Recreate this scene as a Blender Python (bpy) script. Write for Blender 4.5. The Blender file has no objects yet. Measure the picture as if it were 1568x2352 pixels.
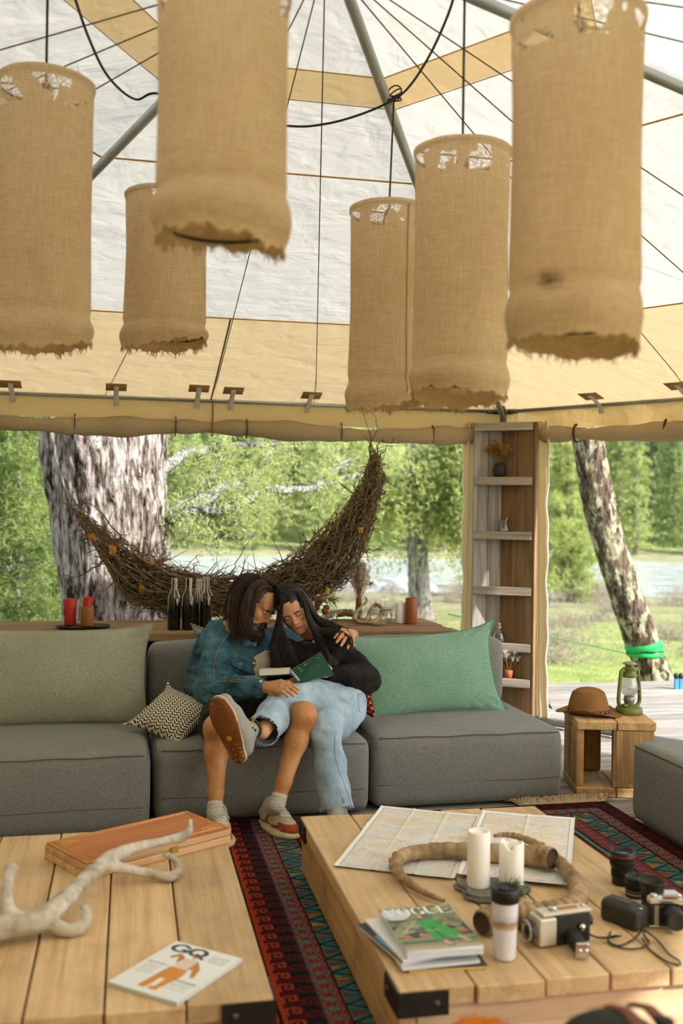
import bpy, bmesh, math, random
import numpy as np
from mathutils import Vector, Matrix, Quaternion
rnd = random.Random(7)
SC = bpy.context.scene
COL = SC.collection
# ------------------------------------------------------------------ camera, world, sun, exposure
FPX, CAMH, YAW, PITCH, ROLL = 2287.0, 1.45, math.radians(12), math.radians(.35), math.radians(.8)
_f0 = Vector((math.sin(YAW), math.cos(YAW), 0)); _r0 = Vector((math.cos(YAW), -math.sin(YAW), 0)); _z = Vector((0, 0, 1))
CF = _f0 * math.cos(PITCH) + _z * math.sin(PITCH); _u0 = _z * math.cos(PITCH) - _f0 * math.sin(PITCH)
CR = _r0 * math.cos(ROLL) + _u0 * math.sin(ROLL); CU = _u0 * math.cos(ROLL) - _r0 * math.sin(ROLL)
CC = Vector((0, 0, CAMH))
cam = bpy.data.cameras.new('camera'); camo = bpy.data.objects.new('camera', cam); COL.objects.link(camo)
camo.matrix_world = Matrix(((CR.x, CU.x, -CF.x, 0), (CR.y, CU.y, -CF.y, 0), (CR.z, CU.z, -CF.z, CAMH), (0, 0, 0, 1)))
cam.sensor_fit = 'VERTICAL'; cam.sensor_height = 36.0; cam.lens = 36.0 * FPX / 2352.0
cam.clip_start = .05; cam.clip_end = 800
cam.dof.use_dof = True; cam.dof.focus_distance = 4.95; cam.dof.aperture_fstop = 2.0
SC.camera = camo
w = bpy.data.worlds.new('world'); SC.world = w; w.use_nodes = True
nt = w.node_tree; bg = nt.nodes['Background']
sky = nt.nodes.new('ShaderNodeTexSky'); sky.sky_type = 'NISHITA'; sky.sun_disc = False
sky.sun_elevation = math.radians(36); sky.sun_rotation = math.radians(134); sky.air_density = 1.0; sky.dust_density = 1.5; sky.ozone_density = 1.0
hs = nt.nodes.new('ShaderNodeHueSaturation'); hs.inputs['Saturation'].default_value = .45
nt.links.new(sky.outputs[0], hs.inputs['Color']); nt.links.new(hs.outputs[0], bg.inputs[0]); bg.inputs[1].default_value = .22
sun = bpy.data.lights.new('sun', 'SUN'); suno = bpy.data.objects.new('sun', sun); COL.objects.link(suno)
sun.energy = 5.2; sun.angle = math.radians(1.0); sun.color = (1, .965, .9)
SUNV = Vector((.582, -.558, .588)).normalized()
suno.rotation_euler = (-SUNV).to_track_quat('-Z', 'Y').to_euler(); suno.location = (8, -5, 12)
SC.view_settings.view_transform = 'Standard'; SC.view_settings.look = 'None'; SC.view_settings.gamma = 1; SC.view_settings.use_curve_mapping = False
SC.view_settings.exposure = 0.70
SC.cycles.max_bounces = 5; SC.cycles.diffuse_bounces = 3; SC.cycles.glossy_bounces = 3; SC.cycles.transmission_bounces = 5; SC.cycles.transparent_max_bounces = 8
SC.cycles.use_adaptive_sampling = True; SC.cycles.adaptive_threshold = .08; SC.cycles.adaptive_min_samples = 12
SC.cycles.caustics_reflective = False; SC.cycles.caustics_refractive = False
SC.cycles.sample_clamp_indirect = 8

# ------------------------------------------------------------------ placing helpers (real points in the room, metres)
def ray(x, y): return CF * FPX + CR * (x - 784) - CU * (y - 1176)
def at(x, y, D): return CC + ray(x, y) * (D / FPX)                    # at a depth
def onz(x, y, h):
    d = ray(x, y); return CC + d * ((h - CAMH) / d.z)
def onY(x, y, Y):
    d = ray(x, y); return CC + d * (Y / d.y)
def onX(x, y, X):
    d = ray(x, y); return CC + d * (X / d.x)
V = lambda *a: Vector(a)

# ------------------------------------------------------------------ object helpers
def thing(name, label, cat, loc=(0, 0, 0), rz=0, group=None):
    o = bpy.data.objects.new(name, None); COL.objects.link(o); o.empty_display_size = .05
    o.location = loc; o.rotation_euler = (0, 0, rz); tag(o, label, cat, group); return o
def tag(o, label=None, cat=None, group=None, kind=None):
    if label: o['label'] = label
    if cat: o['category'] = cat
    if group: o['group'] = group
    if kind: o['kind'] = kind
    return o
def mk(name, vf, m, parent=None, smooth=True, loc=None, rot=None, cols=None, mi=None):
    """vf = (verts, faces); m a material or list; one mesh object"""
    v, f = vf[0], vf[1]
    me = bpy.data.meshes.new(name)
    if isinstance(v, np.ndarray): v = v.tolist()
    if isinstance(f, np.ndarray): f = f.tolist()
    me.from_pydata(v, [], f)
    for q in (m if isinstance(m, (list, tuple)) else [m]): me.materials.append(q)
    if smooth: me.shade_smooth()
    if mi is not None: me.polygons.foreach_set('material_index', np.asarray(mi, dtype=np.int32))
    if cols is not None:
        a = me.color_attributes.new('Col', 'FLOAT_COLOR', 'CORNER')
        lt = np.empty(len(me.polygons), dtype=np.int32); me.polygons.foreach_get('loop_total', lt)
        c = np.repeat(np.asarray(cols, dtype=np.float32), lt, axis=0)
        if c.shape[1] == 3: c = np.concatenate([c, np.ones((len(c), 1), np.float32)], 1)
        a.data.foreach_set('color', c.ravel())
    me.update()
    o = bpy.data.objects.new(name, me); COL.objects.link(o)
    if parent: o.parent = parent
    if loc is not None: o.location = loc
    if rot is not None: o.rotation_euler = rot
    return o
def inst(src, parent=None, loc=None, rot=None, scale=None, name=None):
    o = src.copy(); COL.objects.link(o)
    if name: o.name = name
    o.parent = parent
    if loc is not None: o.location = loc
    if rot is not None: o.rotation_euler = rot
    if scale is not None: o.scale = scale
    return o
def copy_tree(o, parent=None):
    c = o.copy(); COL.objects.link(c); c.parent = parent
    for ch in list(o.children): copy_tree(ch, c)
    return c
def bevel(o, w=.004, seg=2):
    b = o.modifiers.new('bevel', 'BEVEL'); b.width = w; b.segments = seg; b.limit_method = 'ANGLE'; b.angle_limit = math.radians(40); return o
def subsurf(o, n=1):
    s = o.modifiers.new('subsurf', 'SUBSURF'); s.levels = n; s.render_levels = n; return o

class MB:
    def __init__(s): s.v = []; s.f = []; s.mi = []
    def add(s, v, f, M=None, mi=0):
        n = len(s.v)
        if M is not None: v = [M @ Vector(p) for p in v]
        s.v += [tuple(p) for p in v]; s.f += [tuple(i + n for i in q) for q in f]; s.mi += [mi] * len(f); return s
    def box(s, c, d, M=None, mi=0):
        x, y, z = c; a, b, e = d[0] / 2, d[1] / 2, d[2] / 2
        v = [(x - a, y - b, z - e), (x + a, y - b, z - e), (x + a, y + b, z - e), (x - a, y + b, z - e), (x - a, y - b, z + e), (x + a, y - b, z + e), (x + a, y + b, z + e), (x - a, y + b, z + e)]
        return s.add(v, [(3, 2, 1, 0), (4, 5, 6, 7), (0, 1, 5, 4), (1, 2, 6, 5), (2, 3, 7, 6), (3, 0, 4, 7)], M, mi)
    def tube(s, pts, r, n=8, caps=True, mi=0, closed=False, flat=1.0, up=None):
        pts = [Vector(p) for p in pts]; m = len(pts)
        rs = r if isinstance(r, (list, tuple, np.ndarray)) else [r] * m
        T = []
        for i in range(m):
            a = pts[i - 1] if (i or closed) else pts[i]; b = pts[(i + 1) % m] if (i < m - 1 or closed) else pts[i]
            t = b - a; T.append(t.normalized() if t.length > 1e-9 else Vector((0, 0, 1)))
        u = Vector(up) if up is not None else (Vector((0, 0, 1)) if abs(T[0].z) < .9 else Vector((1, 0, 0)))
        v = []; 
        for i in range(m):
            u = u - T[i] * u.dot(T[i])
            if u.length < 1e-6: u = T[i].orthogonal()
            u.normalize(); w_ = T[i].cross(u)
            for k in range(n):
                a = 2 * math.pi * k / n
                v.append(pts[i] + (u * math.cos(a) * flat + w_ * math.sin(a)) * rs[i])
        f = []
        for i in range(m if closed else m - 1):
            j = (i + 1) % m
            for k in range(n):
                f.append((i * n + k, i * n + (k + 1) % n, j * n + (k + 1) % n, j * n + k))
        if caps and not closed:
            f.append(tuple(range(n - 1, -1, -1))); f.append(tuple((m - 1) * n + k for k in range(n)))
        return s.add(v, f, None, mi)
    def lathe(s, prof, n=24, M=None, mi=0, c=(0, 0, 0), fn=None):
        v = []; 
        for (r, z) in prof:
            for k in range(n):
                a = 2 * math.pi * k / n
                rr = r * (fn(a, z) if fn else 1)
                v.append((c[0] + rr * math.cos(a), c[1] + rr * math.sin(a), c[2] + z))
        f = []
        for i in range(len(prof) - 1):
            for k in range(n): f.append((i * n + k, i * n + (k + 1) % n, (i + 1) * n + (k + 1) % n, (i + 1) * n + k))
        if prof[0][0] > 1e-6: f.append(tuple(range(n - 1, -1, -1)))
        if prof[-1][0] > 1e-6: f.append(tuple((len(prof) - 1) * n + k for k in range(n)))
        return s.add(v, f, M, mi)
    def prism(s, poly, z0, z1, M=None, mi=0):
        n = len(poly)
        v = [(p[0], p[1], z0) for p in poly] + [(p[0], p[1], z1) for p in poly]
        f = [tuple(range(n - 1, -1, -1)), tuple(range(n, 2 * n))] + [(i, (i + 1) % n, n + (i + 1) % n, n + i) for i in range(n)]
        return s.add(v, f, M, mi)
    def grid(s, fn, nu, nv, mi=0, closed_u=False):
        v = [fn(i / nu, j / nv) for j in range(nv + 1) for i in range(nu + (0 if closed_u else 1))]
        W = nu if closed_u else nu + 1
        f = [(j * W + i, j * W + (i + 1) % W, (j + 1) * W + (i + 1) % W, (j + 1) * W + i) for j in range(nv) for i in range(nu)]
        return s.add(v, f, None, mi)
    def build(s, name, m, parent=None, smooth=True, loc=None, rot=None):
        return mk(name, (s.v, s.f), m, parent, smooth, loc, rot, mi=s.mi if isinstance(m, (list, tuple)) else None)

def spline(pts, n=8, closed=False):
    """Catmull-Rom through points (any tuple length)"""
    P_ = [np.array(p, float) for p in pts]; out = []; m = len(P_)
    for i in range(m if closed else m - 1):
        a = P_[(i - 1) % m] if (closed or i > 0) else P_[0] * 2 - P_[1]
        b = P_[i]; c = P_[(i + 1) % m]
        d = P_[(i + 2) % m] if (closed or i < m - 2) else P_[-1] * 2 - P_[-2]
        for k in range(n):
            t = k / n
            out.append(.5 * (2 * b + (c - a) * t + (2 * a - 5 * b + 4 * c - d) * t * t + (3 * b - a - 3 * c + d) * t ** 3))
    if not closed: out.append(P_[-1])
    return out
def sp3(pts, n=8):   # points with radius as 4th
    o = spline(pts, n); return [Vector(p[:3]) for p in o], [float(max(p[3], .0005)) for p in o]

# value noise
_rs = np.random.RandomState(3); _tab = _rs.rand(64, 64, 64).astype(np.float32)
def vnoise(p):
    p = np.asarray(p, np.float64); i = np.floor(p).astype(int); f = p - i; f = f * f * (3 - 2 * f); r = 0
    for dx in (0, 1):
        for dy in (0, 1):
            for dz in (0, 1):
                wgt = (f[..., 0] if dx else 1 - f[..., 0]) * (f[..., 1] if dy else 1 - f[..., 1]) * (f[..., 2] if dz else 1 - f[..., 2])
                r = r + wgt * _tab[(i[..., 0] + dx) % 64, (i[..., 1] + dy) % 64, (i[..., 2] + dz) % 64]
    return r * 2 - 1
def fbm(p, o=3):
    p = np.asarray(p, float); r = 0; a = .5
    for k in range(o): r = r + a * vnoise(p * 2 ** k + 17 * k); a *= .5
    return r

def sn(x, y=0., z=0.):
    s_ = math.sin; return (s_(x * 1.7 + 1.3 * s_(y * 1.1 + z) + .5) + s_(y * 2.3 + 1.7 * s_(x * .9 - z * 1.3) + 1.1) + .6 * s_(x * 3.9 + y * 2.7 + z * 3.1) + .5 * s_(y * 5.3 - x * 4.7 + z * 2.2 + 2.)) / 3.1
# ------------------------------------------------------------------ implicit sculpting -> one continuous surface (surface nets)
class Sculpt:
    def __init__(s, vox=.006): s.vox = vox; s.pr = []
    def cone(s, a, b, ra, rb=None, k=.02, op=1, t=0, sq=None):
        """tapered capsule; sq=(axis, factor) squashes its section along an axis"""
        s.pr.append(('c', np.array(a, float), np.array(b, float), ra, ra if rb is None else rb, k, op, t, sq)); return s
    def chain(s, pts, k=.02, op=1, t=0, sq=None):
        for p, q in zip(pts[:-1], pts[1:]): s.cone(p[:3], q[:3], p[3], q[3], k, op, t, sq)
        return s
    def ell(s, c, r, R=None, k=.02, op=1, t=0):
        s.pr.append(('e', np.array(c, float), np.array(r, float), None if R is None else np.array(R, float)[:3, :3], 0, k, op, t, None)); return s
    def box(s, c, h, rad=.01, R=None, k=.01, op=1, t=0):
        s.pr.append(('b', np.array(c, float), np.array(h, float), None if R is None else np.array(R, float)[:3, :3], rad, k, op, t, None)); return s
    def _bb(s, q):
        if q[0] == 'c':
            m = max(q[3], q[4]); return np.minimum(q[1], q[2]) - m, np.maximum(q[1], q[2]) + m
        m = q[2].max() if q[0] == 'e' else np.linalg.norm(q[2])
        if q[3] is None: m = q[2]
        return q[1] - m, q[1] + m
    def run(s, disp=None):
        vx = s.vox; bbs = [s._bb(q) for q in s.pr]
        lo = np.min([b[0] for b, q in zip(bbs, s.pr) if q[6] > 0], 0) - 3 * vx; hi = np.max([b[1] for b, q in zip(bbs, s.pr) if q[6] > 0], 0) + 3 * vx
        n = np.ceil((hi - lo) / vx).astype(int) + 1
        F = np.full(n, 1.0, np.float32); Tg = np.zeros(n, np.int16); Bd = np.full(n, 9.0, np.float32)
        ax = [lo[i] + vx * np.arange(n[i]) for i in range(3)]
        for q, (b0, b1) in zip(s.pr, bbs):
            k = q[5]; m = k + 4 * vx
            i0 = np.maximum(np.floor((b0 - m - lo) / vx).astype(int), 0); i1 = np.minimum(np.ceil((b1 + m - lo) / vx).astype(int) + 1, n)
            if (i1 <= i0).any(): continue
            X = ax[0][i0[0]:i1[0], None, None]; Y = ax[1][None, i0[1]:i1[1], None]; Z = ax[2][None, None, i0[2]:i1[2]]
            if q[0] == 'c':
                a, b = q[1], q[2]; ba = b - a; L = max(ba @ ba, 1e-12)
                px, py, pz = X - a[0], Y - a[1], Z - a[2]
                h = np.clip((px * ba[0] + py * ba[1] + pz * ba[2]) / L, 0, 1)
                dx, dy, dz = px - h * ba[0], py - h * ba[1], pz - h * ba[2]
                if q[8] is not None:
                    axs, fc = q[8]; axs = np.array(axs, float); axs /= np.linalg.norm(axs)
                    dd = dx * axs[0] + dy * axs[1] + dz * axs[2]; e = (1 / fc - 1) * dd
                    dx, dy, dz = dx + e * axs[0], dy + e * axs[1], dz + e * axs[2]
                d = np.sqrt(dx * dx + dy * dy + dz * dz) - (q[3] + (q[4] - q[3]) * h)
                if q[8] is not None: d = d * min(1, q[8][1])
            else:
                px, py, pz = X - q[1][0], Y - q[1][1], Z - q[1][2]
                if q[3] is not None:
                    R = q[3]; px, py, pz = px * R[0, 0] + py * R[1, 0] + pz * R[2, 0], px * R[0, 1] + py * R[1, 1] + pz * R[2, 1], px * R[0, 2] + py * R[1, 2] + pz * R[2, 2]
                r = q[2]
                if q[0] == 'e':
                    k0 = np.sqrt((px / r[0]) ** 2 + (py / r[1]) ** 2 + (pz / r[2]) ** 2); k1 = np.sqrt((px / r[0] ** 2) ** 2 + (py / r[1] ** 2) ** 2 + (pz / r[2] ** 2) ** 2)
                    d = k0 * (k0 - 1) / np.maximum(k1, 1e-6)
                else:
                    rad = q[4]; ex, ey, ez = np.abs(px) - r[0] + rad, np.abs(py) - r[1] + rad, np.abs(pz) - r[2] + rad
                    d = np.sqrt(np.maximum(ex, 0) ** 2 + np.maximum(ey, 0) ** 2 + np.maximum(ez, 0) ** 2) + np.minimum(np.maximum(np.maximum(ex, ey), ez), 0) - rad
            sl = tuple(slice(i0[i], i1[i]) for i in range(3)); f = F[sl]; d = np.broadcast_to(d, f.shape).astype(np.float32)
            if q[6] > 0:
                h = np.maximum(k - np.abs(f - d), 0) / max(k, 1e-6)
                F[sl] = np.minimum(f, d) - h * h * k * .25
                b = Bd[sl]; win = d < b; b[win] = d[win]; tg = Tg[sl]; tg[win] = q[7]
            else:
                h = np.maximum(k - np.abs(f + d), 0) / max(k, 1e-6)
                F[sl] = np.maximum(f, -d) + h * h * k * .25
                if q[7]: tg = Tg[sl]; tg[d < vx * 1.5] = q[7]
        return s._nets(F, Tg, lo, vx)
    def _nets(s, F, Tg, lo, vx):
        n = np.array(F.shape); S = F < 0
        c = np.zeros(n - 1, np.int8)
        for dx in (0, 1):
            for dy in (0, 1):
                for dz in (0, 1): c += S[dx:n[0] - 1 + dx, dy:n[1] - 1 + dy, dz:n[2] - 1 + dz]
        act = (c > 0) & (c < 8); idx = np.argwhere(act); ids = np.full(n - 1, -1, np.int64); ids[act] = np.arange(len(idx))
        acc = np.zeros((len(idx), 3)); cnt = np.zeros(len(idx))
        corners = [(a, b, e) for a in (0, 1) for b in (0, 1) for e in (0, 1)]
        for i in range(8):
            for j in range(i + 1, 8):
                a, b = corners[i], corners[j]
                if sum(x != y for x, y in zip(a, b)) != 1: continue
                fa = F[idx[:, 0] + a[0], idx[:, 1] + a[1], idx[:, 2] + a[2]]; fb = F[idx[:, 0] + b[0], idx[:, 1] + b[1], idx[:, 2] + b[2]]
                m = (fa < 0) != (fb < 0); t = np.where(m, fa / np.where(m, fa - fb, 1), 0)
                p = np.array(a) + t[:, None] * (np.array(b) - np.array(a)); acc[m] += p[m]; cnt[m] += 1
        v = lo + vx * (idx + acc / cnt[:, None])
        faces = []
        for ax_ in range(3):
            o = [0, 0, 0]; o[ax_] = 1
            sl0 = tuple(slice(0, n[i] - o[i]) for i in range(3)); sl1 = tuple(slice(o[i], n[i]) for i in range(3))
            e = np.argwhere(S[sl0] != S[sl1]); 
            if not len(e): continue
            fl = S[e[:, 0], e[:, 1], e[:, 2]]
            b, c2 = (ax_ + 1) % 3, (ax_ + 2) % 3
            ok = (e[:, b] > 0) & (e[:, c2] > 0); e = e[ok]; fl = fl[ok]
            def cid(db, dc):
                q = e.copy(); q[:, b] -= db; q[:, c2] -= dc; return ids[q[:, 0], q[:, 1], q[:, 2]]
            Q = np.stack([cid(1, 1), cid(0, 1), cid(0, 0), cid(1, 0)], 1)
            Q[~fl] = Q[~fl][:, ::-1]; faces.append(Q)
        f = np.concatenate(faces)
        f = f[(f >= 0).all(1)]
        vt = Tg[idx[:, 0], idx[:, 1], idx[:, 2]]
        s.vt = vt; s.ft = vt[f[:, 0]]
        # one relaxation pass evens the net
        return v, f

def vnormals(v, f):
    v = np.asarray(v); f = np.asarray(f); n = np.cross(v[f[:, 2]] - v[f[:, 0]], v[f[:, 3]] - v[f[:, 1]]); N = np.zeros_like(v)
    for k in range(4): np.add.at(N, f[:, k], n)
    return N / np.maximum(np.linalg.norm(N, axis=1, keepdims=True), 1e-12)
def relax(v, f, it=1, a=.5):
    v = np.asarray(v, float); f = np.asarray(f)
    for _ in range(it):
        s_ = np.zeros_like(v); c = np.zeros(len(v))
        for k in range(4):
            i, j = f[:, k], f[:, (k + 1) % 4]
            np.add.at(s_, i, v[j]); np.add.at(c, i, 1)
        v = v * (1 - a) + a * s_ / np.maximum(c, 1)[:, None]
    return v
def wrinkle(v, f, amp, sc, o=3, st=(1, 1, 1)):
    N = vnormals(v, f); return np.asarray(v) + N * (fbm(np.asarray(v) * sc * np.array(st), o) * amp)[:, None]

# ------------------------------------------------------------------ materials
def hx(h):
    h = h.lstrip('#'); c = [int(h[i:i + 2], 16) / 255 for i in (0, 2, 4)]
    return tuple(((x / 12.92) if x <= .04045 else ((x + .055) / 1.055) ** 2.4) for x in c) + (1,)
class N:
    def __init__(s, name):
        s.m = bpy.data.materials.new(name); s.m.use_nodes = True; s.t = s.m.node_tree; s.t.nodes.clear()
        s.out = s.n('ShaderNodeOutputMaterial')
    def n(s, ty, **kw):
        q = s.t.nodes.new(ty)
        for k, v in kw.items(): setattr(q, k, v)
        return q
    def l(s, a, b): s.t.links.new(a, b)
    def val(s, sock, v):
        if hasattr(v, 'is_output') or isinstance(v, bpy.types.NodeSocket): s.l(v, sock)
        else: sock.default_value = v
    def co(s, scale=(1, 1, 1), kind='Object', rnd_=True, rot=(0, 0, 0)):
        tc = s.n('ShaderNodeTexCoord'); mp = s.n('ShaderNodeMapping'); mp.inputs['Scale'].default_value = scale; mp.inputs['Rotation'].default_value = rot
        s.l(tc.outputs[kind], mp.inputs['Vector'])
        if rnd_:
            oi = s.n('ShaderNodeObjectInfo'); mu = s.n('ShaderNodeMath', operation='MULTIPLY'); mu.inputs[1].default_value = 37.0
            s.l(oi.outputs['Random'], mu.inputs[0]); s.l(mu.outputs[0], mp.inputs['Location'])
        return mp.outputs[0]
    def noise(s, vec, scale=5, detail=4, rough=.55, dist=0):
        q = s.n('ShaderNodeTexNoise'); q.inputs['Scale'].default_value = scale; q.inputs['Detail'].default_value = min(detail, 5.0 if detail >= 8 else 3.0); q.inputs['Roughness'].default_value = rough; q.inputs['Distortion'].default_value = dist
        s.l(vec, q.inputs['Vector']); return q.outputs[0]
    def ramp(s, fac, stops, interp='LINEAR'):
        q = s.n('ShaderNodeValToRGB'); q.color_ramp.interpolation = interp; e = q.color_ramp.elements
        while len(e) < len(stops): e.new(.5)
        for i, (p, c) in enumerate(stops): e[i].position = p; e[i].color = c if not isinstance(c, str) else hx(c)
        s.l(fac, q.inputs[0]); return q.outputs[0]
    def mix(s, fac, a, b, mode='MIX'):
        q = s.n('ShaderNodeMix', data_type='RGBA', blend_type=mode)
        s.val(q.inputs[0], fac); s.val(q.inputs[6], hx(a) if isinstance(a, str) else a); s.val(q.inputs[7], hx(b) if isinstance(b, str) else b); return q.outputs[2]
    def math(s, op, a, b=0.0):
        q = s.n('ShaderNodeMath', operation=op); s.val(q.inputs[0], a); s.val(q.inputs[1], b); return q.outputs[0]
    def bump(s, h, strength=.3, dist=.01):
        q = s.n('ShaderNodeBump'); q.inputs['Strength'].default_value = strength; q.inputs['Distance'].default_value = dist; s.l(h, q.inputs['Height']); return q.outputs[0]
    def bsdf(s, col, rough=.6, metal=0, bump=None, spec=.5, trans=0, ior=1.45, alpha=None, sss=0, sheen=0, coat=0):
        p = s.n('ShaderNodeBsdfPrincipled'); s.val(p.inputs['Base Color'], hx(col) if isinstance(col, str) else col); s.val(p.inputs['Roughness'], rough)
        p.inputs['Metallic'].default_value = metal; p.inputs['Specular IOR Level'].default_value = spec; p.inputs['Transmission Weight'].default_value = trans; p.inputs['IOR'].default_value = ior
        if sss: p.inputs['Subsurface Weight'].default_value = sss; p.inputs['Subsurface Radius'].default_value = (.012, .005, .003); p.inputs['Subsurface Scale'].default_value = 1.0
        if sheen: p.inputs['Sheen Weight'].default_value = sheen
        if coat: p.inputs['Coat Weight'].default_value = coat
        if bump is not None: s.l(bump, p.inputs['Normal'])
        if alpha is not None: s.val(p.inputs['Alpha'], alpha)
        return p
    def done(s, sh): s.l(sh.outputs[0] if hasattr(sh, 'outputs') else sh, s.out.inputs[0]); return s.m
_mc = {}
def plain(name, col, rough=.6, metal=0, spec=.5, var=.12, bump=0, bsc=40, coat=0, sss=0):
    if name in _mc: return _mc[name]
    n = N(name); c = hx(col)
    vec = n.co(); no = n.noise(vec, 9, 5)
    d = tuple(x * (1 - var) for x in c[:3]) + (1,); e = tuple(min(1, x * (1 + var)) for x in c[:3]) + (1,)
    colr = n.ramp(no, [(.3, d), (.7, e)])
    b = n.bump(n.noise(vec, bsc, 4), bump, .004) if bump else None
    _mc[name] = n.done(n.bsdf(colr, rough, metal, b, spec, coat=coat, sss=sss)); return _mc[name]
def wood(name, dark, mid, light, axis=1, sc=1.0, rough=.65, bump=.35, ring=.5, blot=.0, blotc='6b4a2a'):
    if name in _mc: return _mc[name]
    n = N(name); s_ = [9 * sc] * 3; s_[axis] = .55 * sc
    vec = n.co(tuple(s_)); g = n.noise(vec, 2.2, 4, .62, .6)
    s2 = [60 * sc] * 3; s2[axis] = 1.2 * sc
    fine = n.noise(n.co(tuple(s2)), 2.0, 4, .6)
    col = n.ramp(g, [(.28, dark), (.46, mid), (.68, light)])
    col = n.mix(.45, col, n.ramp(fine, [(.3, dark), (.62, light)]), 'MULTIPLY') if ring < 0 else n.mix(ring * .5, col, n.ramp(fine, [(.35, dark), (.6, light)]))
    oi = n.n('ShaderNodeObjectInfo'); hsv = n.n('ShaderNodeHueSaturation')
    n.l(n.math('ADD', n.math('MULTIPLY', oi.outputs['Random'], .3), .85), hsv.inputs['Value']); n.l(col, hsv.inputs['Color']); col = hsv.outputs[0]
    if blot:
        bl = n.ramp(n.noise(n.co((3, 3, 3)), 1.6, 5, .6), [(.5, (0, 0, 0, 1)), (.72, (blot, blot, blot, 1))])
        col = n.mix(bl, col, blotc)
    b = n.bump(n.mix(.5, g, fine), bump, .004)
    _mc[name] = n.done(n.bsdf(col, rough, 0, b, .35)); return _mc[name]
def fabric(name, a, b, sc=260, rough=.95, bump=.35, var=.15, sheen=.15, mel=.5):
    if name in _mc: return _mc[name]
    n = N(name)
    v1 = n.noise(n.co((sc, sc * .3, sc * .3), rnd_=False), 1, 2, .5); v2 = n.noise(n.co((sc * .3, sc * .3, sc), rnd_=False), 1, 2, .5); v3 = n.noise(n.co((sc * .3, sc, sc * .3), rnd_=False), 1, 2, .5)
    wv = n.math('MULTIPLY', n.math('ADD', n.math('ADD', v1, v2), v3), .3333)
    col = n.ramp(wv, [(.5 - .16 * mel, a), (.5 + .16 * mel, b)])
    big = n.noise(n.co((2, 2, 2)), 2.5, 4); col = n.mix(var, col, n.ramp(big, [(.3, a), (.7, b)]))
    _mc[name] = n.done(n.bsdf(col, rough, 0, n.bump(wv, bump, .002), .2, sheen=sheen)); return _mc[name]
def attr_mat(name, rough=.6, bump=0, bsc=300, spec=.4, coat=0, trl=0):
    if name in _mc: return _mc[name]
    n = N(name); a = n.n('ShaderNodeAttribute', attribute_name='Col')
    b = n.bump(n.noise(n.co((1, 1, 1)), bsc, 3), bump, .003) if bump else None
    _mc[name] = n.done(n.bsdf(a.outputs['Color'], rough, 0, b, spec, coat=coat)); return _mc[name]
def cloth_trans(name, col, tr=.5, wr=.5, dirt=.06, tcol=None):
    """thin canvas that lets daylight through"""
    if name in _mc: return _mc[name]
    n = N(name); c = hx(col); vec = n.co((1, 1, 1), rnd_=False)
    no = n.noise(vec, 1.3, 6, .6); d = tuple(x * (1 - dirt * 3) for x in c[:3]) + (1,)
    colr = n.ramp(no, [(.25, d), (.6, c)])
    h = n.mix(.5, n.noise(n.co((.8, 2.5, 1), rnd_=False), 1.6, 3, .5, 1.2), n.noise(vec, 7, 4, .5, .5))
    b = n.bump(h, wr, .06)
    df = n.n('ShaderNodeBsdfDiffuse'); tl = n.n('ShaderNodeBsdfTranslucent'); mx = n.n('ShaderNodeMixShader')
    n.l(colr, df.inputs[0]); n.l(b, df.inputs['Normal']); n.l(b, tl.inputs['Normal'])
    if tcol: tl.inputs[0].default_value = hx(tcol)
    else: n.l(colr, tl.inputs[0])
    mx.inputs[0].default_value = tr; n.l(df.outputs[0], mx.inputs[1]); n.l(tl.outputs[0], mx.inputs[2])
    _mc[name] = n.done(mx); return _mc[name]
def glass(name, col='ffffff', rough=.02, thin=True, tint=.9):
    """clear glass as a light, partly transparent shell"""
    if name in _mc: return _mc[name]
    n = N(name); tr = n.n('ShaderNodeBsdfTransparent'); gl = n.n('ShaderNodeBsdfGlossy'); mx = n.n('ShaderNodeMixShader'); lw = n.n('ShaderNodeLayerWeight')
    tr.inputs[0].default_value = tuple(x * tint for x in hx(col)[:3]) + (1,); gl.inputs['Roughness'].default_value = rough; gl.inputs[0].default_value = (.9, .9, .9, 1)
    lw.inputs[0].default_value = .35; n.l(n.math('ADD', n.math('MULTIPLY', lw.outputs['Facing'], .55), .08), mx.inputs[0]); n.l(tr.outputs[0], mx.inputs[1]); n.l(gl.outputs[0], mx.inputs[2])
    _mc[name] = n.done(mx); return _mc[name]
# ================================================================== SETTING
M_white = cloth_trans('white_canvas', 'e9e6dc', .385, .6, .03)
M_beige = cloth_trans('beige_canvas', 'dcc8a0', .45, .45, .04, 'd9c092')
M_band = cloth_trans('tan_canvas_band', 'cfb88e', .40, .4, .05, 'cdb07e')
M_valance = cloth_trans('valance_canvas', 'd8be8c', .4, .5, .05, 'd6b47a')
M_flap = cloth_trans('flap_canvas', 'd9c8a6', .3, .35, .04, 'd9c08c')
M_seam = plain('seam_tape', 'b98c4c', .9)
M_galv = plain('galvanised_steel', 'a9adad', .42, .85, .5, .12)
M_bracket = plain('bracket_steel', '7d786e', .5, .7, .5, .15)
M_cord = plain('brown_guy_cord', '5c4a36', .9)
M_black = plain('black_rubber', '1c1b1a', .55)
M_deck = wood('weathered_deck', '67625c', '8f8880', 'b0aaa2', 0, 1.3, .8, .5, .6)
APX = V(.6, 3.2, 3.41); EZ = 2.25
K = [V(-1.6, 6.9, EZ), V(2.67, 6.9, EZ), V(5.17, 3.44, EZ), V(2.8, -.5, EZ), V(-1.47, -.5, EZ), V(-3.97, 2.96, EZ)]
def roofp(i, s, t, dz=0):
    a = K[i].lerp(K[(i + 1) % 6], s); p = a.lerp(APX, t)
    sag = -.012 * math.sin(math.pi * s) * (1 - t) * math.sin(math.pi * min(1, t * 1.2))
    return V(p.x, p.y, p.z + dz + sag)
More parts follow.
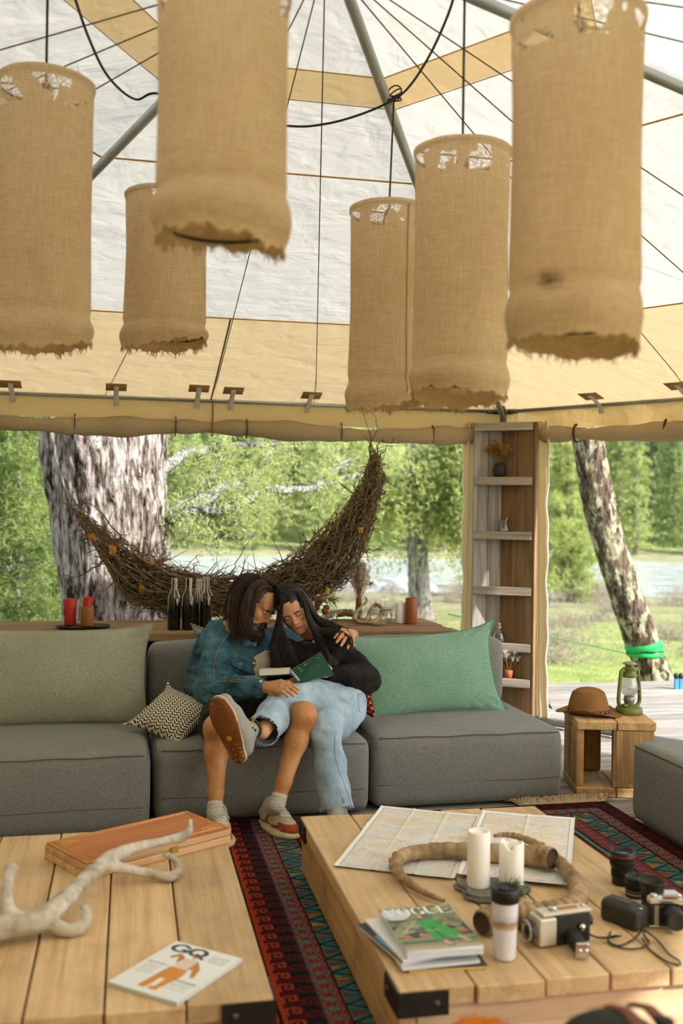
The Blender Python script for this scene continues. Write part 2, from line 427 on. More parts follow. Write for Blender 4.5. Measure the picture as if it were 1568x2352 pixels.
ceiling = bpy.data.objects.new('ceiling', None); COL.objects.link(ceiling); tag(ceiling, 'white and beige canvas tent roof on steel poles', None, None, 'structure')
RINGS = [(0, .308, M_beige), (.308, .66, M_white), (.66, .782, M_white), (.782, .826, M_band), (.826, 1, M_white)]
for i in range(6):
    for (t0, t1, m) in RINGS:
        for h in (0, 1):
            mk('canvas_panel', (lambda b: (b.v, b.f))(MB().grid(lambda u, v: roofp(i, h * .5 + u * .5, t0 + (t1 - t0) * v), 10, 8)), m, ceiling)
    # hip pole
    d = (APX - K[i])
    MB().tube([K[i] + d * .0 + V(0, 0, -.045), K[i] + d * .99 + V(0, 0, -.045)], .021, 14).build('roof_pole', M_galv, ceiling)
    # seams
    for t in (.308, .66):
        MB().tube([roofp(i, s / 12, t, -.006) for s in range(13)], .004, 5).build('seam', M_seam, ceiling)
    MB().tube([roofp(i, .5, t, -.004) for t in (.005, .1, .2, .306)], .006, 5).build('seam', plain('grey_seam', '7a6c52', .9), ceiling)
    for t in (.782, .826):
        MB().tube([roofp(i, s / 12, t, -.004) for s in range(13)], .0022, 5).build('seam', M_seam, ceiling)
    # guy cords from the crown to the eave
    for s in (.335, .503, .672):
        e = K[i].lerp(K[(i + 1) % 6], s); MB().tube([APX + V(0, 0, -.12), e + V(0, 0, .01)], .0026, 5).build('guy_cord', M_cord, ceiling)
    # eave tube, corner joint
    MB().tube([K[i], K[(i + 1) % 6]], .019, 14).build('eave_tube', M_galv, ceiling)
    jn = MB()
    c0 = K[i]; out = (c0 - V(APX.x, APX.y, EZ)).normalized()
    dl = (K[i - 1] - c0).normalized(); dr = (K[(i + 1) % 6] - c0).normalized()
    jn.tube([c0 + dl * .09, c0, c0 + dr * .09], .026, 10); jn.tube([c0 + V(0, 0, -.12), c0 + V(0, 0, .02)], .024, 12); jn.tube([c0, c0 + (APX - c0).normalized() * .12], .025, 12)
    jn.build('corner_joint', M_bracket, ceiling)
    if i in (0, 1, 2, 5):
        for dd in (dl, dr):
            MB().box((0, 0, 0), (.07, .012, .05), Matrix.Translation(c0 + dd * .085 - out * .02) @ dd.to_track_quat('X', 'Z').to_matrix().to_4x4()).build('bolt_plate', M_bracket, ceiling)
    MB().tube([c0 + V(0, 0, -EZ), c0 + V(0, 0, -.1)], .022, 12).build('corner_post', M_galv, ceiling)
    # webbing patches with pale clip straps
M_patch = plain('brown_patch', 'a5814c', .9); M_strap = plain('pale_webbing', 'cfc9c4', .7)
def roof_hit(x, y, i):
    a, b = K[i], K[(i + 1) % 6]; n = (b - a).cross(APX - a); d = ray(x, y); return CC + d * ((a - CC).dot(n) / d.dot(n))
for (i, pts) in ((0, [(24, 880), (267, 887), (457, 890), (536, 895), (715, 906)]), (1, [(1357, 908), (1556, 884)])):
    ex = (K[i + 1] - K[i]).normalized(); up = (APX - K[i].lerp(K[i + 1], .5)).normalized()
    for (x, y) in pts:
        p = roof_hit(x, y, i); n = ex.cross(up); n = -n if n.z > 0 else n
        R = Matrix((ex, up, n)).transposed().to_4x4()
        MB().box((0, 0, .008), (.135, .11, .003), Matrix.Translation(p) @ R).build('patch', M_patch, ceiling)
        q = V(p.x, p.y, p.z); foot = K[i] + ex * (p - K[i]).dot(ex)
        MB().tube([q + n * .012 + up * .02, q + n * .014 - up * .04, foot + V(0, 0, .0) + n * .024, foot + V(0, 0, -.045) + n * .02], .017, 8, flat=.14, up=n).build('clip_strap', M_strap, ceiling)
# rolled-up canvas walls under the eave
for i in (0, 1):
    a, b = K[i], K[(i + 1) % 6]; ex = (b - a).normalized(); L = (b - a).length; inn = (V(APX.x, APX.y, EZ) - a.lerp(b, .5)).normalized()
    wl = bpy.data.objects.new({0: 'wall_back', 1: 'wall_right'}[i], None); COL.objects.link(wl)
    tag(wl, {0: 'rolled-up canvas wall above the sofas', 1: 'rolled-up canvas wall above the deck'}[i], None, None, 'structure')
    MB().grid(lambda u, v: a + ex * (L * u) - inn * (.012 + .012 * math.sin(u * 60) * v) + V(0, 0, .02 - .17 * v), 80, 6).build('valance', M_valance, wl)
    def rollp(u, v):
        s = u * L; an = v * 2 * math.pi
        r = .058 + .012 * math.sin(s * 5.3 + i) + .006 * math.sin(s * 17) - .010 * sum(math.exp(-((s - q) / .035) ** 2) for q in straps)
        drop = .012 * math.sin(s * 3.1 + 1)
        return a + ex * s - inn * (.02 - .8 * r * math.cos(an)) + V(0, 0, -.195 + drop + r * math.sin(an))
    def along(x, y):
        n = inn; d = ray(x, y); p = CC + d * ((a - CC).dot(n) / d.dot(n)); return (p - a).dot(ex)
    straps = {0: [along(q, 985) for q in (-110, 172, 403, 565, 780, 988)], 1: [along(q, 985) for q in (1312, 1512, 1760)], 5: [L * .2, L * .5, L * .8]}[i]
    b_ = MB(); n1, n2 = 260, 14
    vv = [rollp(k / n1, j / n2) for j in range(n2) for k in range(n1 + 1)]
    ff = [(j * (n1 + 1) + k, j * (n1 + 1) + k + 1, ((j + 1) % n2) * (n1 + 1) + k + 1, ((j + 1) % n2) * (n1 + 1) + k) for j in range(n2) for k in range(n1)]
    b_.add(vv, ff); b_.build('canvas_roll', cloth_trans('roll_canvas', 'b5a384', .15, .5, .08, 'b89c68'), wl)
    for q in straps:
        c = a + ex * q - inn * .02 + V(0, 0, -.187); sb = MB()
        pts = [c - inn * .0 + inn * .0 + V(0, 0, 0) + (-inn) * (.045 * math.cos(t)) + V(0, 0, .062 * math.sin(t)) for t in np.linspace(0, 2 * math.pi, 20)[:-1]]
        sb.tube(pts, .009, 6, closed=True, flat=.35); sb.build('strap', plain('strap_webbing', '3a3128', .85), wl)
    if i == 0:
        MB().tube([a + ex * (L * .503) + inn * .012 + V(0, 0, z) for z in (.0, -.1, -.15, -.25)], .006, 5).build('seam', plain('brown_seam', '8a6236', .9), wl)
# canvas flaps tied back on both sides of the corner post, white zip edge
def flap(name, base, ex, x0, x1, wall, rope_both=True, top=2.16, bot=.02):
    def fn(u, v):
        z = top + (bot - top) * v; s = x0 + (x1 - x0) * u
        s += (.006 * math.sin(z * 11) + .005 * math.sin(z * 23)) * u
        p = base + ex * s; n = V(-ex.y, ex.x, 0)
        return V(p.x, p.y, 0) + n * (.018 * math.sin(u * 9 + z * 1.3)) + V(0, 0, z)
    MB().grid(fn, 10, 60).build('flap', M_flap, wall)
    for u in ((0, 1) if rope_both else (1,)):
        MB().tube([fn(u, k / 60) for k in range(61)], .0055, 6).build('zip_edge', plain('white_zip', 'e6e2da', .7), wall)
wb = bpy.data.objects['wall_back']; wr = bpy.data.objects['wall_right']
ex1 = (K[2] - K[1]).normalized()
flap('flap', K[1], V(-1, 0, 0), .225, .295, wb, True)
flap('flap', K[1], ex1, .285, .39, wr, True)
# unseen canvas walls behind and left of the camera, added to cut frontal fill
M_wallc = cloth_trans('added_wall_canvas', 'd2c3a4', .3, .4, .05, 'd2bd92')
for i, nm in ((3, 'wall_front_added'), (4, 'wall_rear_left_added'), (5, 'wall_left_added')):
    a, b = K[i], K[(i + 1) % 6]; n_ = V(-(b - a).y, (b - a).x, 0).normalized()
    o = MB().grid(lambda u, v: a.lerp(b, u) + n_ * (.02 * math.sin(u * 40)) + V(0, 0, -EZ * v), 60, 4).build(nm, M_wallc); tag(o, 'unseen closed canvas wall added to cut the fill light', None, None, 'structure')
# deck floor: boards side by side
floor = bpy.data.objects.new('floor', None); COL.objects.link(floor); tag(floor, 'weathered grey plank deck', None, None, 'structure')
bw = .142; y = 1.3; k = 0; bl = None
while y < 8.3:
    o = bl if k == 0 else None
    if bl is None:
        bl = bevel(mk('floor_board', (lambda q: (q.v, q.f))(MB().box((0, 0, 0), (8.2, bw - .009, .04))), M_deck, floor, False), .004, 1); o = bl
    else: o = inst(bl, floor)
    o.location = (1.6 + rnd.uniform(-.02, .02), y, -.02 - rnd.uniform(0, .004)); o.rotation_euler = (0, 0, rnd.uniform(-.0012, .0012)); y += bw; k += 1
MB().box((1.6, 4.7, -.16), (8.0, 6.6, .2)).build('joist_frame', plain('deck_frame', '3a332b', .9), floor, False)
# ================================================================== SOFAS
M_sofa = fabric('grey_sofa_fabric', '62635e', '8b8b84', 420, .95, .25, .15, .1, .8)
M_piping = plain('sofa_piping', '56574f', .9)
def soft_box(w, d, h, r=.05, bulge=.012, n=14, seed=0, wr=.004):
    """upholstered block: rounded edges, slightly swollen faces, base at z=0"""
    S = Sculpt(.02); S.box((0, 0, h / 2), (w / 2, d / 2, h / 2), r, None, 0.0)
    v, f = S.run(); v = relax(v, f, 2)
    x, y, z = v[:, 0] / (w / 2), v[:, 1] / (d / 2), (v[:, 2] - h / 2) / (h / 2)
    q = lambda a: np.clip(1 - a * a, 0, 1)
    v[:, 2] += np.where(z > .5, bulge * q(x) * q(y) * 1.5, 0); v[:, 1] += np.sign(y) * np.where(abs(y) > .7, bulge * q(x) * q(z), 0); v[:, 0] += np.sign(x) * np.where(abs(x) > .7, bulge * q(y) * q(z), 0)
    v[:, 2] = np.maximum(v[:, 2], 0)
    v += vnormals(v, f) * (fbm(v * 4 + seed, 3) * wr)[:, None]
    return v, f
def sofa(name, label, cx, fy, w, d, rz, back=True, h=.385, seed=0, group='grey sofa modules', bh=.75, bt=.2):
    t = thing(name, label, 'sofa' if back else 'ottoman', (cx, fy, 0), rz, group)
    mk('seat', (lambda q: (q[0] + np.array([0, d / 2, .012]), q[1]))(soft_box(w, d, h - .012, .045, .010, seed=seed)), M_sofa, t)
    # piping along the top edge and a stitched line low on the front
    e = .012; zt = h - .006
    ring = [(-w / 2 + .02, .02, zt), (w / 2 - .02, .02, zt)]
    for (a, b) in (((-w / 2 + .03, .006, zt - .014), (w / 2 - .03, .006, zt - .014)), ((-w / 2 + .006, .03, zt - .014), (-w / 2 + .006, d - .03, zt - .014)), ((w / 2 - .006, .03, zt - .014), (w / 2 - .006, d - .03, zt - .014))):
        pts = [Vector(a).lerp(Vector(b), k / 24) for k in range(25)]
        if a[1] == b[1]: pts = [p + V(0, -.008 * (1 - (2 * k / 24 - 1) ** 2), .002 * math.sin(k * .9 + seed)) for k, p in enumerate(pts)]
        MB().tube(pts, .003, 5).build('piping', M_piping, t)
    MB().tube([(-w / 2 + .03 + (w - .06) * k / 24, -.0085 + .008 * (2 * k / 24 - 1) ** 2, .135 + .003 * math.sin(k * .4 + seed)) for k in range(25)], .002, 4).build('stitched_seam', M_piping, t)
    if back:
        mk('backrest', (lambda q: (q[0] + np.array([0, d - bt / 2, h - .03]), q[1]))(soft_box(w - .01, bt, bh - h + .03, .05, .012, seed=seed + 5)), M_sofa, t)
    return t
sofa('sofa_module', 'grey fabric sofa module with the big sage cushion, at the photo\'s left', -.42, 4.57, 1.06, 1.05, math.radians(1), seed=1)
sofa('sofa_module', 'grey fabric sofa module in the middle that the couple sits on', .65, 4.71, 1.04, .98, math.radians(1.5), seed=2, h=.375)
sofa('sofa_module', 'grey fabric sofa module with the leaning green cushion, beside the wooden shelf', 1.70, 4.775, 1.02, 1.0, math.radians(1.0), seed=3)
sofa('ottoman', 'grey fabric block ottoman beside the wooden crate table', 2.925, 3.2, 1.06, 1.25, 0, back=False, seed=4, h=.39, group=None)
# cushions
def pillow(w, h, t, n=44, seed=0, ears=.035, wr=.006, power=.55, fold=None):
    """two sheets sewn at the rim, pointed corners; lies in the xz plane, front towards -y; returns verts, faces, uv"""
    vv = []; 
    def pt(u, v, side):
        x, z = u * 2 - 1, v * 2 - 1
        pr = (max(0, 1 - x * x) * max(0, 1 - z * z)) ** power
        pin = 1 - .055 * (1 - z * z) * x * x - .0; pinz = 1 - .06 * (1 - x * x) * z * z
        X = x * w / 2 * (1 - .06 * (1 - z * z) * abs(x) ** 3); Z = z * h / 2 * (1 - .07 * (1 - x * x) * abs(z) ** 3)
        e = (abs(x) * abs(z)) ** 6 * ears; X += math.copysign(e, x); Z += math.copysign(e, z)
        Y = side * t / 2 * pr
        nz = sn(x * 1.6 + seed, z * 1.8, side * 3.) * wr * 1.5 * pr
        edge = max(abs(x), abs(z)); ang = math.atan2(z, x)
        puck = wr * 1.4 * math.sin(ang * 46 + seed) * math.exp(-((edge - .9) / .09) ** 2) * (.5 + .5 * math.sin(ang * 7 + seed))
        return (X, Y + nz * side + puck * side, Z)
    m = n + 1
    A = [pt(i / n, j / n, -1) for j in range(m) for i in range(m)]; B = [pt(i / n, j / n, 1) for j in range(m) for i in range(m)]
    f = [(j * m + i, j * m + i + 1, (j + 1) * m + i + 1, (j + 1) * m + i) for j in range(n) for i in range(n)]
    f += [tuple(m * m + q for q in reversed(g)) for g in f[:n * n]]
    me_v = A + B
    rim = [pt(i / n, 0, 0) for i in range(n)] + [pt(1, i / n, 0) for i in range(n)] + [pt(1 - i / n, 1, 0) for i in range(n)] + [pt(0, 1 - i / n, 0) for i in range(n)]
    return me_v, f, rim
def cushion(name, label, w, h, t, M, m, pip, seed=0, group=None, **kw):
    T = thing(name, label, 'cushion', group=group); T.matrix_world = M
    v, f, rim = pillow(w, h, t, seed=seed, **kw)
    mk('cover', (v, f), m, T)
    MB().tube(rim, .0045, 6, closed=True).build('piping', pip, T)
    return T
def lean(p, yaw, back, roll=0): return Matrix.Translation(p) @ Matrix.Rotation(yaw, 4, 'Z') @ Matrix.Rotation(-back, 4, 'X') @ Matrix.Rotation(roll, 4, 'Y')
M_sage = fabric('sage_linen', '7a7c68', '9fa08a', 300, .95, .3, .3, .15, .8)
M_green = fabric('green_linen', '5d8470', '86a892', 300, .95, .35, .3, .15, .8)
cushion('large_cushion', 'big faded sage linen cushion leaning on the sofa back, left of the patterned cushion', .94, .50, .2, lean(V(-.36, 5.26, .62), math.radians(-1), math.radians(13)), M_sage, plain('sage_piping', '8b8a70', .9), 3, wr=.004, ears=.02)
cushion('large_cushion', 'big green linen cushion with pointed corners leaning beside the wooden shelf', .86, .46, .2, lean(V(1.60, 5.30, .595), math.radians(1), math.radians(20), math.radians(-3.5)), M_green, plain('green_piping', '5a8270', .9), 8, wr=.006, ears=.05)
cushion('large_cushion', 'sage cushion corner peeking out behind the man in the denim jacket', .5, .5, .14, lean(V(.62, 5.47, .58), 0, math.radians(8)), M_sage, plain('sage_piping', '8b8a70', .9), 5)
# woven zigzag cushion: the weave is coloured face by face
zc = thing('zigzag_cushion', 'small black and cream zigzag woven cushion beside the man', 'cushion'); zc.matrix_world = lean(V(.225, 4.98, .465), math.radians(-12), math.radians(57), math.radians(30))
v, f, rim = pillow(.30, .30, .14, n=110, seed=2, ears=.03, wr=.003)
n_ = 110; cc = []
for k in range(len(f)):
    kk = k % (n_ * n_); i, j = kk % n_, kk // n_
    # chevron weave
    colw = 7; tri = abs(((i + .5) % (2 * colw)) - colw); band = (j + tri * .9) % 6
    cc.append(hx('2e2a25')[:3] if band < 3.0 and (i % colw) > 0 else hx('cfc6ad')[:3])
mk('cover', (v, f), attr_mat('woven_zigzag', .95, .4, 500, .2), zc, cols=cc)
# ================================================================== COFFEE TABLES
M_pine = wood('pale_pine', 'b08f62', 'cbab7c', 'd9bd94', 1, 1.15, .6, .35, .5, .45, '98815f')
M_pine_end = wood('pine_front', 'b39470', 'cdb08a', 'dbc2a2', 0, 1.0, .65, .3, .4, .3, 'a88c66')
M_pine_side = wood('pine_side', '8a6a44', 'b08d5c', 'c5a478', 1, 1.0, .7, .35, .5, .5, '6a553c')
M_iron = plain('blackened_iron', '2b2623', .55, .4, .4, .2)
def table(label, x0, x1, y0, y1, cuts, h, seed, mx):
    T = thing('coffee_table', label, 'table', ((x0 + x1) / 2, (y0 + y1) / 2, 0), 0, 'low pine coffee tables'); cx, cy = (x0 + x1) / 2, (y0 + y1) / 2
    r_ = random.Random(seed); xs = [x0] + cuts + [x1]
    for a, b in zip(xs[:-1], xs[1:]):
        e0 = y0 + r_.uniform(-.004, .006); e1 = y1 + r_.uniform(-.006, .006)
        o = mk('plank', (lambda q: (q.v, q.f))(MB().box((0, 0, 0), (b - a - .005, e1 - e0, .05))), M_pine, T, False, ((a + b) / 2 - cx, (e0 + e1) / 2 - cy, h - .025 - r_.uniform(0, .002))); bevel(o, .005, 2)
    for s in (-1, 1):
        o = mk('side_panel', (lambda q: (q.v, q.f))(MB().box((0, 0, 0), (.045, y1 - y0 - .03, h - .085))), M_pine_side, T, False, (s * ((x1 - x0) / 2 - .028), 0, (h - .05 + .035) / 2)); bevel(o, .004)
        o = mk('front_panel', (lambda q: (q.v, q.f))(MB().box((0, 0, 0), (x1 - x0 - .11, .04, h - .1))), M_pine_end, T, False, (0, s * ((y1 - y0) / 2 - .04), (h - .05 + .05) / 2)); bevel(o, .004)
        for u in (-1, 1):
            mk('foot', (lambda q: (q.v, q.f))(MB().box((0, 0, .02), (.09, .09, .04))), M_iron, T, False, (s * ((x1 - x0) / 2 - .07), u * ((y1 - y0) / 2 - .08), 0))
            # iron corner strap wrapping the two edges, with bolts
            cxn, cyn = s * (x1 - x0) / 2, u * (y1 - y0) / 2
            c = MB(); c.box((cxn - s * .065, cyn + u * .0015, h - .036), (.136, .006, .062)); c.box((cxn + s * .0015, cyn - u * .065, h - .036), (.006, .136, .062))
            co = c.build('corner_strap', M_iron, T, False)
            for q in ((cxn - s * .1, cyn + u * .005, h - .036), (cxn + s * .005, cyn - u * .1, h - .036)):
                Mb = Matrix.Translation(q) @ (Matrix.Rotation(math.pi / 2, 4, 'X') if q[1] == cyn + u * .005 else Matrix.Rotation(math.pi / 2, 4, 'Y'))
                MB().lathe([(0.0001, -.004), (.009, -.004), (.009, .002), (.005, .004), (.0001, .0045)], 10, Mb).build('bolt', plain('bolt_head', '5c5650', .5, .6), co)
    return T
TH = .242
M_mx = 0

table('low pine plank table with the antler on it', -.66, .375, 2.485, 3.91, [-.45, -.234, -.043, .155], TH, 1, 0)

table('low pine plank table with the map and curled horns on it', .69, 1.70, 2.46, 3.97, [.899, 1.091, 1.278, 1.455], TH, 2, 0)
# ================================================================== BURLAP PENDANT LAMPS
def burlap_mat():
    n = N('burlap'); tc = n.co((1, 1, 1), 'Object', False)
    w1 = n.n('ShaderNodeTexWave', wave_type='BANDS', bands_direction='Z'); w1.inputs['Scale'].default_value = 75; w1.inputs['Distortion'].default_value = 1.2; w1.inputs['Detail'].default_value = 2; n.l(tc, w1.inputs['Vector'])
    fib = n.noise(n.co((240, 240, 18), 'Object', False), 1, 3, .6); fib2 = n.noise(n.co((14, 14, 240), 'Object', False), 1, 3, .6)
    g = n.math('MULTIPLY', n.math('ADD', n.math('ADD', fib, fib2), n.math('MULTIPLY', w1.outputs[1], .12)), .5)
    big = n.noise(n.co((3, 3, 2), 'Object'), 2.0, 5, .6)
    col = n.ramp(g, [(.36, 'c2a57a'), (.52, 'dbc096'), (.68, 'ecd8b4')]); col = n.mix(.35, col, n.ramp(big, [(.3, 'ccb088'), (.7, 'e6d0aa')]))
    b = n.bump(n.math('ADD', g, n.math('MULTIPLY', big, .6)), .6, .006)
    df = n.n('ShaderNodeBsdfDiffuse'); tl = n.n('ShaderNodeBsdfTranslucent'); mx = n.n('ShaderNodeMixShader'); n.l(col, df.inputs[0]); n.l(col, tl.inputs[0]); n.l(b, df.inputs['Normal']); mx.inputs[0].default_value = .36
    n.l(df.outputs[0], mx.inputs[1]); n.l(tl.outputs[0], mx.inputs[2])
    # loose weave at the top where daylight shows between the threads
    a = n.n('ShaderNodeAttribute', attribute_name='Col'); sc_ = n.n('ShaderNodeSeparateColor'); n.l(a.outputs['Color'], sc_.inputs[0]); hol = n.math('MULTIPLY', sc_.outputs[0], n.math('GREATER_THAN', n.noise(n.co((420, 420, 160), 'Object', False), 1, 1), .52))
    hol = n.math('MULTIPLY', hol, n.math('GREATER_THAN', n.noise(n.co((14, 14, 9), 'Object'), 1, 2), .54))
    st_ = n.mix(n.math('MULTIPLY', sc_.outputs[1], n.ramp(n.noise(n.co((30, 30, 30), 'Object', False), 1, 3), [(.35, (.3, .3, .3, 1)), (.6, (1, 1, 1, 1))])), col, '5e4426'); n.l(st_, df.inputs[0]); n.l(st_, tl.inputs[0])
    tr = n.n('ShaderNodeBsdfTransparent'); m2 = n.n('ShaderNodeMixShader'); n.l(hol, m2.inputs[0]); n.l(mx.outputs[0], m2.inputs[1]); n.l(tr.outputs[0], m2.inputs[2])
    return n.done(m2)
M_burlap = burlap_mat()
def roofz(x, y, i):
    a, b = K[i], K[(i + 1) % 6]; n = (b - a).cross(APX - a); return a.z - (n.x * (x - a.x) + n.y * (y - a.y)) / n.z
def under_roof(x, y, k=.955): return at(x, y, k * min(d_ for d_ in ((roof_hit(x, y, i) - CC).dot(CF) for i in (0, 1, 5)) if d_ > 0))
def lamp(label, x, yt, yb, D, wpx, seed, cuff=.06, tilt=0, hang=None, flare=1.0, knot=False, seam=None, stain=None):
    r_ = random.Random(seed); top = at(x, yt, D); bot = at(x, yb, D); L = top.z - bot.z; R = wpx / 2 * D / FPX
    T = thing('burlap_pendant_lamp', label, 'lamp', top, 0, 'burlap pendant lamps')
    ph = r_.uniform(0, 6); na, nz = 72, 60
    def pt(u, v):
        a = u * 2 * math.pi; z = -L * v
        e = 1.0 + .012 * math.sin(3 * a + ph + 2 * v) + .010 * math.sin(7 * a + 3 * ph) * (.3 + v)
        e += .010 * sn(math.cos(a) * 1.6 + seed, math.sin(a) * 1.6, v * 5.)
        rr = R * e * (1 - .03 * math.sin(math.pi * min(1, v / .85)))
        if v < .03: rr *= 1.03
        c = 1 - cuff / L
        if v > c - .02:
            q = (v - c + .02) / (1 - c + .02)
            rr *= 1 + flare * (.06 * math.sin(math.pi * min(1, q * 1.25)) + .03 * math.sin(2 * a + ph) * q) - .03 * max(0, q - .75) * 4 * .5
            z += (.016 * math.sin(a + ph) + .008 * math.sin(a * 2 + 2 * ph) + .005 * math.sin(9 * a) + .004 * math.sin(23 * a + ph)) * q * flare
        elif v > c - .07: rr *= 1 - .035 * (1 - abs(v - c + .045) / .025) if abs(v - c + .045) < .025 else 1
        return (rr * math.cos(a), rr * math.sin(a) + tilt * z, z)
    b = MB().grid(pt, na, nz, closed_u=True)
    cols = []
    for j in range(nz):
        for i in range(na):
            h = 1.0 if (.025 < j / nz < .12) else 0.0
            s_ = 0.
            if stain:
                q = top + Vector(pt((i + .5) / na, (j + .5) / nz)) - CC; X_, Y_ = 784 + FPX * q.dot(CR) / q.dot(CF), 1176 - FPX * q.dot(CU) / q.dot(CF)
                if (Vector(pt((i + .5) / na, .5)).dot(CF) < 0): s_ = max(0., 1 - math.hypot((X_ - stain[0]) / 46, (Y_ - stain[1]) / 30))
            cols.append((h, s_, 0))
    mk('shade', (b.v, b.f), M_burlap, T, cols=cols)
    if seam is not None:
        MB().tube([Vector(pt(seam, k / 40)) * 1.004 + V(0, 0, -L * k / 40 * -.004) for k in range(1, 39)], .0032, 5).build('sewn_seam', plain('burlap_thread', 'b08f5e', .95), T)
    # inner lining fold at the open end
    MB().grid(lambda u, v: (lambda p: (p[0] * (1 - .03 - .10 * v), p[1] * (1 - .03 - .10 * v), p[2] + .05 * v + .003))(pt(u, 1)), na, 4, closed_u=True).build('hem', M_burlap, T)
    f = MB()
    for k in range(240):
        u = r_.random(); p = Vector(pt(u, .995)); l = r_.uniform(.006, .022) * (1.4 if r_.random() < .1 else 1)
        d = V(math.cos(u * 6.283) * r_.uniform(-.5, .4), math.sin(u * 6.283) * r_.uniform(-.5, .4), -1).normalized()
        f.tube([p, p + d * l * .5 + V(r_.uniform(-.003, .003), r_.uniform(-.003, .003), 0), p + d * l + V(r_.uniform(-.006, .006), r_.uniform(-.006, .006), 0)], [.0012, .001, .0006], 3, False)
    tag(f.build('frayed_fringe', plain('burlap_thread', 'b08f5e', .95), T), kind='stuff')
    for (nm, z, rr) in (('top_ring', -.012, R * .985), ('bottom_ring', -L * .93, R * .9)):
        MB().tube([(rr * math.cos(t), rr * math.sin(t) + tilt * z, z) for t in np.linspace(0, 2 * math.pi, 41)[:-1]], .004, 6, closed=True).build(nm, M_black, T)
    MB().tube([(-R * .97, 0, -.012), (R * .97, 0, -.012)], .003, 6).build('spider_bar', M_black, T)
    MB().lathe([(.0001, 0), (.012, 0), (.02, -.01), (.022, -.07), (.018, -.08), (.0001, -.081)], 14).build('lamp_socket', M_black, T)
    MB().lathe([(.0001, -.08), (.014, -.085), (.03, -.12), (.032, -.14), (.02, -.165), (.0001, -.172)], 14).build('bulb', plain('bulb_glass', 'd8d4c8', .2), T)
    # cord up to its fixing
    hp = hang if hang is not None else V(top.x, top.y, min(roofz(top.x, top.y, i) for i in range(6)) - .025)
    rel = hp - top
    pts = [V(0, 0, -.01) + rel * (k / 10) for k in range(11)]
    MB().tube(pts, .0042, 6).build('cord', M_black, T)
    return T
lamp('long burlap pendant lamp at the photo\'s left edge', 106, 192, 800, 3.17, 214, 1, .07)
lamp('large burlap pendant lamp with frayed open bottom, cut by the top of the photo', 516, -12, 560, 2.25, 302, 2, .085, flare=1.3)
lamp('short burlap pendant lamp half hidden behind the big one with the frayed bottom', 383, 452, 795, 3.67, 187, 3, .05)
lamp('slim burlap pendant lamp hanging in the middle with a sewn vertical seam', 893, 482, 935, 3.65, 180, 4, .06, tilt=0, seam=.79, hang=under_roof(904, 232, .985))
lamp('burlap pendant lamp overlapping the slim one, with a puffy bottom cuff', 1062, 350, 915, 3.12, 218, 5, .075)
lamp('large burlap pendant lamp hanging at the right with a dark stain near its bottom', 1328, 48, 795, 2.29, 300, 6, .09, flare=.6, stain=(1262, 642))
# draped electric cable
def cable(pts, r=.0045, n=8): return MB().tube([Vector(p) for p in spline(pts, n)], r, 6)
e = MB()
cp = [under_roof(x, y) for (x, y) in ((160, -40), (205, 90), (250, 178), (310, 228), (365, 215), (500, 262), (660, 289), (745, 285), (830, 262), (905, 228), (945, 192), (990, 120), (1030, 30), (1050, -40))]
e.tube([Vector(p) for p in spline([tuple(p) for p in cp], 8)], .0048, 6)
tag(e.build('lamp_cable', M_black), 'black electric cable draped below the roof and looped at a pole', 'cable')
tie = MB()
c = under_roof(905, 226, .985)
for k in range(4):
    tie.tube([c + V(.03 * math.cos(t), .03 * math.sin(t), .022 * math.sin(t + k) + .006 * k) for t in np.linspace(0, 6.28, 14)[:-1]], .003, 5, closed=True)
tag(tie.build('cable_tie', M_black), 'black tie knotted round the roof pole over the slim lamp', 'cable tie')
# ================================================================== OUTSIDE
def hillz(x, y):
    D = x * CF.x + y * CF.y
    z = -.47 - .0 * D
    z += .05 * sn(x * .35, y * .3) * min(1, max(0, D - 8) / 6)
    if D > 26: z -= .5 * min(1, (D - 26) / 6)
    if D > 52: z += .9 * min(1, (D - 52) / 8)
    if D > 66: z += .36 * (D - 66)
    return z
def ground_mesh():
    Ds = [0, 3, 6, 7.5, 8.5, 9.5] + list(np.arange(10.5, 30, 1.0)) + list(np.arange(30, 70, 2.0)) + list(np.arange(70, 230, 8.0))
    nu = 90; v = []; f = []
    for D in Ds:
        for k in range(nu + 1):
            s = (k / nu - .5) * 2 * (D * .62 + 12); p = _f0 * D + _r0 * s; v.append((p.x, p.y, hillz(p.x, p.y)))
    for j in range(len(Ds) - 1):
        for k in range(nu): a = j * (nu + 1) + k; f.append((a, a + 1, a + nu + 2, a + nu + 1))
    return v, f
def ground_mat():
    n = N('meadow'); vec = n.co((1, 1, 1), rnd_=False)
    a = n.ramp(n.noise(vec, 1.2, 8, .65), [(.3, '75854a'), (.48, '929d5c'), (.7, 'aeb47a')])
    b = n.ramp(n.noise(vec, .8, 6, .6), [(.35, '7d7a62'), (.65, 'a09a84')])
    sx = n.n('ShaderNodeSeparateXYZ'); n.l(vec, sx.inputs[0])
    D = n.math('ADD', n.math('MULTIPLY', sx.outputs[0], CF.x), n.math('MULTIPLY', sx.outputs[1], CF.y))
    Dn = n.math('ADD', D, n.math('MULTIPLY', n.math('SUBTRACT', n.noise(vec, .35, 4), .5), 14.))
    dry = n.ramp(n.math('DIVIDE', Dn, 60.), [(.22, (0, 0, 0, 1)), (.4, (.75, .75, .75, 1)), (.95, (.75, .75, .75, 1)), (1., (.1, .1, .1, 1))])
    col = n.mix(dry, a, b)
    return n.done(n.bsdf(col, .95, 0, n.bump(n.noise(vec, 14, 6), .6, .06), .1))
gr = mk('ground', ground_mesh(), ground_mat()); tag(gr, 'green meadow and forested hillside around the tent', None, None, 'structure')
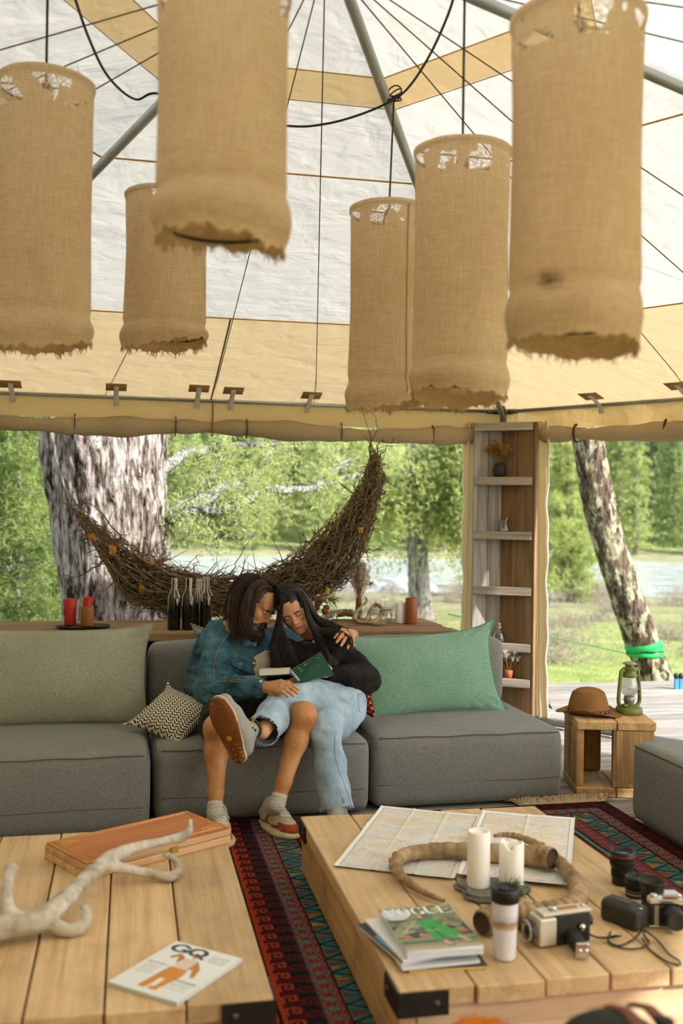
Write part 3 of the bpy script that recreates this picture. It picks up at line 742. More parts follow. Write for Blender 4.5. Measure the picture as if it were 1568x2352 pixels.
# river
def river_mat():
    n = N('river_water'); vec = n.co((.25, 1, 1), rnd_=False, rot=(0, 0, YAW))
    foam = n.ramp(n.noise(vec, 2.6, 6, .65, .4), [(.38, (.34, .39, .42, 1)), (.58, (.76, .80, .82, 1))])
    return n.done(n.bsdf(foam, .12, 0, n.bump(n.noise(vec, 5, 5), .5, .08), .8))
rv = MB().grid(lambda u, v: (lambda p: V(p.x, p.y, -.70 + .02 * sn(u * 60, v * 9)))(_f0 * (27.0 + 28.5 * v) + _r0 * ((u - .5) * 90)), 60, 10)
tag(rv.build('river', river_mat()), 'pale river with white rapids beyond the meadow', None, None, 'structure')
# grass blades near the deck
def tri_scatter(P_, size, n, rs, up=.0, flat=0., asp=.1, spread=1.0):
    """n thin triangles round each point"""
    P_ = np.repeat(np.asarray(P_, float), n, 0); m = len(P_)
    d = rs.normal(size=(m, 3)) * spread; d[:, 2] += up; d[:, 2] *= (1 - flat); d /= np.linalg.norm(d, axis=1, keepdims=True)
    sd = np.cross(d, rs.normal(size=(m, 3))); sd /= np.linalg.norm(sd, axis=1, keepdims=True)
    L = (size if np.isscalar(size) else np.repeat(size, n)) * rs.uniform(.6, 1.3, m); L = L[:, None]
    v = np.stack([P_ - sd * L * asp, P_ + sd * L * asp, P_ + d * L], 1).reshape(-1, 3)
    return v, np.arange(3 * m).reshape(-1, 3)
def leaf_mat(name, a, b, tr=.4, sc=2.0):
    n = N(name); c = n.ramp(n.noise(n.co((1, 1, 1)), sc, 4, .6), [(.3, a), (.7, b)])
    df = n.n('ShaderNodeBsdfDiffuse'); tl = n.n('ShaderNodeBsdfTranslucent'); mx = n.n('ShaderNodeMixShader'); n.l(c, df.inputs[0]); n.l(c, tl.inputs[0]); mx.inputs[0].default_value = tr
    n.l(df.outputs[0], mx.inputs[1]); n.l(tl.outputs[0], mx.inputs[2]); return n.done(mx)
rs = np.random.RandomState(5)
M_grass = leaf_mat('grass_blades', '84944e', 'b3bc78', .35, 1.5)
pts = []
while len(pts) < 16000:
    D = 6.5 + 13 * rs.rand() ** 1.3; s = rs.uniform(-.42, .42) * D; p = _f0 * D + _r0 * s
    if p.y < 8.35 and -2.5 < p.x < 5.75: continue
    pts.append((p.x, p.y, hillz(p.x, p.y)))
gv, gf = tri_scatter(np.repeat(np.array(pts), 2, 0) + rs.normal(size=(2 * len(pts), 3)) * np.array([.08, .08, 0]), .055, 1, rs, 2.2, 0, .06)
tag(mk('grass', (gv, gf), M_grass, None, False), 'short bright grass growing beyond the deck', 'grass', None, 'stuff')
# low dry bushes
M_bush = leaf_mat('dry_bush', '8f8478', 'b4a79a', .2, 3.0)
bushes = []
for k in range(3):
    q = rs.normal(size=(260, 3)) * np.array([.34, .34, .16]); q[:, 2] = np.abs(q[:, 2]) + .03
    bv, bf = tri_scatter(np.repeat(q, 3, 0) + rs.normal(size=(780, 3)) * .05, .10, 3, rs, 1.0, 0, .04); bushes.append((bv, bf))
protos = []; taken = []
def free_spot(d0, d1, s0, s1, gap):
    for _ in range(400):
        D = rs.uniform(d0, d1); p = _f0 * D + _r0 * (rs.uniform(s0, s1) * D)
        if all((p - t).length > gap for t in taken): break
    taken.append(p); return p
for k in range(70):
    p = free_spot(13.5, 29, -.40, .40, 1.9)
    if k < 3:
        o = tag(mk('dry_bush', bushes[k], M_bush, None, False), 'low grey-brown dry bush in the meadow before the river', 'bush', 'dry bushes in the meadow'); protos.append(o)
    else: o = inst(protos[k % 3])
    o.location = (p.x, p.y, hillz(p.x, p.y) - .02); o.rotation_euler = (0, 0, rs.uniform(0, 6)); o.scale = [rs.uniform(.65, 1.1)] * 3
# river stones
S = []
M_rock = plain('river_stone', 'a9b0b8', .8, 0, .3, .25, .5, 12)
for k in range(3):
    q = Sculpt(.09); r_ = rs.rand(3)
    q.ell((0, 0, 0), (.5, .36 + .1 * r_[0], .26), None, .1); q.ell((.3 * r_[1], .2, .05), (.3, .25, .2), None, .15); v, f = q.run(); v = wrinkle(v, f, .08, 2.5 + k); S.append((v, f))
protos = []
for k in range(46):
    p = free_spot(29.5, 36, -.28, .08, 1.15)
    if k < 3: o = tag(mk('river_stone', S[k], M_rock), 'pale rounded stone on the river bank behind the branch sculpture', 'stone', 'stones on the river bank'); protos.append(o)
    else: o = inst(protos[k % 3])
    o.location = (p.x, p.y, hillz(p.x, p.y) + .05); o.rotation_euler = (0, 0, rs.uniform(0, 6)); o.scale = [rs.uniform(.5, 1.5)] * 3
# ---- forest on the far bank
M_trunk_far = plain('pale_trunk', '8d8a80', .9)
def conifer(kind, h, seed):
    r_ = np.random.RandomState(seed); T = MB().tube([(0, 0, -.5), (.05, 0, h * .5), (0, 0, h)], [.16 * h / 10, .10 * h / 10, .02], 6)
    P_ = []; D_ = []; nl = 34
    for k in range(nl):
        t = (k + r_.rand()) / nl; z = h * (.04 + .96 * t) if kind else h * (.05 + .95 * t); R = (.15 if kind else .12) * h * (1 - t) ** .8 + .12
        for b in range(9):
            a = r_.uniform(0, 6.28); rr = R * r_.uniform(.45, 1.1)
            for s in np.linspace(.25, 1, 4): P_.append((math.cos(a) * rr * s, math.sin(a) * rr * s, z - .28 * rr * s + r_.normal() * .05))
    v, f = tri_scatter(np.array(P_), .26 + .008 * h, 5, r_, -.35, 0, .13)
    return T, v, f
M_f = [leaf_mat('far_spruce_green', '6a8052', '8fa26c', .4, .5), leaf_mat('far_larch_green', '9ba968', 'bec786', .45, .5), leaf_mat('far_pine_green', '7d925c', 'a2b278', .4, .5)]
protos = []
for i, (kd, h) in enumerate(((1, 11), (0, 12), (1, 9.5), (0, 13))):
    T = thing('forest_tree', 'conifer in the forest on the hillside across the river', 'tree', (0, 0, 0), 0, 'forest trees across the river')
    tr, v, f = conifer(kd, h, i); tr.build('trunk', M_trunk_far, T); tag(mk('foliage', (v, f), M_f[[0, 1, 2, 1][i]], T, False), kind='stuff'); protos.append(T)
used = [0] * 4
spots = []; D = 57.0; ri = 0
while len(spots) < 225:
    n_r = int(.77 * D / 3.4)
    for row in range(n_r): spots.append((D + rs.uniform(-.5, .5), -60 + 1760 * (row + .5 * (ri % 2) + rs.uniform(.3, .5)) / n_r))
    D += 3.9; ri += 1
for (D, x) in spots:
    s = (x - 784) / FPX * D; p = _f0 * D + _r0 * s; q = rs.choice(4, p=[.25, .35, .2, .2])
    o = protos[q] if not used[q] else copy_tree(protos[q]); used[q] = 1
    o.location = (p.x, p.y, hillz(p.x, p.y)); o.rotation_euler = (0, 0, rs.uniform(0, 6)); o.scale = (rs.uniform(.8, .95),) * 2 + (rs.uniform(.8, 1.1),)
# ---- bark
def bark_mat(name, dark, mid, light, sc=1.0, lich=None, st=.16):
    n = N(name); vec = n.co((sc, sc, sc * st), rnd_=False); 
    g = n.noise(vec, 9, 8, .68, 1.4); g2 = n.noise(n.co((sc, sc, sc * .35), rnd_=False), 22, 5, .6)
    h = n.math('ADD', n.math('MULTIPLY', g, .7), n.math('MULTIPLY', g2, .3))
    col = n.ramp(h, [(.41, dark), (.48, mid), (.58, light)])
    if lich:
        l = n.ramp(n.noise(n.co((sc, sc, sc * .6), rnd_=False), 6, 5, .65), [(.5, (0, 0, 0, 1)), (.6, (1, 1, 1, 1))]); col = n.mix(l, col, lich)
    return n.done(n.bsdf(col, .92, 0, n.bump(h, 1.0, .05), .15))
def trunk_mesh(path, nu=120, nv=150, ridge=.05, seed=0, stretch=.14, freq=7.):
    """path: (centre, radius) rows bottom->top; ridged bark in the geometry"""
    rows = spline([tuple(c) + (r,) for c, r in path], max(2, nv // (len(path) - 1)))
    C_ = np.array([r[:3] for r in rows]); R_ = np.array([r[3] for r in rows]); a = np.linspace(0, 2 * np.pi, nu, endpoint=False)
    ca, sa = np.cos(a), np.sin(a); n = len(rows)
    z = C_[:, 2][:, None] + 0 * a[None]
    q = np.stack([ca[None] * R_[:, None] * freq + seed + .8 * np.sin(z * 3), sa[None] * R_[:, None] * freq, z * freq * stretch], -1)
    n1 = vnoise(q); n2 = vnoise(q * 2.3 + 9); n3 = vnoise(q * 5.1 + 4)
    rid = (1 - np.abs(n1)) * .6 + (1 - np.abs(n2)) * .3 + n3 * .15
    big = vnoise(np.stack([ca[None] + seed + 0 * z, sa[None] + 0 * z, z * .6], -1)) * .06
    rr = R_[:, None] * (1 + big) + ridge * (.5 - rid)
    v = np.stack([C_[:, 0][:, None] + rr * ca, C_[:, 1][:, None] + rr * sa, z], -1).reshape(-1, 3)
    i, j = np.meshgrid(np.arange(nu), np.arange(n - 1)); f = np.stack([j * nu + i, j * nu + (i + 1) % nu, (j + 1) * nu + (i + 1) % nu, (j + 1) * nu + i], -1).reshape(-1, 4)
    return v, f
def branch_tube(mb, pts, r0, r1, rs_, wob=.03, n=6, seg=6):
    p = spline([tuple(q) for q in pts], seg); m = len(p)
    mb.tube([Vector(q) + V(*(rs_.normal(size=3) * wob * (0 if k in (0,) else 1))) for k, q in enumerate(p)], [r0 + (r1 - r0) * k / (m - 1) for k in range(m)], n)
    return [Vector(q) for q in p]
M_bark1 = bark_mat('larch_bark', '2c221c', '7a6e65', 'b8b1ac', 1.5, None, .2)
M_bark2 = bark_mat('lichen_bark', '2c2620', '57493c', '7a6c5c', 1.6, 'b5b294')
M_bark3 = bark_mat('grey_bark', '4a4642', '837e79', 'a9a5a0', 1.2)
M_branch = bark_mat('branch_bark', '55504a', '8f8c85', 'd2d5d2', 3.0, None, 1.0)
M_larchleaf = leaf_mat('larch_needles', 'a2b068', 'cdd698', .5, 1.2)
# big larch
D0 = 8.4
lt = thing('large_larch', 'huge larch trunk with deeply furrowed bark behind the sofa', 'tree', at(280, 1700, D0))
off = -lt.location
tp = [(at(284, 1800, D0), 150), (at(280, 1640, D0), 136), (at(277, 1430, D0), 127), (at(258, 1200, D0), 133), (at(236, 1000, D0), 140), (at(222, 760, D0), 122), (at(214, 400, D0), 105), (at(210, -400, D0), 80)]
mk('trunk', trunk_mesh([(c + off, w_ * D0 / FPX) for c, w_ in tp], 200, 230, .07, 1, .13, 9.), M_bark1, lt)
rs = np.random.RandomState(11); tuft = []; bm = MB()
def twigs(base, r_, n, L, mb, out, droop=-.25):
    for _ in range(n):
        k = r_.randint(1, len(base)); a = base[k]; d = (base[k] - base[k - 1]).normalized() + V(*(r_.normal(size=3) * .7)); d.z += r_.uniform(-.3, .5); d.normalize()
        l = L * r_.uniform(.5, 1.2); p = [a, a + d * l * .5 + V(0, 0, droop * l * .1), a + d * l + V(0, 0, droop * l)]
        q = branch_tube(mb, p, .008, .003, r_, .006, 4, 4); out += [tuple(z) for z in q]
        for _ in range(3):
            kk = r_.randint(1, len(q)); d2 = V(*r_.normal(size=3)); d2.z = d2.z * .5 - .1; d2.normalize(); e = q[kk] + d2 * l * .45
            mb.tube([q[kk], e], [.004, .002], 3); out += [tuple(q[kk].lerp(e, t)) for t in (.25, .5, .75, 1)]
limbs = [
    ([(375, 1195, 8.4), (430, 1165, 8.6), (520, 1120, 8.9), (575, 1108, 9.2), (650, 1128, 9.5), (720, 1122, 9.8), (790, 1098, 10.2), (860, 1085, 10.8)], .055, .014),
    ([(378, 1190, 8.4), (440, 1180, 8.3), (510, 1172, 8.3), (560, 1150, 8.4), (590, 1128, 8.6)], .05, .02),
    ([(575, 1108, 9.2), (600, 1070, 9.3), (625, 1020, 9.4), (650, 960, 9.6)], .03, .015),
    ([(370, 1080, 8.4), (440, 1040, 9.0), (560, 1025, 9.8), (700, 1010, 10.5), (860, 1000, 11.5)], .045, .012),
    ([(372, 960, 8.4), (500, 930, 9.2), (680, 930, 10.2), (900, 960, 11.6), (1020, 985, 12.4)], .05, .012),
    ([(430, 1165, 8.6), (470, 1120, 8.9), (500, 1060, 9.2), (515, 1000, 9.4)], .025, .01),
    ([(720, 1122, 9.8), (800, 1060, 10.4), (900, 1045, 11.2)], .02, .008)]
for L_, r0, r1 in limbs:
    b = MB(); q = branch_tube(b, [at(*p) + off for p in L_], r0 * 1.25, r1 * 1.3, rs, .012, 7, 8)
    twigs(q, rs, 15, .42, b, tuft); b.build('branch', M_branch, lt)
tuft = np.array(tuft); tuft = np.repeat(tuft, 4, 0) + rs.normal(size=(len(tuft) * 4, 3)) * .05
v, f = tri_scatter(tuft, .036, 5, rs, .1, 0, .12)
tag(mk('foliage', (v, f), M_larchleaf, lt, False), kind='stuff')
# leaning trunk with green slackline
D1 = 10.8
lean_t = thing('leaning_larch', 'leaning lichen-covered tree trunk wrapped with a green strap', 'tree', at(1520, 1600, D1)); off = -lean_t.location
tp = [(at(1540, 1640, D1), 62), (at(1516, 1582, D1), 46), (at(1482, 1500, D1), 40), (at(1448, 1400, D1), 41), (at(1414, 1300, D1), 39), (at(1383, 1190, D1), 38), (at(1345, 990, D1), 36), (at(1300, 760, D1), 33), (at(1230, 400, D1), 27), (at(1100, -300, D1), 14)]
mk('trunk', trunk_mesh([(c + off, w_ * D1 / FPX) for c, w_ in tp], 90, 220, .035, 7, .16, 12.), M_bark2, lean_t)
M_sling = plain('green_webbing', '1fae5a', .6, 0, .4, .15)
sl = thing('slackline_strap', 'bright green strap wound round the leaning trunk and pulled tight towards the tent', 'strap', at(1480, 1490, D1)); off = -sl.location
def wrap(y0, y1, wdt):
    pts = []
    for t in np.linspace(0, 2 * math.pi, 30):
        y = y0 + (y1 - y0) * (.5 - .5 * math.cos(t)) ; cx = 1345 + (y - 990) * .268; c = at(cx, y, D1) + off
        R = 42 * D1 / FPX; pts.append(c + _r0 * (-R * math.cos(t)) - _f0 * (R * math.sin(t)))
    return MB().tube(pts, .005, 8, flat=wdt / .005, up=(0, 0, 1), closed=False)
for (a, b, w_) in ((1493, 1472, .03), (1488, 1487, .024), (1502, 1500, .022)): 
    m_ = wrap(a, b, w_); m_.build('wrap', M_sling, sl)
MB().tube([at(1445, 1502, D1) + off, at(1240, 1458, 9.9) + off, at(1030, 1410, 9.1) + off], .014, 6, flat=.4).build('line', plain('dark_green_webbing', '2f7d33', .6), sl)
# twin trunks in the meadow
D2 = 19.5
tw = thing('twin_trunk_larch', 'twin grey larch trunks standing in the meadow behind the brown candle', 'tree', at(960, 1425, D2)); off = -tw.location
for path in ([(at(962, 1440, D2), 24), (at(955, 1400, D2), 15), (at(948, 1280, D2), 13.5), (at(938, 1150, D2), 13), (at(935, 1000, D2), 11), (at(930, 600, D2), 6)], [(at(975, 1440, D2), 28), (at(975, 1405, D2), 20), (at(966, 1280, D2), 17), (at(965, 1150, D2), 17), (at(960, 1000, D2), 13), (at(965, 500, D2), 6)]):
    mk('trunk', trunk_mesh([(c + off, w_ * D2 / FPX) for c, w_ in path], 40, 80, .05, 3, .16, 8.), M_bark3, tw)
tuft = []; 
for L_ in ([(980, 1185, D2), (1020, 1160, 19.3), (1075, 1150, 19)], [(975, 1130, D2), (1010, 1100, 19.2), (1070, 1105, 19)], [(940, 1110, D2), (900, 1100, 19), (850, 1120, 18.8)], [(960, 1050, D2), (1020, 1030, 19), (1090, 1040, 18.6)], [(940, 1040, D2), (880, 1040, 19), (820, 1060, 18.8)], [(965, 1170, D2), (1030, 1210, 19.2), (1070, 1215, 19)], [(940, 1180, D2), (900, 1175, 19.2), (850, 1190, 19)]):
    b = MB(); q = branch_tube(b, [at(*p) + off for p in L_], .10, .03, rs, .02, 6, 6); twigs(q, rs, 22, 1.0, b, tuft); b.build('branch', M_branch, tw)
tuft = np.array(tuft); tuft = np.repeat(tuft, 4, 0) + rs.normal(size=(len(tuft) * 4, 3)) * .11
v, f = tri_scatter(tuft, .1, 4, rs, .1, 0, .13); tag(mk('foliage', (v, f), M_larchleaf, tw, False), kind='stuff')
# young pines on the left and beyond
def young_pine(label, x, y0, y1, D, spread, nb, leafm, seed, name='young_pine', size=.05, tr=.035):
    r_ = np.random.RandomState(seed); base = at(x, y0, D); base.z = hillz(base.x, base.y); T = thing(name, label, 'tree', base); top = at(x + 4, y1, D) - base
    q = branch_tube(MB(), [V(0, 0, 0), top * .5 + V(.03, 0, 0), top], tr, tr * .3, r_, .0)
    MB().tube([V(0, 0, 0), top * .5 + V(.03, 0, 0), top], [tr, tr * .7, tr * .3], 8).build('trunk', M_branch, T); tf = []; b = MB()
    for k in range(nb):
        t = .03 + .97 * (k + r_.rand()) / nb; a = r_.uniform(0, 6.28); l = spread * (1 - .45 * t) * r_.uniform(.6, 1.1); p0 = top * t
        p = [p0, p0 + V(math.cos(a) * l * .5, math.sin(a) * l * .5, -.02), p0 + V(math.cos(a) * l, math.sin(a) * l, .12 * l)]
        qq = branch_tube(b, p, .012, .004, r_, .012, 4, 5); tf += [tuple(z) for z in qq[2:]]
        for z in qq[3:]:
            for _ in range(2): tf.append(tuple(z + V(*(r_.normal(size=3) * .14))))
    tag(b.build('branches', M_branch, T), kind='stuff')
    tf = np.array(tf); tf = np.repeat(tf, 6, 0) + r_.normal(size=(len(tf) * 6, 3)) * .055
    v, f = tri_scatter(tf, size * 1.6, 6, r_, .3, 0, .07); tag(mk('foliage', (v, f), leafm, T, False), kind='stuff')
M_pineleaf = leaf_mat('pine_needles', '76894e', 'a6b472', .4, 2.0)
young_pine('slender young pine with soft green needles at the photo\'s far left', 36, 1500, 700, 11, .75, 74, M_pineleaf, 3)
young_pine('bushy pine sapling behind the red candles', 125, 1470, 1180, 13, .55, 34, M_pineleaf, 4)
young_pine('small larch standing right of the wooden shelf beyond the meadow', 1300, 1340, 1020, 24, .9, 40, M_larchleaf, 6, 'young_larch', .09, .05)
young_pine('tall thin larch near the river beside the canvas flap', 1262, 1330, 900, 30, 1.4, 50, M_larchleaf, 8, 'young_larch', .12, .07)
# ================================================================== THE COUPLE
from mathutils.bvhtree import BVHTree
def bvh(v, f): return BVHTree.FromPolygons([tuple(p) for p in np.asarray(v).tolist()], [tuple(q) for q in np.asarray(f).tolist()])
def surf(tree, x, y, lift=.002):
    d = ray(x, y).normalized(); h = tree.ray_cast(CC, d)
    if h[0] is None: return None
    return h[0] - d * lift
def A(x, y, D): return tuple(at(x, y, D))
def AR(x, y, D, r): return tuple(at(x, y, D)) + (r,)
def frame(fwd, up, c):
    y = Vector(fwd).normalized(); z = Vector(up); z = (z - y * z.dot(y)).normalized(); x = y.cross(z)
    return Matrix(((x.x, y.x, z.x, c[0]), (x.y, y.y, z.y, c[1]), (x.z, y.z, z.z, c[2]), (0, 0, 0, 1)))
def cv(r, u, f): return CR * r + CU * u + CF * f
def join(*parts):
    V_ = []; F_ = []; n = 0; T_ = []
    for i, (v, f) in enumerate(parts):
        V_.append(np.asarray(v)); F_.append(np.asarray(f) + n); n += len(v); T_.append(np.full(len(f), i))
    return np.concatenate(V_), np.concatenate(F_), np.concatenate(T_)
def skin_mat(name, a, b, hair=0):
    n = N(name); vec = n.co((1, 1, 1), rnd_=False); c = n.ramp(n.noise(vec, 14, 6, .6), [(.3, a), (.7, b)])
    if hair:
        hr = n.ramp(n.noise(n.co((420, 420, 70), rnd_=False), 1, 3, .7), [(.55, (0, 0, 0, 1)), (.66, (hair, hair, hair, 1))]); c = n.mix(hr, c, '5c3a22')
    at_ = n.n('ShaderNodeAttribute', attribute_name='Col'); 
    return n.done(n.bsdf(c, .5, 0, n.bump(n.noise(vec, 180, 3), .12, .002), .4, sss=.12))
M_skin_m = skin_mat('tanned_skin', 'ab764f', 'c49068'); M_leg = skin_mat('hairy_leg_skin', 'a8713f', 'c48f5e', .35); M_skin_w = skin_mat('light_tan_skin', 'b98460', 'd2a27e')
M_lip_m = plain('lip', '9c5a48', .45); M_lip_w = plain('lip_rose', 'b06656', .4); M_lash = plain('lash', '17110d', .6)
def head(s, M, woman, vox=.0028):
    """head with brow, sockets, lids, nose, lips, jaw, ears and neck; local y = face, z = up, origin at eye level"""
    S_ = Sculpt(vox); q = lambda x, y, z: tuple(M @ (Vector((x, y, z)) * s)); R = [list(M[i][:3]) for i in range(3)]
    E = lambda c, r, k=.02, op=1, t=0: S_.ell(q(*c), [a * s for a in r], R, k * s, op, t)
    Cn = lambda a, b, ra, rb, k=.015, op=1, t=0: S_.cone(q(*a), q(*b), ra * s, rb * s, k * s, op, t)
    E((0, -.014, .036), (.074, .094, .084)); E((0, .03, -.035), (.058, .062, .082), .03)
    for x in (-1, 1):
        E((x * .04, .05, -.028), (.027, .03, .024), .025)
        Cn((x * .054, -.005, -.055), (x * .02, .07, -.104), .02, .017 if woman else .021, .03)
        E((x * .075, -.008, -.012), (.011, .021, .032), .01)
    E((0, .08, -.104), (.02 if not woman else .016, .016, .016), .02)
    E((0, .055, .05), (.056, .036, .045), .03)                                     # forehead
    Cn((-.042, .08, .019), (.042, .08, .019), .009 if woman else .013, .009 if woman else .013, .02)
    for x in (-1, 1): E((x * .031, .099, .0), (.019, .015, .012), .014, -1)
    for x in (-1, 1): E((x * .031, .0755, -.001), (.0165, .0155, .0125), .003)
    Cn((0, .086, .012), (0, .112 if not woman else .109, -.034), .0065, .0105 if not woman else .0088, .014)
    for x in (-1, 1): E((x * .011, .098, -.037), (.0085, .011, .0075), .008)
    E((0, .08, -.07), (.03, .018, .022), .02)
    lw = .0235 if not woman else .0235
    Cn((-lw, .086, -.067), (0, .0962, -.0648), .0022, .0052, .004, 1, 1); Cn((0, .0962, -.0648), (lw, .086, -.067), .0052, .0022, .004, 1, 1)
    Cn((-lw * .8, .085, -.0735), (0, .0938, -.0765), .003, .0060, .005, 1, 1); Cn((0, .0938, -.0765), (lw * .8, .085, -.0735), .0060, .003, .005, 1, 1)
    Cn((-lw, .0925, -.0705), (0, .102, -.0705), .0015, .0015, .002, -1); Cn((0, .102, -.0705), (lw, .0925, -.0705), .0015, .0015, .002, -1)
    Cn((0, -.025, -.06), (0, -.052, -.2), .05 if woman else .058, .052 if woman else .064, .03)
    v, f = S_.run(); v = relax(v, f, 1, .4)
    # brows, lash lines laid on the surface
    det = MB(); tr = bvh(v, f); yd_ = -Vector(M.col[1][:3])
    def face(x, z, e): 
        h = tr.ray_cast(Vector(q(x, .3, z)), yd_); return (h[0] - yd_ * e * s) if h[0] is not None else Vector(q(x, .09, z))
    for x in (-1, 1):
        bw_ = .0034 if woman else .0042
        for dz in (-.0016, 0., .0016):
            det.tube([face(x * (.012 + .036 * t), (.0135 + dz) + (.0105 * t - .0085 * t * t * t if woman else .008 * t - .008 * t * t), .0006) for t in np.linspace(0, 1, 9)], [bw_ * s * (.55 + .45 * math.sin(math.pi * min(1, .25 + t * .75))) * .6 for t in np.linspace(0, 1, 9)], 5)
        det.tube([face(x * (.0155 + .031 * t), -.0055 - .0055 * math.sin(math.pi * t) + .002 * t, .0003) for t in np.linspace(0, 1, 9)], [(.0012 if woman else .0010) * s * (.5 + .5 * math.sin(math.pi * t)) + .0003 for t in np.linspace(0, 1, 9)], 4)
    c = v[f].mean(1); lc = (np.c_[c, np.ones(len(c))] @ np.array(M.inverted()).T)[:, :3] / s
    xr = np.clip(1 - (lc[:, 0] / lw) ** 2, 0, 1); up_ = lc[:, 2] > -.0705; hgt = np.where(up_, .0078 * xr ** .7 - .0022 * np.exp(-(lc[:, 0] / .004) ** 2), .0105 * xr ** .6)
    lipm = ((np.abs(lc[:, 2] + .0705) < hgt) & (lc[:, 1] > .06)).astype(np.int32)
    return v, f, lipm, det
def strands(guides, n, seed, r=.0032, wave=.006, tip=.35, seg=5):
    """tubes following guide paths; guide = list of (x,y,D,bundle radius)"""
    r_ = np.random.RandomState(seed); mb = MB()
    for _ in range(n):
        g = guides[r_.randint(len(guides))]; o = r_.normal(size=3) * .5; o = o / max(1, np.linalg.norm(o)); ph = r_.uniform(0, 6.3, 3); fr = r_.uniform(.7, 1.6); pts = []
        cut = r_.uniform(.75, 1.0)
        sp_ = spline([tuple(at(p[0], p[1], p[2])) + (p[3],) for p in g], seg); m = max(4, int(len(sp_) * cut))
        for k in range(m):
            p = sp_[k]; t = k / m
            pts.append(Vector(p[:3]) + Vector(tuple(o * p[3] + wave * t * np.sin(fr * k * .75 + ph))))
        mb.tube(pts, [r * (1 if k < m * .6 else 1 - (1 - tip) * (k - m * .6) / (m * .4)) * r_.uniform(.7, 1.2) for k in range(m)], 3, False)
    return mb
def crown(M, s, c, r, n, seed, px_=0., lo=-35, hi=150, down=105, rad=.0013, wave=.002, back=.25):
    """combed strands from a parting over the crown of the head"""
    r_ = np.random.RandomState(seed); mb = MB(); c = np.array(c); r = np.array(r)
    for k in range(n):
        sd = r_.choice([-1, 1]); al = math.radians(r_.uniform(lo, hi)); d0 = np.array([px_, -math.sin(al) + 0, math.cos(al)]); d0 = np.array([px_, math.sin(-al), math.cos(al)]); d0 /= np.linalg.norm(d0)
        sx = np.array([sd, 0, 0]); lift = r_.uniform(.98, 1.07); ph = r_.uniform(0, 6.3); mx = math.radians(down * r_.uniform(.8, 1.0)); pts = []
        for i in range(13):
            p_ = mx * i / 12; d = d0 * math.cos(p_) + sx * math.sin(p_) + np.array([0, -back * math.sin(p_) * (1 if al < 1 else .3), 0]); d /= np.linalg.norm(d)
            p = c + d * r * lift + np.array([0, wave * math.sin(i * .9 + ph), wave * math.sin(i * .7 + ph * 2)]); pts.append(M @ (Vector(p.tolist()) * s))
        mb.tube(pts, [rad * r_.uniform(.8, 1.2)] * 13, 3, False)
    return mb
def hair_mat(name, a, b):
    n = N(name); c = n.ramp(n.noise(n.co((60, 60, 14), rnd_=False), 1, 4, .6), [(.3, a), (.7, b)]); return n.done(n.bsdf(c, .42, 0, n.bump(n.noise(n.co((260, 260, 40), rnd_=False), 1, 3), .4, .003), .5))
M_hair_m = hair_mat('dark_brown_hair', '1f140d', '4a3020'); M_hair_w = hair_mat('black_brown_hair', '120c09', '2a1c15'); M_beard = hair_mat('beard_hair', '1d120c', '46301f')
def denim(name, a, b, sc=500, worn=None):
    n = N(name); v1 = n.noise(n.co((sc, sc, sc * .2), rnd_=False), 1, 3, .6); big = n.noise(n.co((1, 1, 1), rnd_=False), 9, 5, .6)
    c = n.ramp(n.math('ADD', n.math('MULTIPLY', v1, .22), n.math('MULTIPLY', big, .78)), [(.36, a), (.64, b)])
    return n.done(n.bsdf(c, .9, 0, n.bump(n.math('ADD', n.math('MULTIPLY', v1, .08), n.noise(n.co((1, 1, 1), rnd_=False), 26, 4, .55)), .3, .004), .2))
M_denim = denim('blue_denim', '1c3b4a', '4f7684'); M_jean = denim('light_jeans', '7f97a8', 'a9bdca'); M_thread = plain('tan_thread', '9c8450', .8)
M_short = denim('charcoal_denim', '1d1a17', '39342d'); M_black_d = denim('black_denim', '100f0e', '2a2724'); M_tee = fabric('oatmeal_tee', 'bdb39e', 'd0c7b2', 420, .95, .2, .03); M_tee_d = fabric('charcoal_tee', '262524', '353331', 420, .95, .2, .03)
M_sock = fabric('cream_sock', 'a7a291', 'c9c4b2', 500, .95, .5)
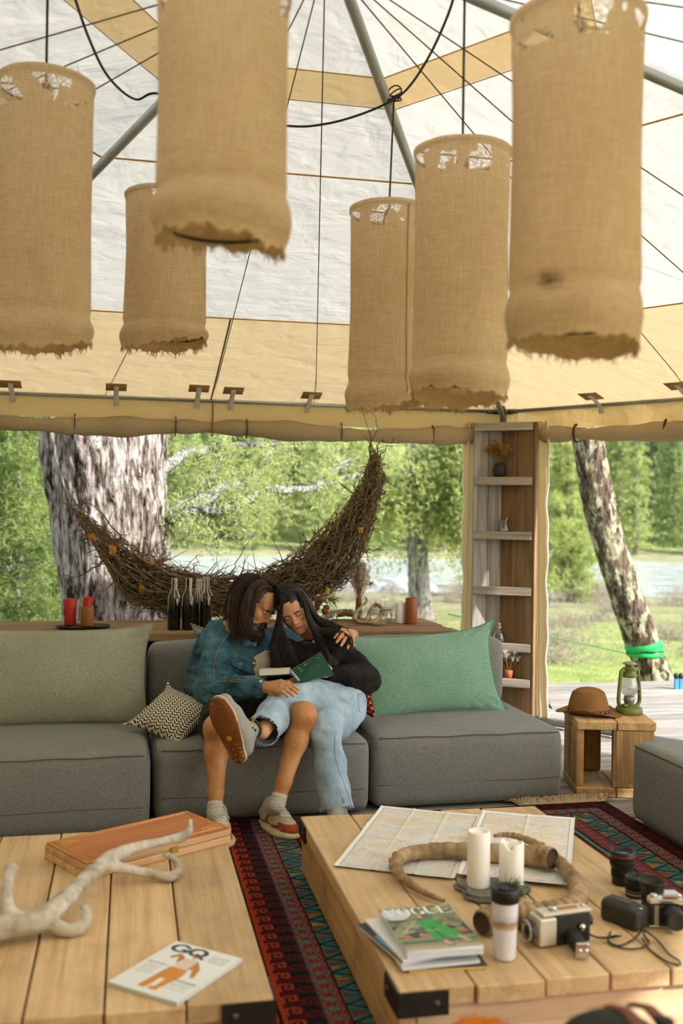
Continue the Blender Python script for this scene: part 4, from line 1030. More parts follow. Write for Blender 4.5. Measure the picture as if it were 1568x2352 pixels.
def hand(pw, pk, tips, thumb, r0=.0095, vox=.0026, palm=.030, curl=.012, nrm=None):
    """pw wrist, pk four knuckles, tips four finger tips, thumb three points; nrm = outward side of the back of the hand"""
    S_ = Sculpt(vox); pw = Vector(pw); pk = [Vector(p) for p in pk]; tips = [Vector(p) for p in tips]; nrm = Vector(nrm).normalized()
    for i, k in enumerate(pk):
        S_.cone(pw.lerp(k, .15), k, .019, .0125, .02)
        d = tips[i] - k; L = d.length; m1 = k + d * .42 + nrm * curl; m2 = k + d * .74 + nrm * curl * .7
        rr = r0 * (1 if i < 3 else .88)
        S_.cone(k, m1, rr * 1.08, rr, .006); S_.cone(m1, m2, rr * .98, rr * .9, .004); S_.cone(m2, tips[i], rr * .9, rr * .72, .004)
        S_.ell(m1 + nrm * rr * .25, (rr * 1.02,) * 3, None, .004)
    S_.cone(pw + (pw - pk[1]).normalized() * .05, pw, .029, .025, .02, sq=(tuple(nrm), .78))
    th = [Vector(p) for p in thumb]; S_.cone(pw.lerp(pk[0], .3), th[0], .016, .013, .012); S_.cone(th[0], th[1], .0125, .0105, .006); S_.cone(th[1], th[2], .0105, .008, .004)
    v, f = S_.run(); v = relax(v, f, 1, .4)
    nails = MB()
    for i, t in enumerate(tips + [th[2]]):
        d = (t - (pk[i] if i < 4 else th[1])).normalized(); n2 = (nrm - d * nrm.dot(d)).normalized(); sx = d.cross(n2)
        c = t + n2 * (r0 * .62) + d * (.001); R = Matrix((sx, d, n2)).transposed().to_4x4()
        nails.lathe([(.0001, .0016), (.0032, .0013), (.0046, .0002), (.0046, -.002), (.0001, -.002)], 10, Matrix.Translation(c) @ R @ Matrix.Diagonal((.95, 1.35, 1, 1)))
    return (v, f), nails
M_nail = plain('nail', 'd9a98c', .35)
# ---------------------------------------------------------------- man
man = thing('person', 'bearded long-haired man in a blue denim jacket reading with the woman', 'person', tuple(onz(560, 1690, .38)))
man.location = (man.location.x, 5.1, .38); moff = np.array(tuple(-man.location))
def mpart(name, vf, m, parent=man, **kw): return mk(name, (np.asarray(vf[0]) - np.array(tuple(man.location)), vf[1]), m, parent, **kw)
def mmb(name, mb, m, parent=man, smooth=True):
    mb.v = [tuple(Vector(p) - man.location) for p in mb.v]; return mb.build(name, m, parent, smooth)
HM = frame(cv(.80, -.44, -.42), cv(.42, .88, .12), at(586, 1392, 5.10))
HS = .99
hv, hf, ht, hdet = head(HS, HM, False)
hip = at(545, 1618, 5.16); chest = at(567, 1525, 5.2); neck = at(583, 1462, 5.18)
rsh = at(501, 1465, 5.1); relb = at(497, 1586, 4.97); rwr = at(601, 1579, 4.73)
lsh = at(640, 1475, 5.34); lelb = at(745, 1496, 5.52); lwr = at(807, 1458, 5.16)
rkn = at(497, 1672, 4.60); ran = at(494, 1868, 4.46); lkn = at(697, 1642, 4.60); lan = at(636, 1848, 4.50)
rhp = at(508, 1632, 5.12); lhp = at(592, 1632, 5.10)
B = Sculpt(.008)
B.chain([tuple(hip) + (.12,), tuple(chest) + (.13,), tuple(neck) + (.065,)], .05); B.cone(chest, rsh, .09, .05, .05); B.cone(chest, lsh, .09, .05, .05)
B.chain([tuple(rsh) + (.05,), tuple(relb) + (.04,), tuple(rwr) + (.029,)], .02); B.chain([tuple(lsh) + (.05,), tuple(lelb) + (.04,), tuple(lwr) + (.028,)], .02)
for hp_, kn, an, sd in ((rhp, rkn, ran, 1), (lhp, lkn, lan, -1)):
    B.cone(hp_, kn, .078, .058, .04); B.cone(kn, kn + V(0, 0, .0), .056, .056, .02)
    calf = kn.lerp(an, .3) + CF * .022; B.cone(kn, calf, .05, .053, .03); B.cone(calf, kn.lerp(an, .75) + CF * .006, .052, .036, .03); B.cone(kn.lerp(an, .75) + CF * .006, an, .036, .033, .02)
    B.ell(tuple(kn - CF * .034 + V(0, 0, .01)), (.034, .03, .04), None, .03)
bv, bf = B.run(); bv = relax(bv, bf, 2, .4)
legz = (bv[bf[:, 0]][:, 2] < .64)
rh, rn = hand(rwr, [A(645, 1566, 4.665), A(648, 1574, 4.64), A(645, 1582, 4.62), A(638, 1589, 4.61)], [A(684, 1583, 4.64), A(682, 1592, 4.615), A(673, 1598, 4.60), A(660, 1599, 4.59)], [A(622, 1592, 4.66), A(634, 1600, 4.63), A(645, 1606, 4.61)], nrm=cv(.1, .85, -.5), r0=.0098)
lh, ln = hand(lwr, [A(802, 1470, 5.05), A(797, 1460, 5.03), A(791, 1453, 5.03), A(785, 1448, 5.05)], [A(798, 1489, 4.97), A(783, 1483, 4.95), A(773, 1475, 4.95), A(768, 1466, 4.98)], [A(809, 1470, 5.1), A(810, 1482, 5.05), A(803, 1493, 5.01)], nrm=cv(.25, .6, -.75), r0=.0098)
v, f, T_ = join((hv, hf), (bv, bf), rh, lh)
mi = np.zeros(len(f), np.int32); mi[:len(hf)] = np.where(ht == 1, 2, 0); mi[len(hf):len(hf) + len(bf)][legz] = 1
mpart('body', (v, f), [M_skin_m, M_leg, M_lip_m], mi=mi)
rn.add(ln.v, ln.f); mmb('fingernails', rn, M_nail); mmb('eyebrows', hdet, M_lash)
# tee shirt
S_ = Sculpt(.008); S_.chain([tuple(hip) + (.135,), tuple(chest + cv(.02, 0, -.02)) + (.145,), tuple(neck + cv(.0, -.085, -.0)) + (.10,)], .04); tv, tf = S_.run(); tv = wrinkle(relax(tv, tf, 2), tf, .007, 11)
mpart('tee_shirt', (tv, tf), M_tee)
# denim jacket
S_ = Sculpt(.007)
S_.chain([tuple(hip + cv(-.03, .02, .02)) + (.155,), tuple(chest + cv(-.015, 0, 0)) + (.165,), tuple(neck + cv(-.01, -.055, .02)) + (.105,)], .06)
S_.cone(chest + cv(0, .06, 0), rsh, .12, .082, .06); S_.cone(chest + cv(0, .06, .03), lsh, .10, .075, .06)
S_.chain([tuple(rsh) + (.084,), tuple(rsh.lerp(relb, .55)) + (.074,), tuple(relb + cv(-.01, .0, 0)) + (.072,)], .03); S_.chain([tuple(relb) + (.07,), tuple(relb.lerp(rwr, .5)) + (.062,), tuple(rwr + cv(-.018, 0, 0)) + (.046,)], .03)
S_.chain([tuple(lsh) + (.075,), tuple(lelb) + (.05,), tuple(lwr + cv(-.03, -.01, .12)) + (.034,)], .03)
S_.cone(at(487, 1490, 5.2), at(470, 1585, 5.13), .105, .095, .06)
S_.cone(at(445, 1600, 5.1), at(560, 1612, 4.98), .05, .045, .06)                                     # hem
S_.cone(at(480, 1596, 5.0), at(470, 1540, 5.15), .06, .06, .05)
S_.cone(at(603, 1478, 4.99), at(612, 1600, 4.93), .062, .085, .012, -1)                               # open front
S_.cone(at(596, 1440, 5.10), at(600, 1500, 5.0), .055, .05, .01, -1)
jv, jf = S_.run(); jv = relax(jv, jf, 1)
N_ = vnormals(jv, jf); nz = fbm(jv * np.array([9, 9, 15]), 3) * .020 + (1 - np.abs(fbm(jv * np.array([7, 7, 16]) + 5, 2)) * 6).clip(0) * .014 - (1 - np.abs(fbm(jv * np.array([9, 9, 20]) + 15, 2)) * 7).clip(0) * .010
jv = relax(jv + N_ * nz[:, None], jf, 2, .5); mpart('denim_jacket', (jv, jf), M_denim); jt = bvh(jv, jf); jacket = man.children[-1]
def on_path(tree, pts, lift=.002, n=7):
    out = []
    for p in spline(pts, n):
        q = surf(tree, p[0], p[1], lift)
        if q is not None and (not out or (q - out[-1]).length < .08): out.append(q)
    return out
for P_ in ([(545, 1450), (520, 1462), (497, 1500), (490, 1545), (496, 1566)], [(498, 1455), (512, 1440), (522, 1433)], [(533, 1498), (556, 1510), (580, 1520)], [(496, 1566), (540, 1562), (596, 1560)], [(503, 1566), (545, 1566), (590, 1565)], [(444, 1520), (440, 1560), (432, 1596)], [(560, 1460), (580, 1470), (583, 1500), (582, 1545)], [(455, 1596), (480, 1604), (540, 1612)]):
    q = on_path(jt, P_)
    if len(q) > 2: mmb('stitching', MB().tube(q, .0016, 4), M_thread, jacket)
q = [surf(jt, x, y, .004) for x, y in ((532, 1508), (556, 1516), (581, 1526), (581, 1539), (574, 1546), (549, 1536), (531, 1526))]
q = [p for p in q if p is not None]
fl = MB(); n0 = len(q); fl.add([p for p in q] + [p - CF * .006 for p in q], [tuple(range(n0, 2 * n0))] + [(i, (i + 1) % n0, n0 + (i + 1) % n0, n0 + i) for i in range(n0)]); mmb('pocket_flap', fl, M_denim, jacket, False)
for (x, y) in ((550, 1527), (581, 1478), (583, 1524), (580, 1560), (598, 1566)):
    p = surf(jt, x, y, .008)
    if p is not None:
        mmb('button', MB().lathe([(.0001, .003), (.006, .0025), (.0085, 0), (.0085, -.004), (.0001, -.004)], 12, Matrix.Translation(p) @ (-CF).to_track_quat('Z', 'Y').to_matrix().to_4x4()), plain('brass_button', 'c9bfa8', .35, .7), jacket)
col_ = Sculpt(.006); col_.chain([AR(552, 1445, 5.10, .016), AR(552, 1462, 5.02, .020), AR(566, 1478, 4.99, .017), AR(581, 1480, 4.975, .010)], .015); col_.chain([AR(535, 1446, 5.2, .03), AR(552, 1445, 5.12, .024)], .015)
v, f = col_.run(); mpart('collar', (wrinkle(v, f, .004, 18), f), M_denim, jacket)
v = Sculpt(.006); v.cone(rwr + cv(-.052, .002, .01), rwr + cv(-.02, 0, 0), .05, .048, .004); a_, b_ = v.run(); mpart('cuff', (wrinkle(a_, b_, .003, 20), b_), M_denim, jacket)
# shorts
S_ = Sculpt(.007)
S_.cone(hip, at(560, 1640, 5.0), .13, .12, .05); S_.cone(rhp, rhp.lerp(rkn, .80), .10, .088, .05); S_.cone(lhp, lhp.lerp(lkn, .62), .10, .088, .05)
sv, sf = S_.run(); sv = wrinkle(relax(sv, sf, 2), sf, .008, 12)
for kn, hp_, t in ((rkn, rhp, .80),):
    d = (kn - hp_).normalized(); c0 = hp_ + (kn - hp_) * (t + .10)
    k = ((sv - np.array(tuple(c0))) @ np.array(tuple(d))); near = np.linalg.norm(sv - np.array(tuple(c0)), axis=1) < .14
    sv[near & (k > 0)] -= (k[near & (k > 0)][:, None]) * np.array(tuple(d))
mpart('shorts', (sv, sf), M_short)
fr = MB(); r_ = random.Random(4)
d = (rkn - rhp).normalized(); c0 = rhp + (rkn - rhp) * .9; e1 = d.orthogonal().normalized(); e2 = d.cross(e1)
for k in range(60):
    t = k / 60 * 6.283; p = c0 + (e1 * math.cos(t) + e2 * math.sin(t)) * .088; fr.tube([p, p + d * r_.uniform(.008, .025) + V(0, 0, -.006)], [.0012, .0006], 3, False)
tag(mmb('frayed_hem', fr, plain('grey_thread', '4a443c', .9)), kind='stuff')
# socks, sneakers
def sneaker(M, parent, mats, s=1.0):
    """local y = toe direction, z up, sole on z = 0, length about .30"""
    q = lambda x, y, z: tuple(M @ (Vector((x, y, z)) * s)); R = [list(M[i][:3]) for i in range(3)]
    S1 = Sculpt(.004); S1.chain([q(0, -.10, .017) + (.040 * s,), q(.004, -.02, .015) + (.041 * s,), q(.004, .08, .015) + (.050 * s,), q(-.002, .145, .02) + (.040 * s,)], .03, 1, 0, (tuple(M.col[2][:3]), .42))
    v, f = S1.run(); mpart('midsole', (v, f), mats['sole'], parent)
    S2 = Sculpt(.0032); S2.chain([q(0, -.105, .05) + (.036 * s,), q(0, -.03, .06) + (.040 * s,), q(.003, .05, .052) + (.043 * s,), q(.002, .115, .04) + (.036 * s,), q(-.002, .148, .036) + (.026 * s,)], .03)
    S2.cone(q(0, -.075, .06), q(0, -.06, .105), .042 * s, .040 * s, .03); S2.cone(q(0, -.03, .09), q(0, .03, .075), .032 * s, .026 * s, .03)
    S2.box(q(0, .02, -.06), (.09 * s, .25 * s, .075 * s), .01, R, .01, -1)
    v, f = S2.run(); v = relax(v, f, 1)
    Mi = np.array(M.inverted()); c = v[f].mean(1); lc = (np.c_[c, np.ones(len(c))] @ Mi.T)[:, :3] / s
    mi = np.zeros(len(f), np.int32)
    mi[(lc[:, 1] > .085) & (lc[:, 2] < .068)] = 1                         # toe cap
    mi[(lc[:, 1] > -.06) & (lc[:, 1] < .10) & (lc[:, 2] < .044 + .15 * np.maximum(0, lc[:, 1] - .02))] = 1
    mi[(lc[:, 1] < -.085) & (lc[:, 2] < .06)] = 3
    mi[(np.abs(lc[:, 1] + .02 - .6 * (lc[:, 2] - .05)) < .012) & (lc[:, 2] < .085)] = 2   # side stripe
    mi[(lc[:, 1] > -.02) & (lc[:, 1] < .06) & (np.abs(lc[:, 0]) < .018)] = 0
    o = mpart('upper', (v, f), [mats['cream'], mats['red'], mats['tan'], mats['dark']], parent, mi=mi)
    ut = bvh(v, f); zd = Vector(M.col[2][:3])
    def top(x, y, e=.001):
        o_ = Vector(q(x, y, .3)); h = ut.ray_cast(o_, -zd); return (h[0] + zd * e) if h[0] is not None else Vector(q(x, y, .09))
    for k in range(6):
        yy = .082 - k * .02
        la = MB(); la.tube([top(x, yy + .006 * math.cos(x * 60) - .004 * (x > 0)) for x in np.linspace(-.027, .027, 9)], .0036 * s, 6); mmb('lace', la, mats['lace'], parent)
    la = MB()
    for sx in (-1, 1): la.tube([Vector(p) for p in spline([q(0, -.035, .125), q(sx * .02, -.03, .14), q(sx * .034, -.012, .12), q(sx * .018, -.02, .125), q(0, -.035, .125)], 5)], .0026 * s, 5); la.tube([Vector(p) for p in spline([q(0, -.035, .125), q(sx * .03, -.005, .11), q(sx * .046, .01, .085)], 4)], .0026 * s, 5)
    mmb('lace', la, mats['lace'], parent)
SM = dict(sole=plain('cream_midsole', 'c5b894', .8, var=.2), cream=fabric('cream_suede', 'a79c80', 'cfc4a6', 400, .95, .3), red=fabric('brick_red_suede', '8a3a26', 'b4543a', 300, .95, .3), tan=plain('tan_leather', '9a6232', .7), dark=plain('navy_heel', '23252b', .7), lace=plain('white_lace', 'ddd6c4', .9))
def foot_frame(heel, toe, up=(0, 0, 1)):
    h = Vector(heel); t = Vector(toe); d = t - h; y = d.normalized(); return frame(y, up, h.lerp(t, .43))
hl = onz(607, 1891, .0); tl = hl + (onz(684, 1935, .0) - hl).normalized() * .29
shoe = mpart('sneaker', ((lambda q: (np.array(q.v) + np.array(tuple(man.location)), q.f))(MB().box((0, 0, 0), (.001, .001, .001)))), SM['sole'])
bpy.data.objects.remove(shoe)
def sneaker_part(heel, toe):
    e = bpy.data.objects.new('sneaker', None); COL.objects.link(e); e.parent = man; sneaker(foot_frame(heel, toe), e, SM); return e
sneaker_part(hl, tl)
hr = onz(494, 1905, 0); sneaker_part(hr, hr + (onz(545, 2020, 0) - hr).normalized() * .29)
for an, kn, FM in ((lan, lkn, foot_frame(hl, tl)), (ran, rkn, foot_frame(hr, hr + (onz(545, 2020, 0) - hr).normalized() * .29))):
    S_ = Sculpt(.005); base = FM @ V(0, -.06, .075); ud = (kn - an).normalized(); S_.chain([tuple(an + ud * .035) + (.0365,), tuple(an) + (.036,), tuple(base.lerp(an, .5)) + (.036,), tuple(base) + (.036,)], .01)
    v, f = S_.run(); N_ = vnormals(v, f); v = v + N_ * (np.sin(v[:, 2] * 420 + 3 * fbm(v * 20, 2)) * .0010)[:, None]; mpart('sock', (v, f), M_sock)
# hair
cap = Sculpt(.005); R = [list(HM[i][:3]) for i in range(3)]; q = lambda x, y, z: tuple(HM @ (Vector((x, y, z)) * HS))
cap.ell(q(0, -.028, .044), (.086, .094, .088), R, .02); cap.ell(q(.03, -.065, -.03), (.07, .065, .085), R, .04); cap.ell(q(-.03, -.07, -.04), (.07, .06, .09), R, .04)
cv_, cf_ = cap.run(); cv_ = wrinkle(cv_, cf_, .014, 24)
mpart('hair', (cv_, cf_), M_hair_m); hairo = man.children[-1]
G = [[(608, 1338, 5.06, .012), (590, 1328, 5.06, .02), (566, 1337, 5.04, .028), (548, 1365, 5.02, .034), (541, 1405, 5.0, .036), (544, 1445, 4.99, .04), (556, 1474, 5.0, .036)],
     [(612, 1345, 5.03, .008), (598, 1338, 5.0, .014), (580, 1350, 4.985, .018), (570, 1380, 4.965, .022), (564, 1412, 4.96, .026), (562, 1445, 4.965, .03), (568, 1474, 4.98, .028)],
     [(596, 1330, 5.1, .02), (566, 1328, 5.1, .025), (542, 1350, 5.1, .03), (530, 1390, 5.1, .03), (529, 1430, 5.09, .035), (538, 1462, 5.08, .036)],
     [(611, 1346, 5.02, .006), (597, 1350, 4.99, .010), (586, 1372, 4.97, .012), (577, 1400, 4.965, .014), (571, 1430, 4.965, .018), (573, 1458, 4.97, .02)],
     [(606, 1332, 5.12, .012), (622, 1338, 5.12, .012), (630, 1352, 5.16, .012), (634, 1375, 5.2, .014)]]
hs_ = strands(G, 2300, 3, .0013, .010, .4, 4); cr_ = crown(HM, HS, (0, -.028, .044), (.086, .096, .090), 1100, 5, .25, -50, 140, 110, .0014, .004, .35); hs_.add(cr_.v, cr_.f); mmb('hair_strands', hs_, M_hair_m, hairo)
# beard
S_ = Sculpt(.0045); b_ = lambda x, y, z: tuple(HM @ (Vector((x, y, z)) * HS))
for x in (-1, 1): S_.chain([b_(x * .062, .005, -.035) + (.014,), b_(x * .056, .03, -.075) + (.022,), b_(x * .03, .07, -.105) + (.026,), b_(0, .085, -.115) + (.03,)], .02); S_.chain([b_(0, .104, -.053) + (.0075,), b_(x * .022, .094, -.062) + (.0085,), b_(x * .034, .08, -.085) + (.012,)], .01)
S_.cone(b_(0, .082, -.115), b_(0, .075, -.16), .034, .018, .02); S_.cone(b_(0, .095, -.088), b_(0, .092, -.1), .012, .016, .01)
v, f = S_.run(); v = wrinkle(v, f, .012, 60); mpart('beard', (v, f), M_beard)
bs = MB(); r_ = np.random.RandomState(2); N_ = vnormals(v, f)
for i in r_.choice(len(v), 420):
    p = Vector(v[i]); d = (Vector(N_[i]) * .6 + HM.col[2].xyz * -.9 + Vector(r_.normal(size=3) * .35)).normalized(); l = r_.uniform(.008, .022)
    bs.tube([p, p + d * l * .6, p + d * l + V(0, 0, -.003)], [.0014, .0011, .0005], 3, False)
mmb('beard_strands', bs, M_beard, man.children[-1])
# ---------------------------------------------------------------- woman
wom = thing('person', 'woman with long dark hair in light jeans and black jacket holding the open book', 'person', (0, 0, 0)); wl_ = onz(800, 1680, .38); wom.location = (wl_.x, 5.15, .38)
def wpart(name, vf, m, parent=wom, **kw): return mk(name, (np.asarray(vf[0]) - np.array(tuple(wom.location)), vf[1]), m, parent, **kw)
def wmb(name, mb, m, parent=wom, smooth=True):
    mb.v = [tuple(Vector(p) - wom.location) for p in mb.v]; return mb.build(name, m, parent, smooth)
WS = .93
HW = frame(cv(.02, -.42, -.90), cv(-.40, .91, -.1), at(673, 1397, 5.08))
hv, hf, ht, hdet = head(WS, HW, True)
hip = at(792, 1612, 5.18); chest = at(733, 1535, 5.18); neck = at(698, 1490, 5.19)
rsh = at(652, 1500, 5.12); lsh = at(776, 1502, 5.2); lelb = at(838, 1562, 5.08); lwr = at(768, 1552, 5.0); relb = at(640, 1590, 5.06); rwr = at(690, 1570, 4.95)
akn = at(648, 1616, 4.71); aan = at(603, 1682, 4.44); ahp = at(790, 1610, 5.08); bkn = at(744, 1668, 4.66); ban = at(773, 1862, 4.58); bhp = at(792, 1636, 5.06)
B = Sculpt(.008)
B.chain([tuple(hip) + (.12,), tuple(hip.lerp(chest, .5)) + (.10,), tuple(chest) + (.105,), tuple(neck) + (.042,)], .05); B.cone(chest, rsh, .07, .042, .04); B.cone(chest, lsh, .07, .042, .04)
B.chain([tuple(lsh) + (.042,), tuple(lelb) + (.035,), tuple(lwr) + (.024,)], .02); B.chain([tuple(rsh) + (.042,), tuple(relb) + (.035,), tuple(rwr) + (.024,)], .02)
for a, b, c in ((ahp, akn, aan), (bhp, bkn, ban)): B.chain([tuple(a) + (.08,), tuple(b) + (.055,)], .03); B.chain([tuple(b) + (.05,), tuple(b.lerp(c, .35)) + (.05,), tuple(c) + (.032,)], .03)
bv, bf = B.run(); bv = relax(bv, bf, 2, .4)
lh, ln = hand(lwr, [A(748, 1530, 4.96), A(744, 1536, 4.955), A(742, 1543, 4.95), A(743, 1550, 4.95)], [A(722, 1526, 4.945), A(718, 1533, 4.94), A(719, 1540, 4.94), A(724, 1546, 4.94)], [A(746, 1526, 4.985), A(738, 1520, 4.98), A(730, 1518, 4.97)], nrm=cv(0, -.3, -.9), r0=.0082)
rh, rn = hand(rwr, [A(690, 1562, 4.9), A(684, 1563, 4.89), A(678, 1565, 4.885), A(672, 1567, 4.885)], [A(668, 1560, 4.88), A(660, 1562, 4.88), A(654, 1564, 4.88), A(650, 1567, 4.88)], [A(684, 1555, 4.92), A(674, 1550, 4.91), A(666, 1548, 4.9)], nrm=cv(0, -.3, -.9), r0=.0082)
v, f, T_ = join((hv, hf), (bv, bf), lh, rh); mi = np.zeros(len(f), np.int32); mi[:len(hf)] = np.where(ht == 1, 1, 0)
wpart('body', (v, f), [M_skin_w, M_lip_w], mi=mi); rn.add(ln.v, ln.f); wmb('fingernails', rn, M_nail); wmb('eyebrows', hdet, M_lash)
# tee
S_ = Sculpt(.007); S_.chain([tuple(hip) + (.13,), tuple(hip.lerp(chest, .5)) + (.118,), tuple(chest + cv(0, .0, -.02)) + (.125,), tuple(neck + cv(.010, -.030, -.02)) + (.075,)], .05)
v, f = S_.run(); wpart('tee_shirt', (wrinkle(relax(v, f, 2), f, .006, 12), f), M_tee_d)
# black jacket
S_ = Sculpt(.007)
S_.chain([tuple(hip + cv(.0, .06, .02)) + (.135,), tuple(hip.lerp(chest, .5) + cv(.01, 0, .02)) + (.135,), tuple(chest + cv(.012, 0, .02)) + (.135,), tuple(neck + cv(.02, -.06, .02)) + (.085,)], .05)
S_.cone(chest, lsh, .10, .072, .05); S_.cone(chest, rsh, .10, .068, .05)
S_.chain([tuple(lsh) + (.07,), tuple(lsh.lerp(lelb, .5) + cv(.015, 0, 0)) + (.072,), tuple(lelb) + (.07,)], .03); S_.chain([tuple(lelb) + (.068,), tuple(lelb.lerp(lwr, .5)) + (.062,), tuple(lwr + cv(-.015, 0, -.005)) + (.044,)], .03)
S_.chain([tuple(rsh) + (.066,), tuple(relb) + (.06,), tuple(rwr + cv(-.03, 0, .04)) + (.045,)], .03)
S_.cone(at(712, 1488, 5.02), at(722, 1590, 4.97), .045, .06, .012, -1)
v, f = S_.run(); v = relax(v, f, 1); N_ = vnormals(v, f); nz = fbm(v * np.array([10, 10, 16]), 3) * .015 + (1 - np.abs(fbm(v * np.array([8, 8, 12]) + 5, 2)) * 4).clip(0) * .008
v = v + N_ * nz[:, None]; wpart('black_jacket', (v, f), M_black_d); wj = wom.children[-1]; wt = bvh(v, f)
S_ = Sculpt(.005); S_.chain([AR(728, 1470, 5.12, .018), AR(746, 1482, 5.07, .022), AR(744, 1506, 5.04, .018), AR(736, 1522, 5.03, .010)], .012); v, f = S_.run(); wpart('collar', (wrinkle(v, f, .003, 20), f), M_black_d, wj)
p = surf(wt, 724, 1494, .03)
if p is not None: wmb('button', MB().lathe([(.0001, .003), (.006, .0025), (.0075, 0), (.0075, -.004), (.0001, -.004)], 12, Matrix.Translation(at(720, 1474, 5.04)) @ (-CF).to_track_quat('Z', 'Y').to_matrix().to_4x4()), plain('brass_button', 'c9bfa8', .35, .7), wj)
# plaid shirt tail
S_ = Sculpt(.006); S_.chain([AR(824, 1560, 5.06, .024), AR(836, 1590, 5.05, .026), AR(842, 1622, 5.04, .026), AR(854, 1640, 5.02, .018)], .02, 1, 0, (tuple(CF), .5)); v, f = S_.run(); v = wrinkle(v, f, .006, 20)
c = v[f].mean(1); g1 = np.sin(c[:, 2] * 220) * .5 + np.sin((c[:, 0] + c[:, 1]) * 190) * .5; cols = np.where(g1[:, None] > .35, np.array(hx('b8602c')[:3]), np.where(g1[:, None] < -.45, np.array(hx('7a2a1c')[:3]), np.array(hx('221c19')[:3])))
wpart('plaid_shirt_tail', (v, f), attr_mat('plaid_cloth', .95, .3, 300, .2), cols=cols)
# jeans
S_ = Sculpt(.007)
S_.cone(hip + cv(.0, -.01, 0), at(796, 1606, 5.12), .115, .105, .06); S_.chain([tuple(ahp + cv(0, .0, -.02)) + (.108,), tuple(ahp.lerp(akn, .55) + cv(0, .012, 0)) + (.092,), tuple(akn) + (.070,)], .05); S_.chain([tuple(akn) + (.070,), tuple(akn.lerp(aan, .5)) + (.072,), tuple(akn.lerp(aan, .92)) + (.070,)], .03)
S_.chain([tuple(bhp + cv(-.005, -.0, -.02)) + (.10,), tuple(bhp.lerp(bkn, .6)) + (.092,), tuple(bkn) + (.076,)], .05); S_.chain([tuple(bkn) + (.076,), tuple(bkn.lerp(ban, .45)) + (.07,), tuple(bkn.lerp(ban, .97)) + (.076,)], .04)
v, f = S_.run(); v = relax(v, f, 1); N_ = vnormals(v, f)
v = v + N_ * (fbm(v * np.array([11, 11, 11]), 3) * .010 + (1 - np.abs(fbm(v * np.array([9, 9, 9]) + 3, 2)) * 5).clip(0) * .006)[:, None]
fr = MB(); r_ = random.Random(8)
for kn, an, t, R_ in ((akn, aan, .94, .071), (bkn, ban, .95, .077)):
    d = (an - kn).normalized(); c0 = kn + (an - kn) * t; k = (v - np.array(tuple(c0))) @ np.array(tuple(d)); near = (np.linalg.norm(v - np.array(tuple(c0)), axis=1) < .12) & (k > 0); v[near] -= k[near][:, None] * np.array(tuple(d))
    rad = np.linalg.norm((v - np.array(tuple(c0)))[near], axis=1)
    e1 = d.orthogonal().normalized(); e2 = d.cross(e1)
    for j in range(150):
        th_ = r_.uniform(0, 6.283); p = c0 + (e1 * math.cos(th_) + e2 * math.sin(th_)) * R_; fr.tube([p - d * .006, p + d * r_.uniform(.004, .02) + V(r_.uniform(-.004, .004), 0, 0)], [.0013, .0006], 3, False)
keepf = np.ones(len(f), bool)
for kn, an, t in ((akn, aan, .94), (bkn, ban, .95)):
    d = np.array(tuple((an - kn).normalized())); c0 = np.array(tuple(kn + (an - kn) * t)); k = np.abs((v - c0) @ d); nr = np.linalg.norm(v - c0, axis=1) < .12; flat_ = (k < .0015) & nr; keepf &= ~flat_[f].all(1)
f = f[keepf]
wpart('jeans', (v, f), M_jean); wom.children[-1].modifiers.new('thick', 'SOLIDIFY').thickness = .003; je = wom.children[-1]; tag(wmb('frayed_hem', fr, plain('pale_blue_thread', 'c5d4de', .9), je), kind='stuff'); jt = bvh(v, f)
for P_ in ([(690, 1568), (740, 1567), (800, 1572)], [(822, 1594), (824, 1630), (830, 1636)], [(822, 1594), (832, 1594)], [(640, 1600), (618, 1625), (596, 1652)], [(769, 1690), (770, 1740), (790, 1800), (806, 1846)]):
    q = on_path(jt, P_, .0015)
    if len(q) > 2: wmb('stitching', MB().tube(q, .0016, 4), plain('grey_blue_thread', '86a0b2', .9), je)
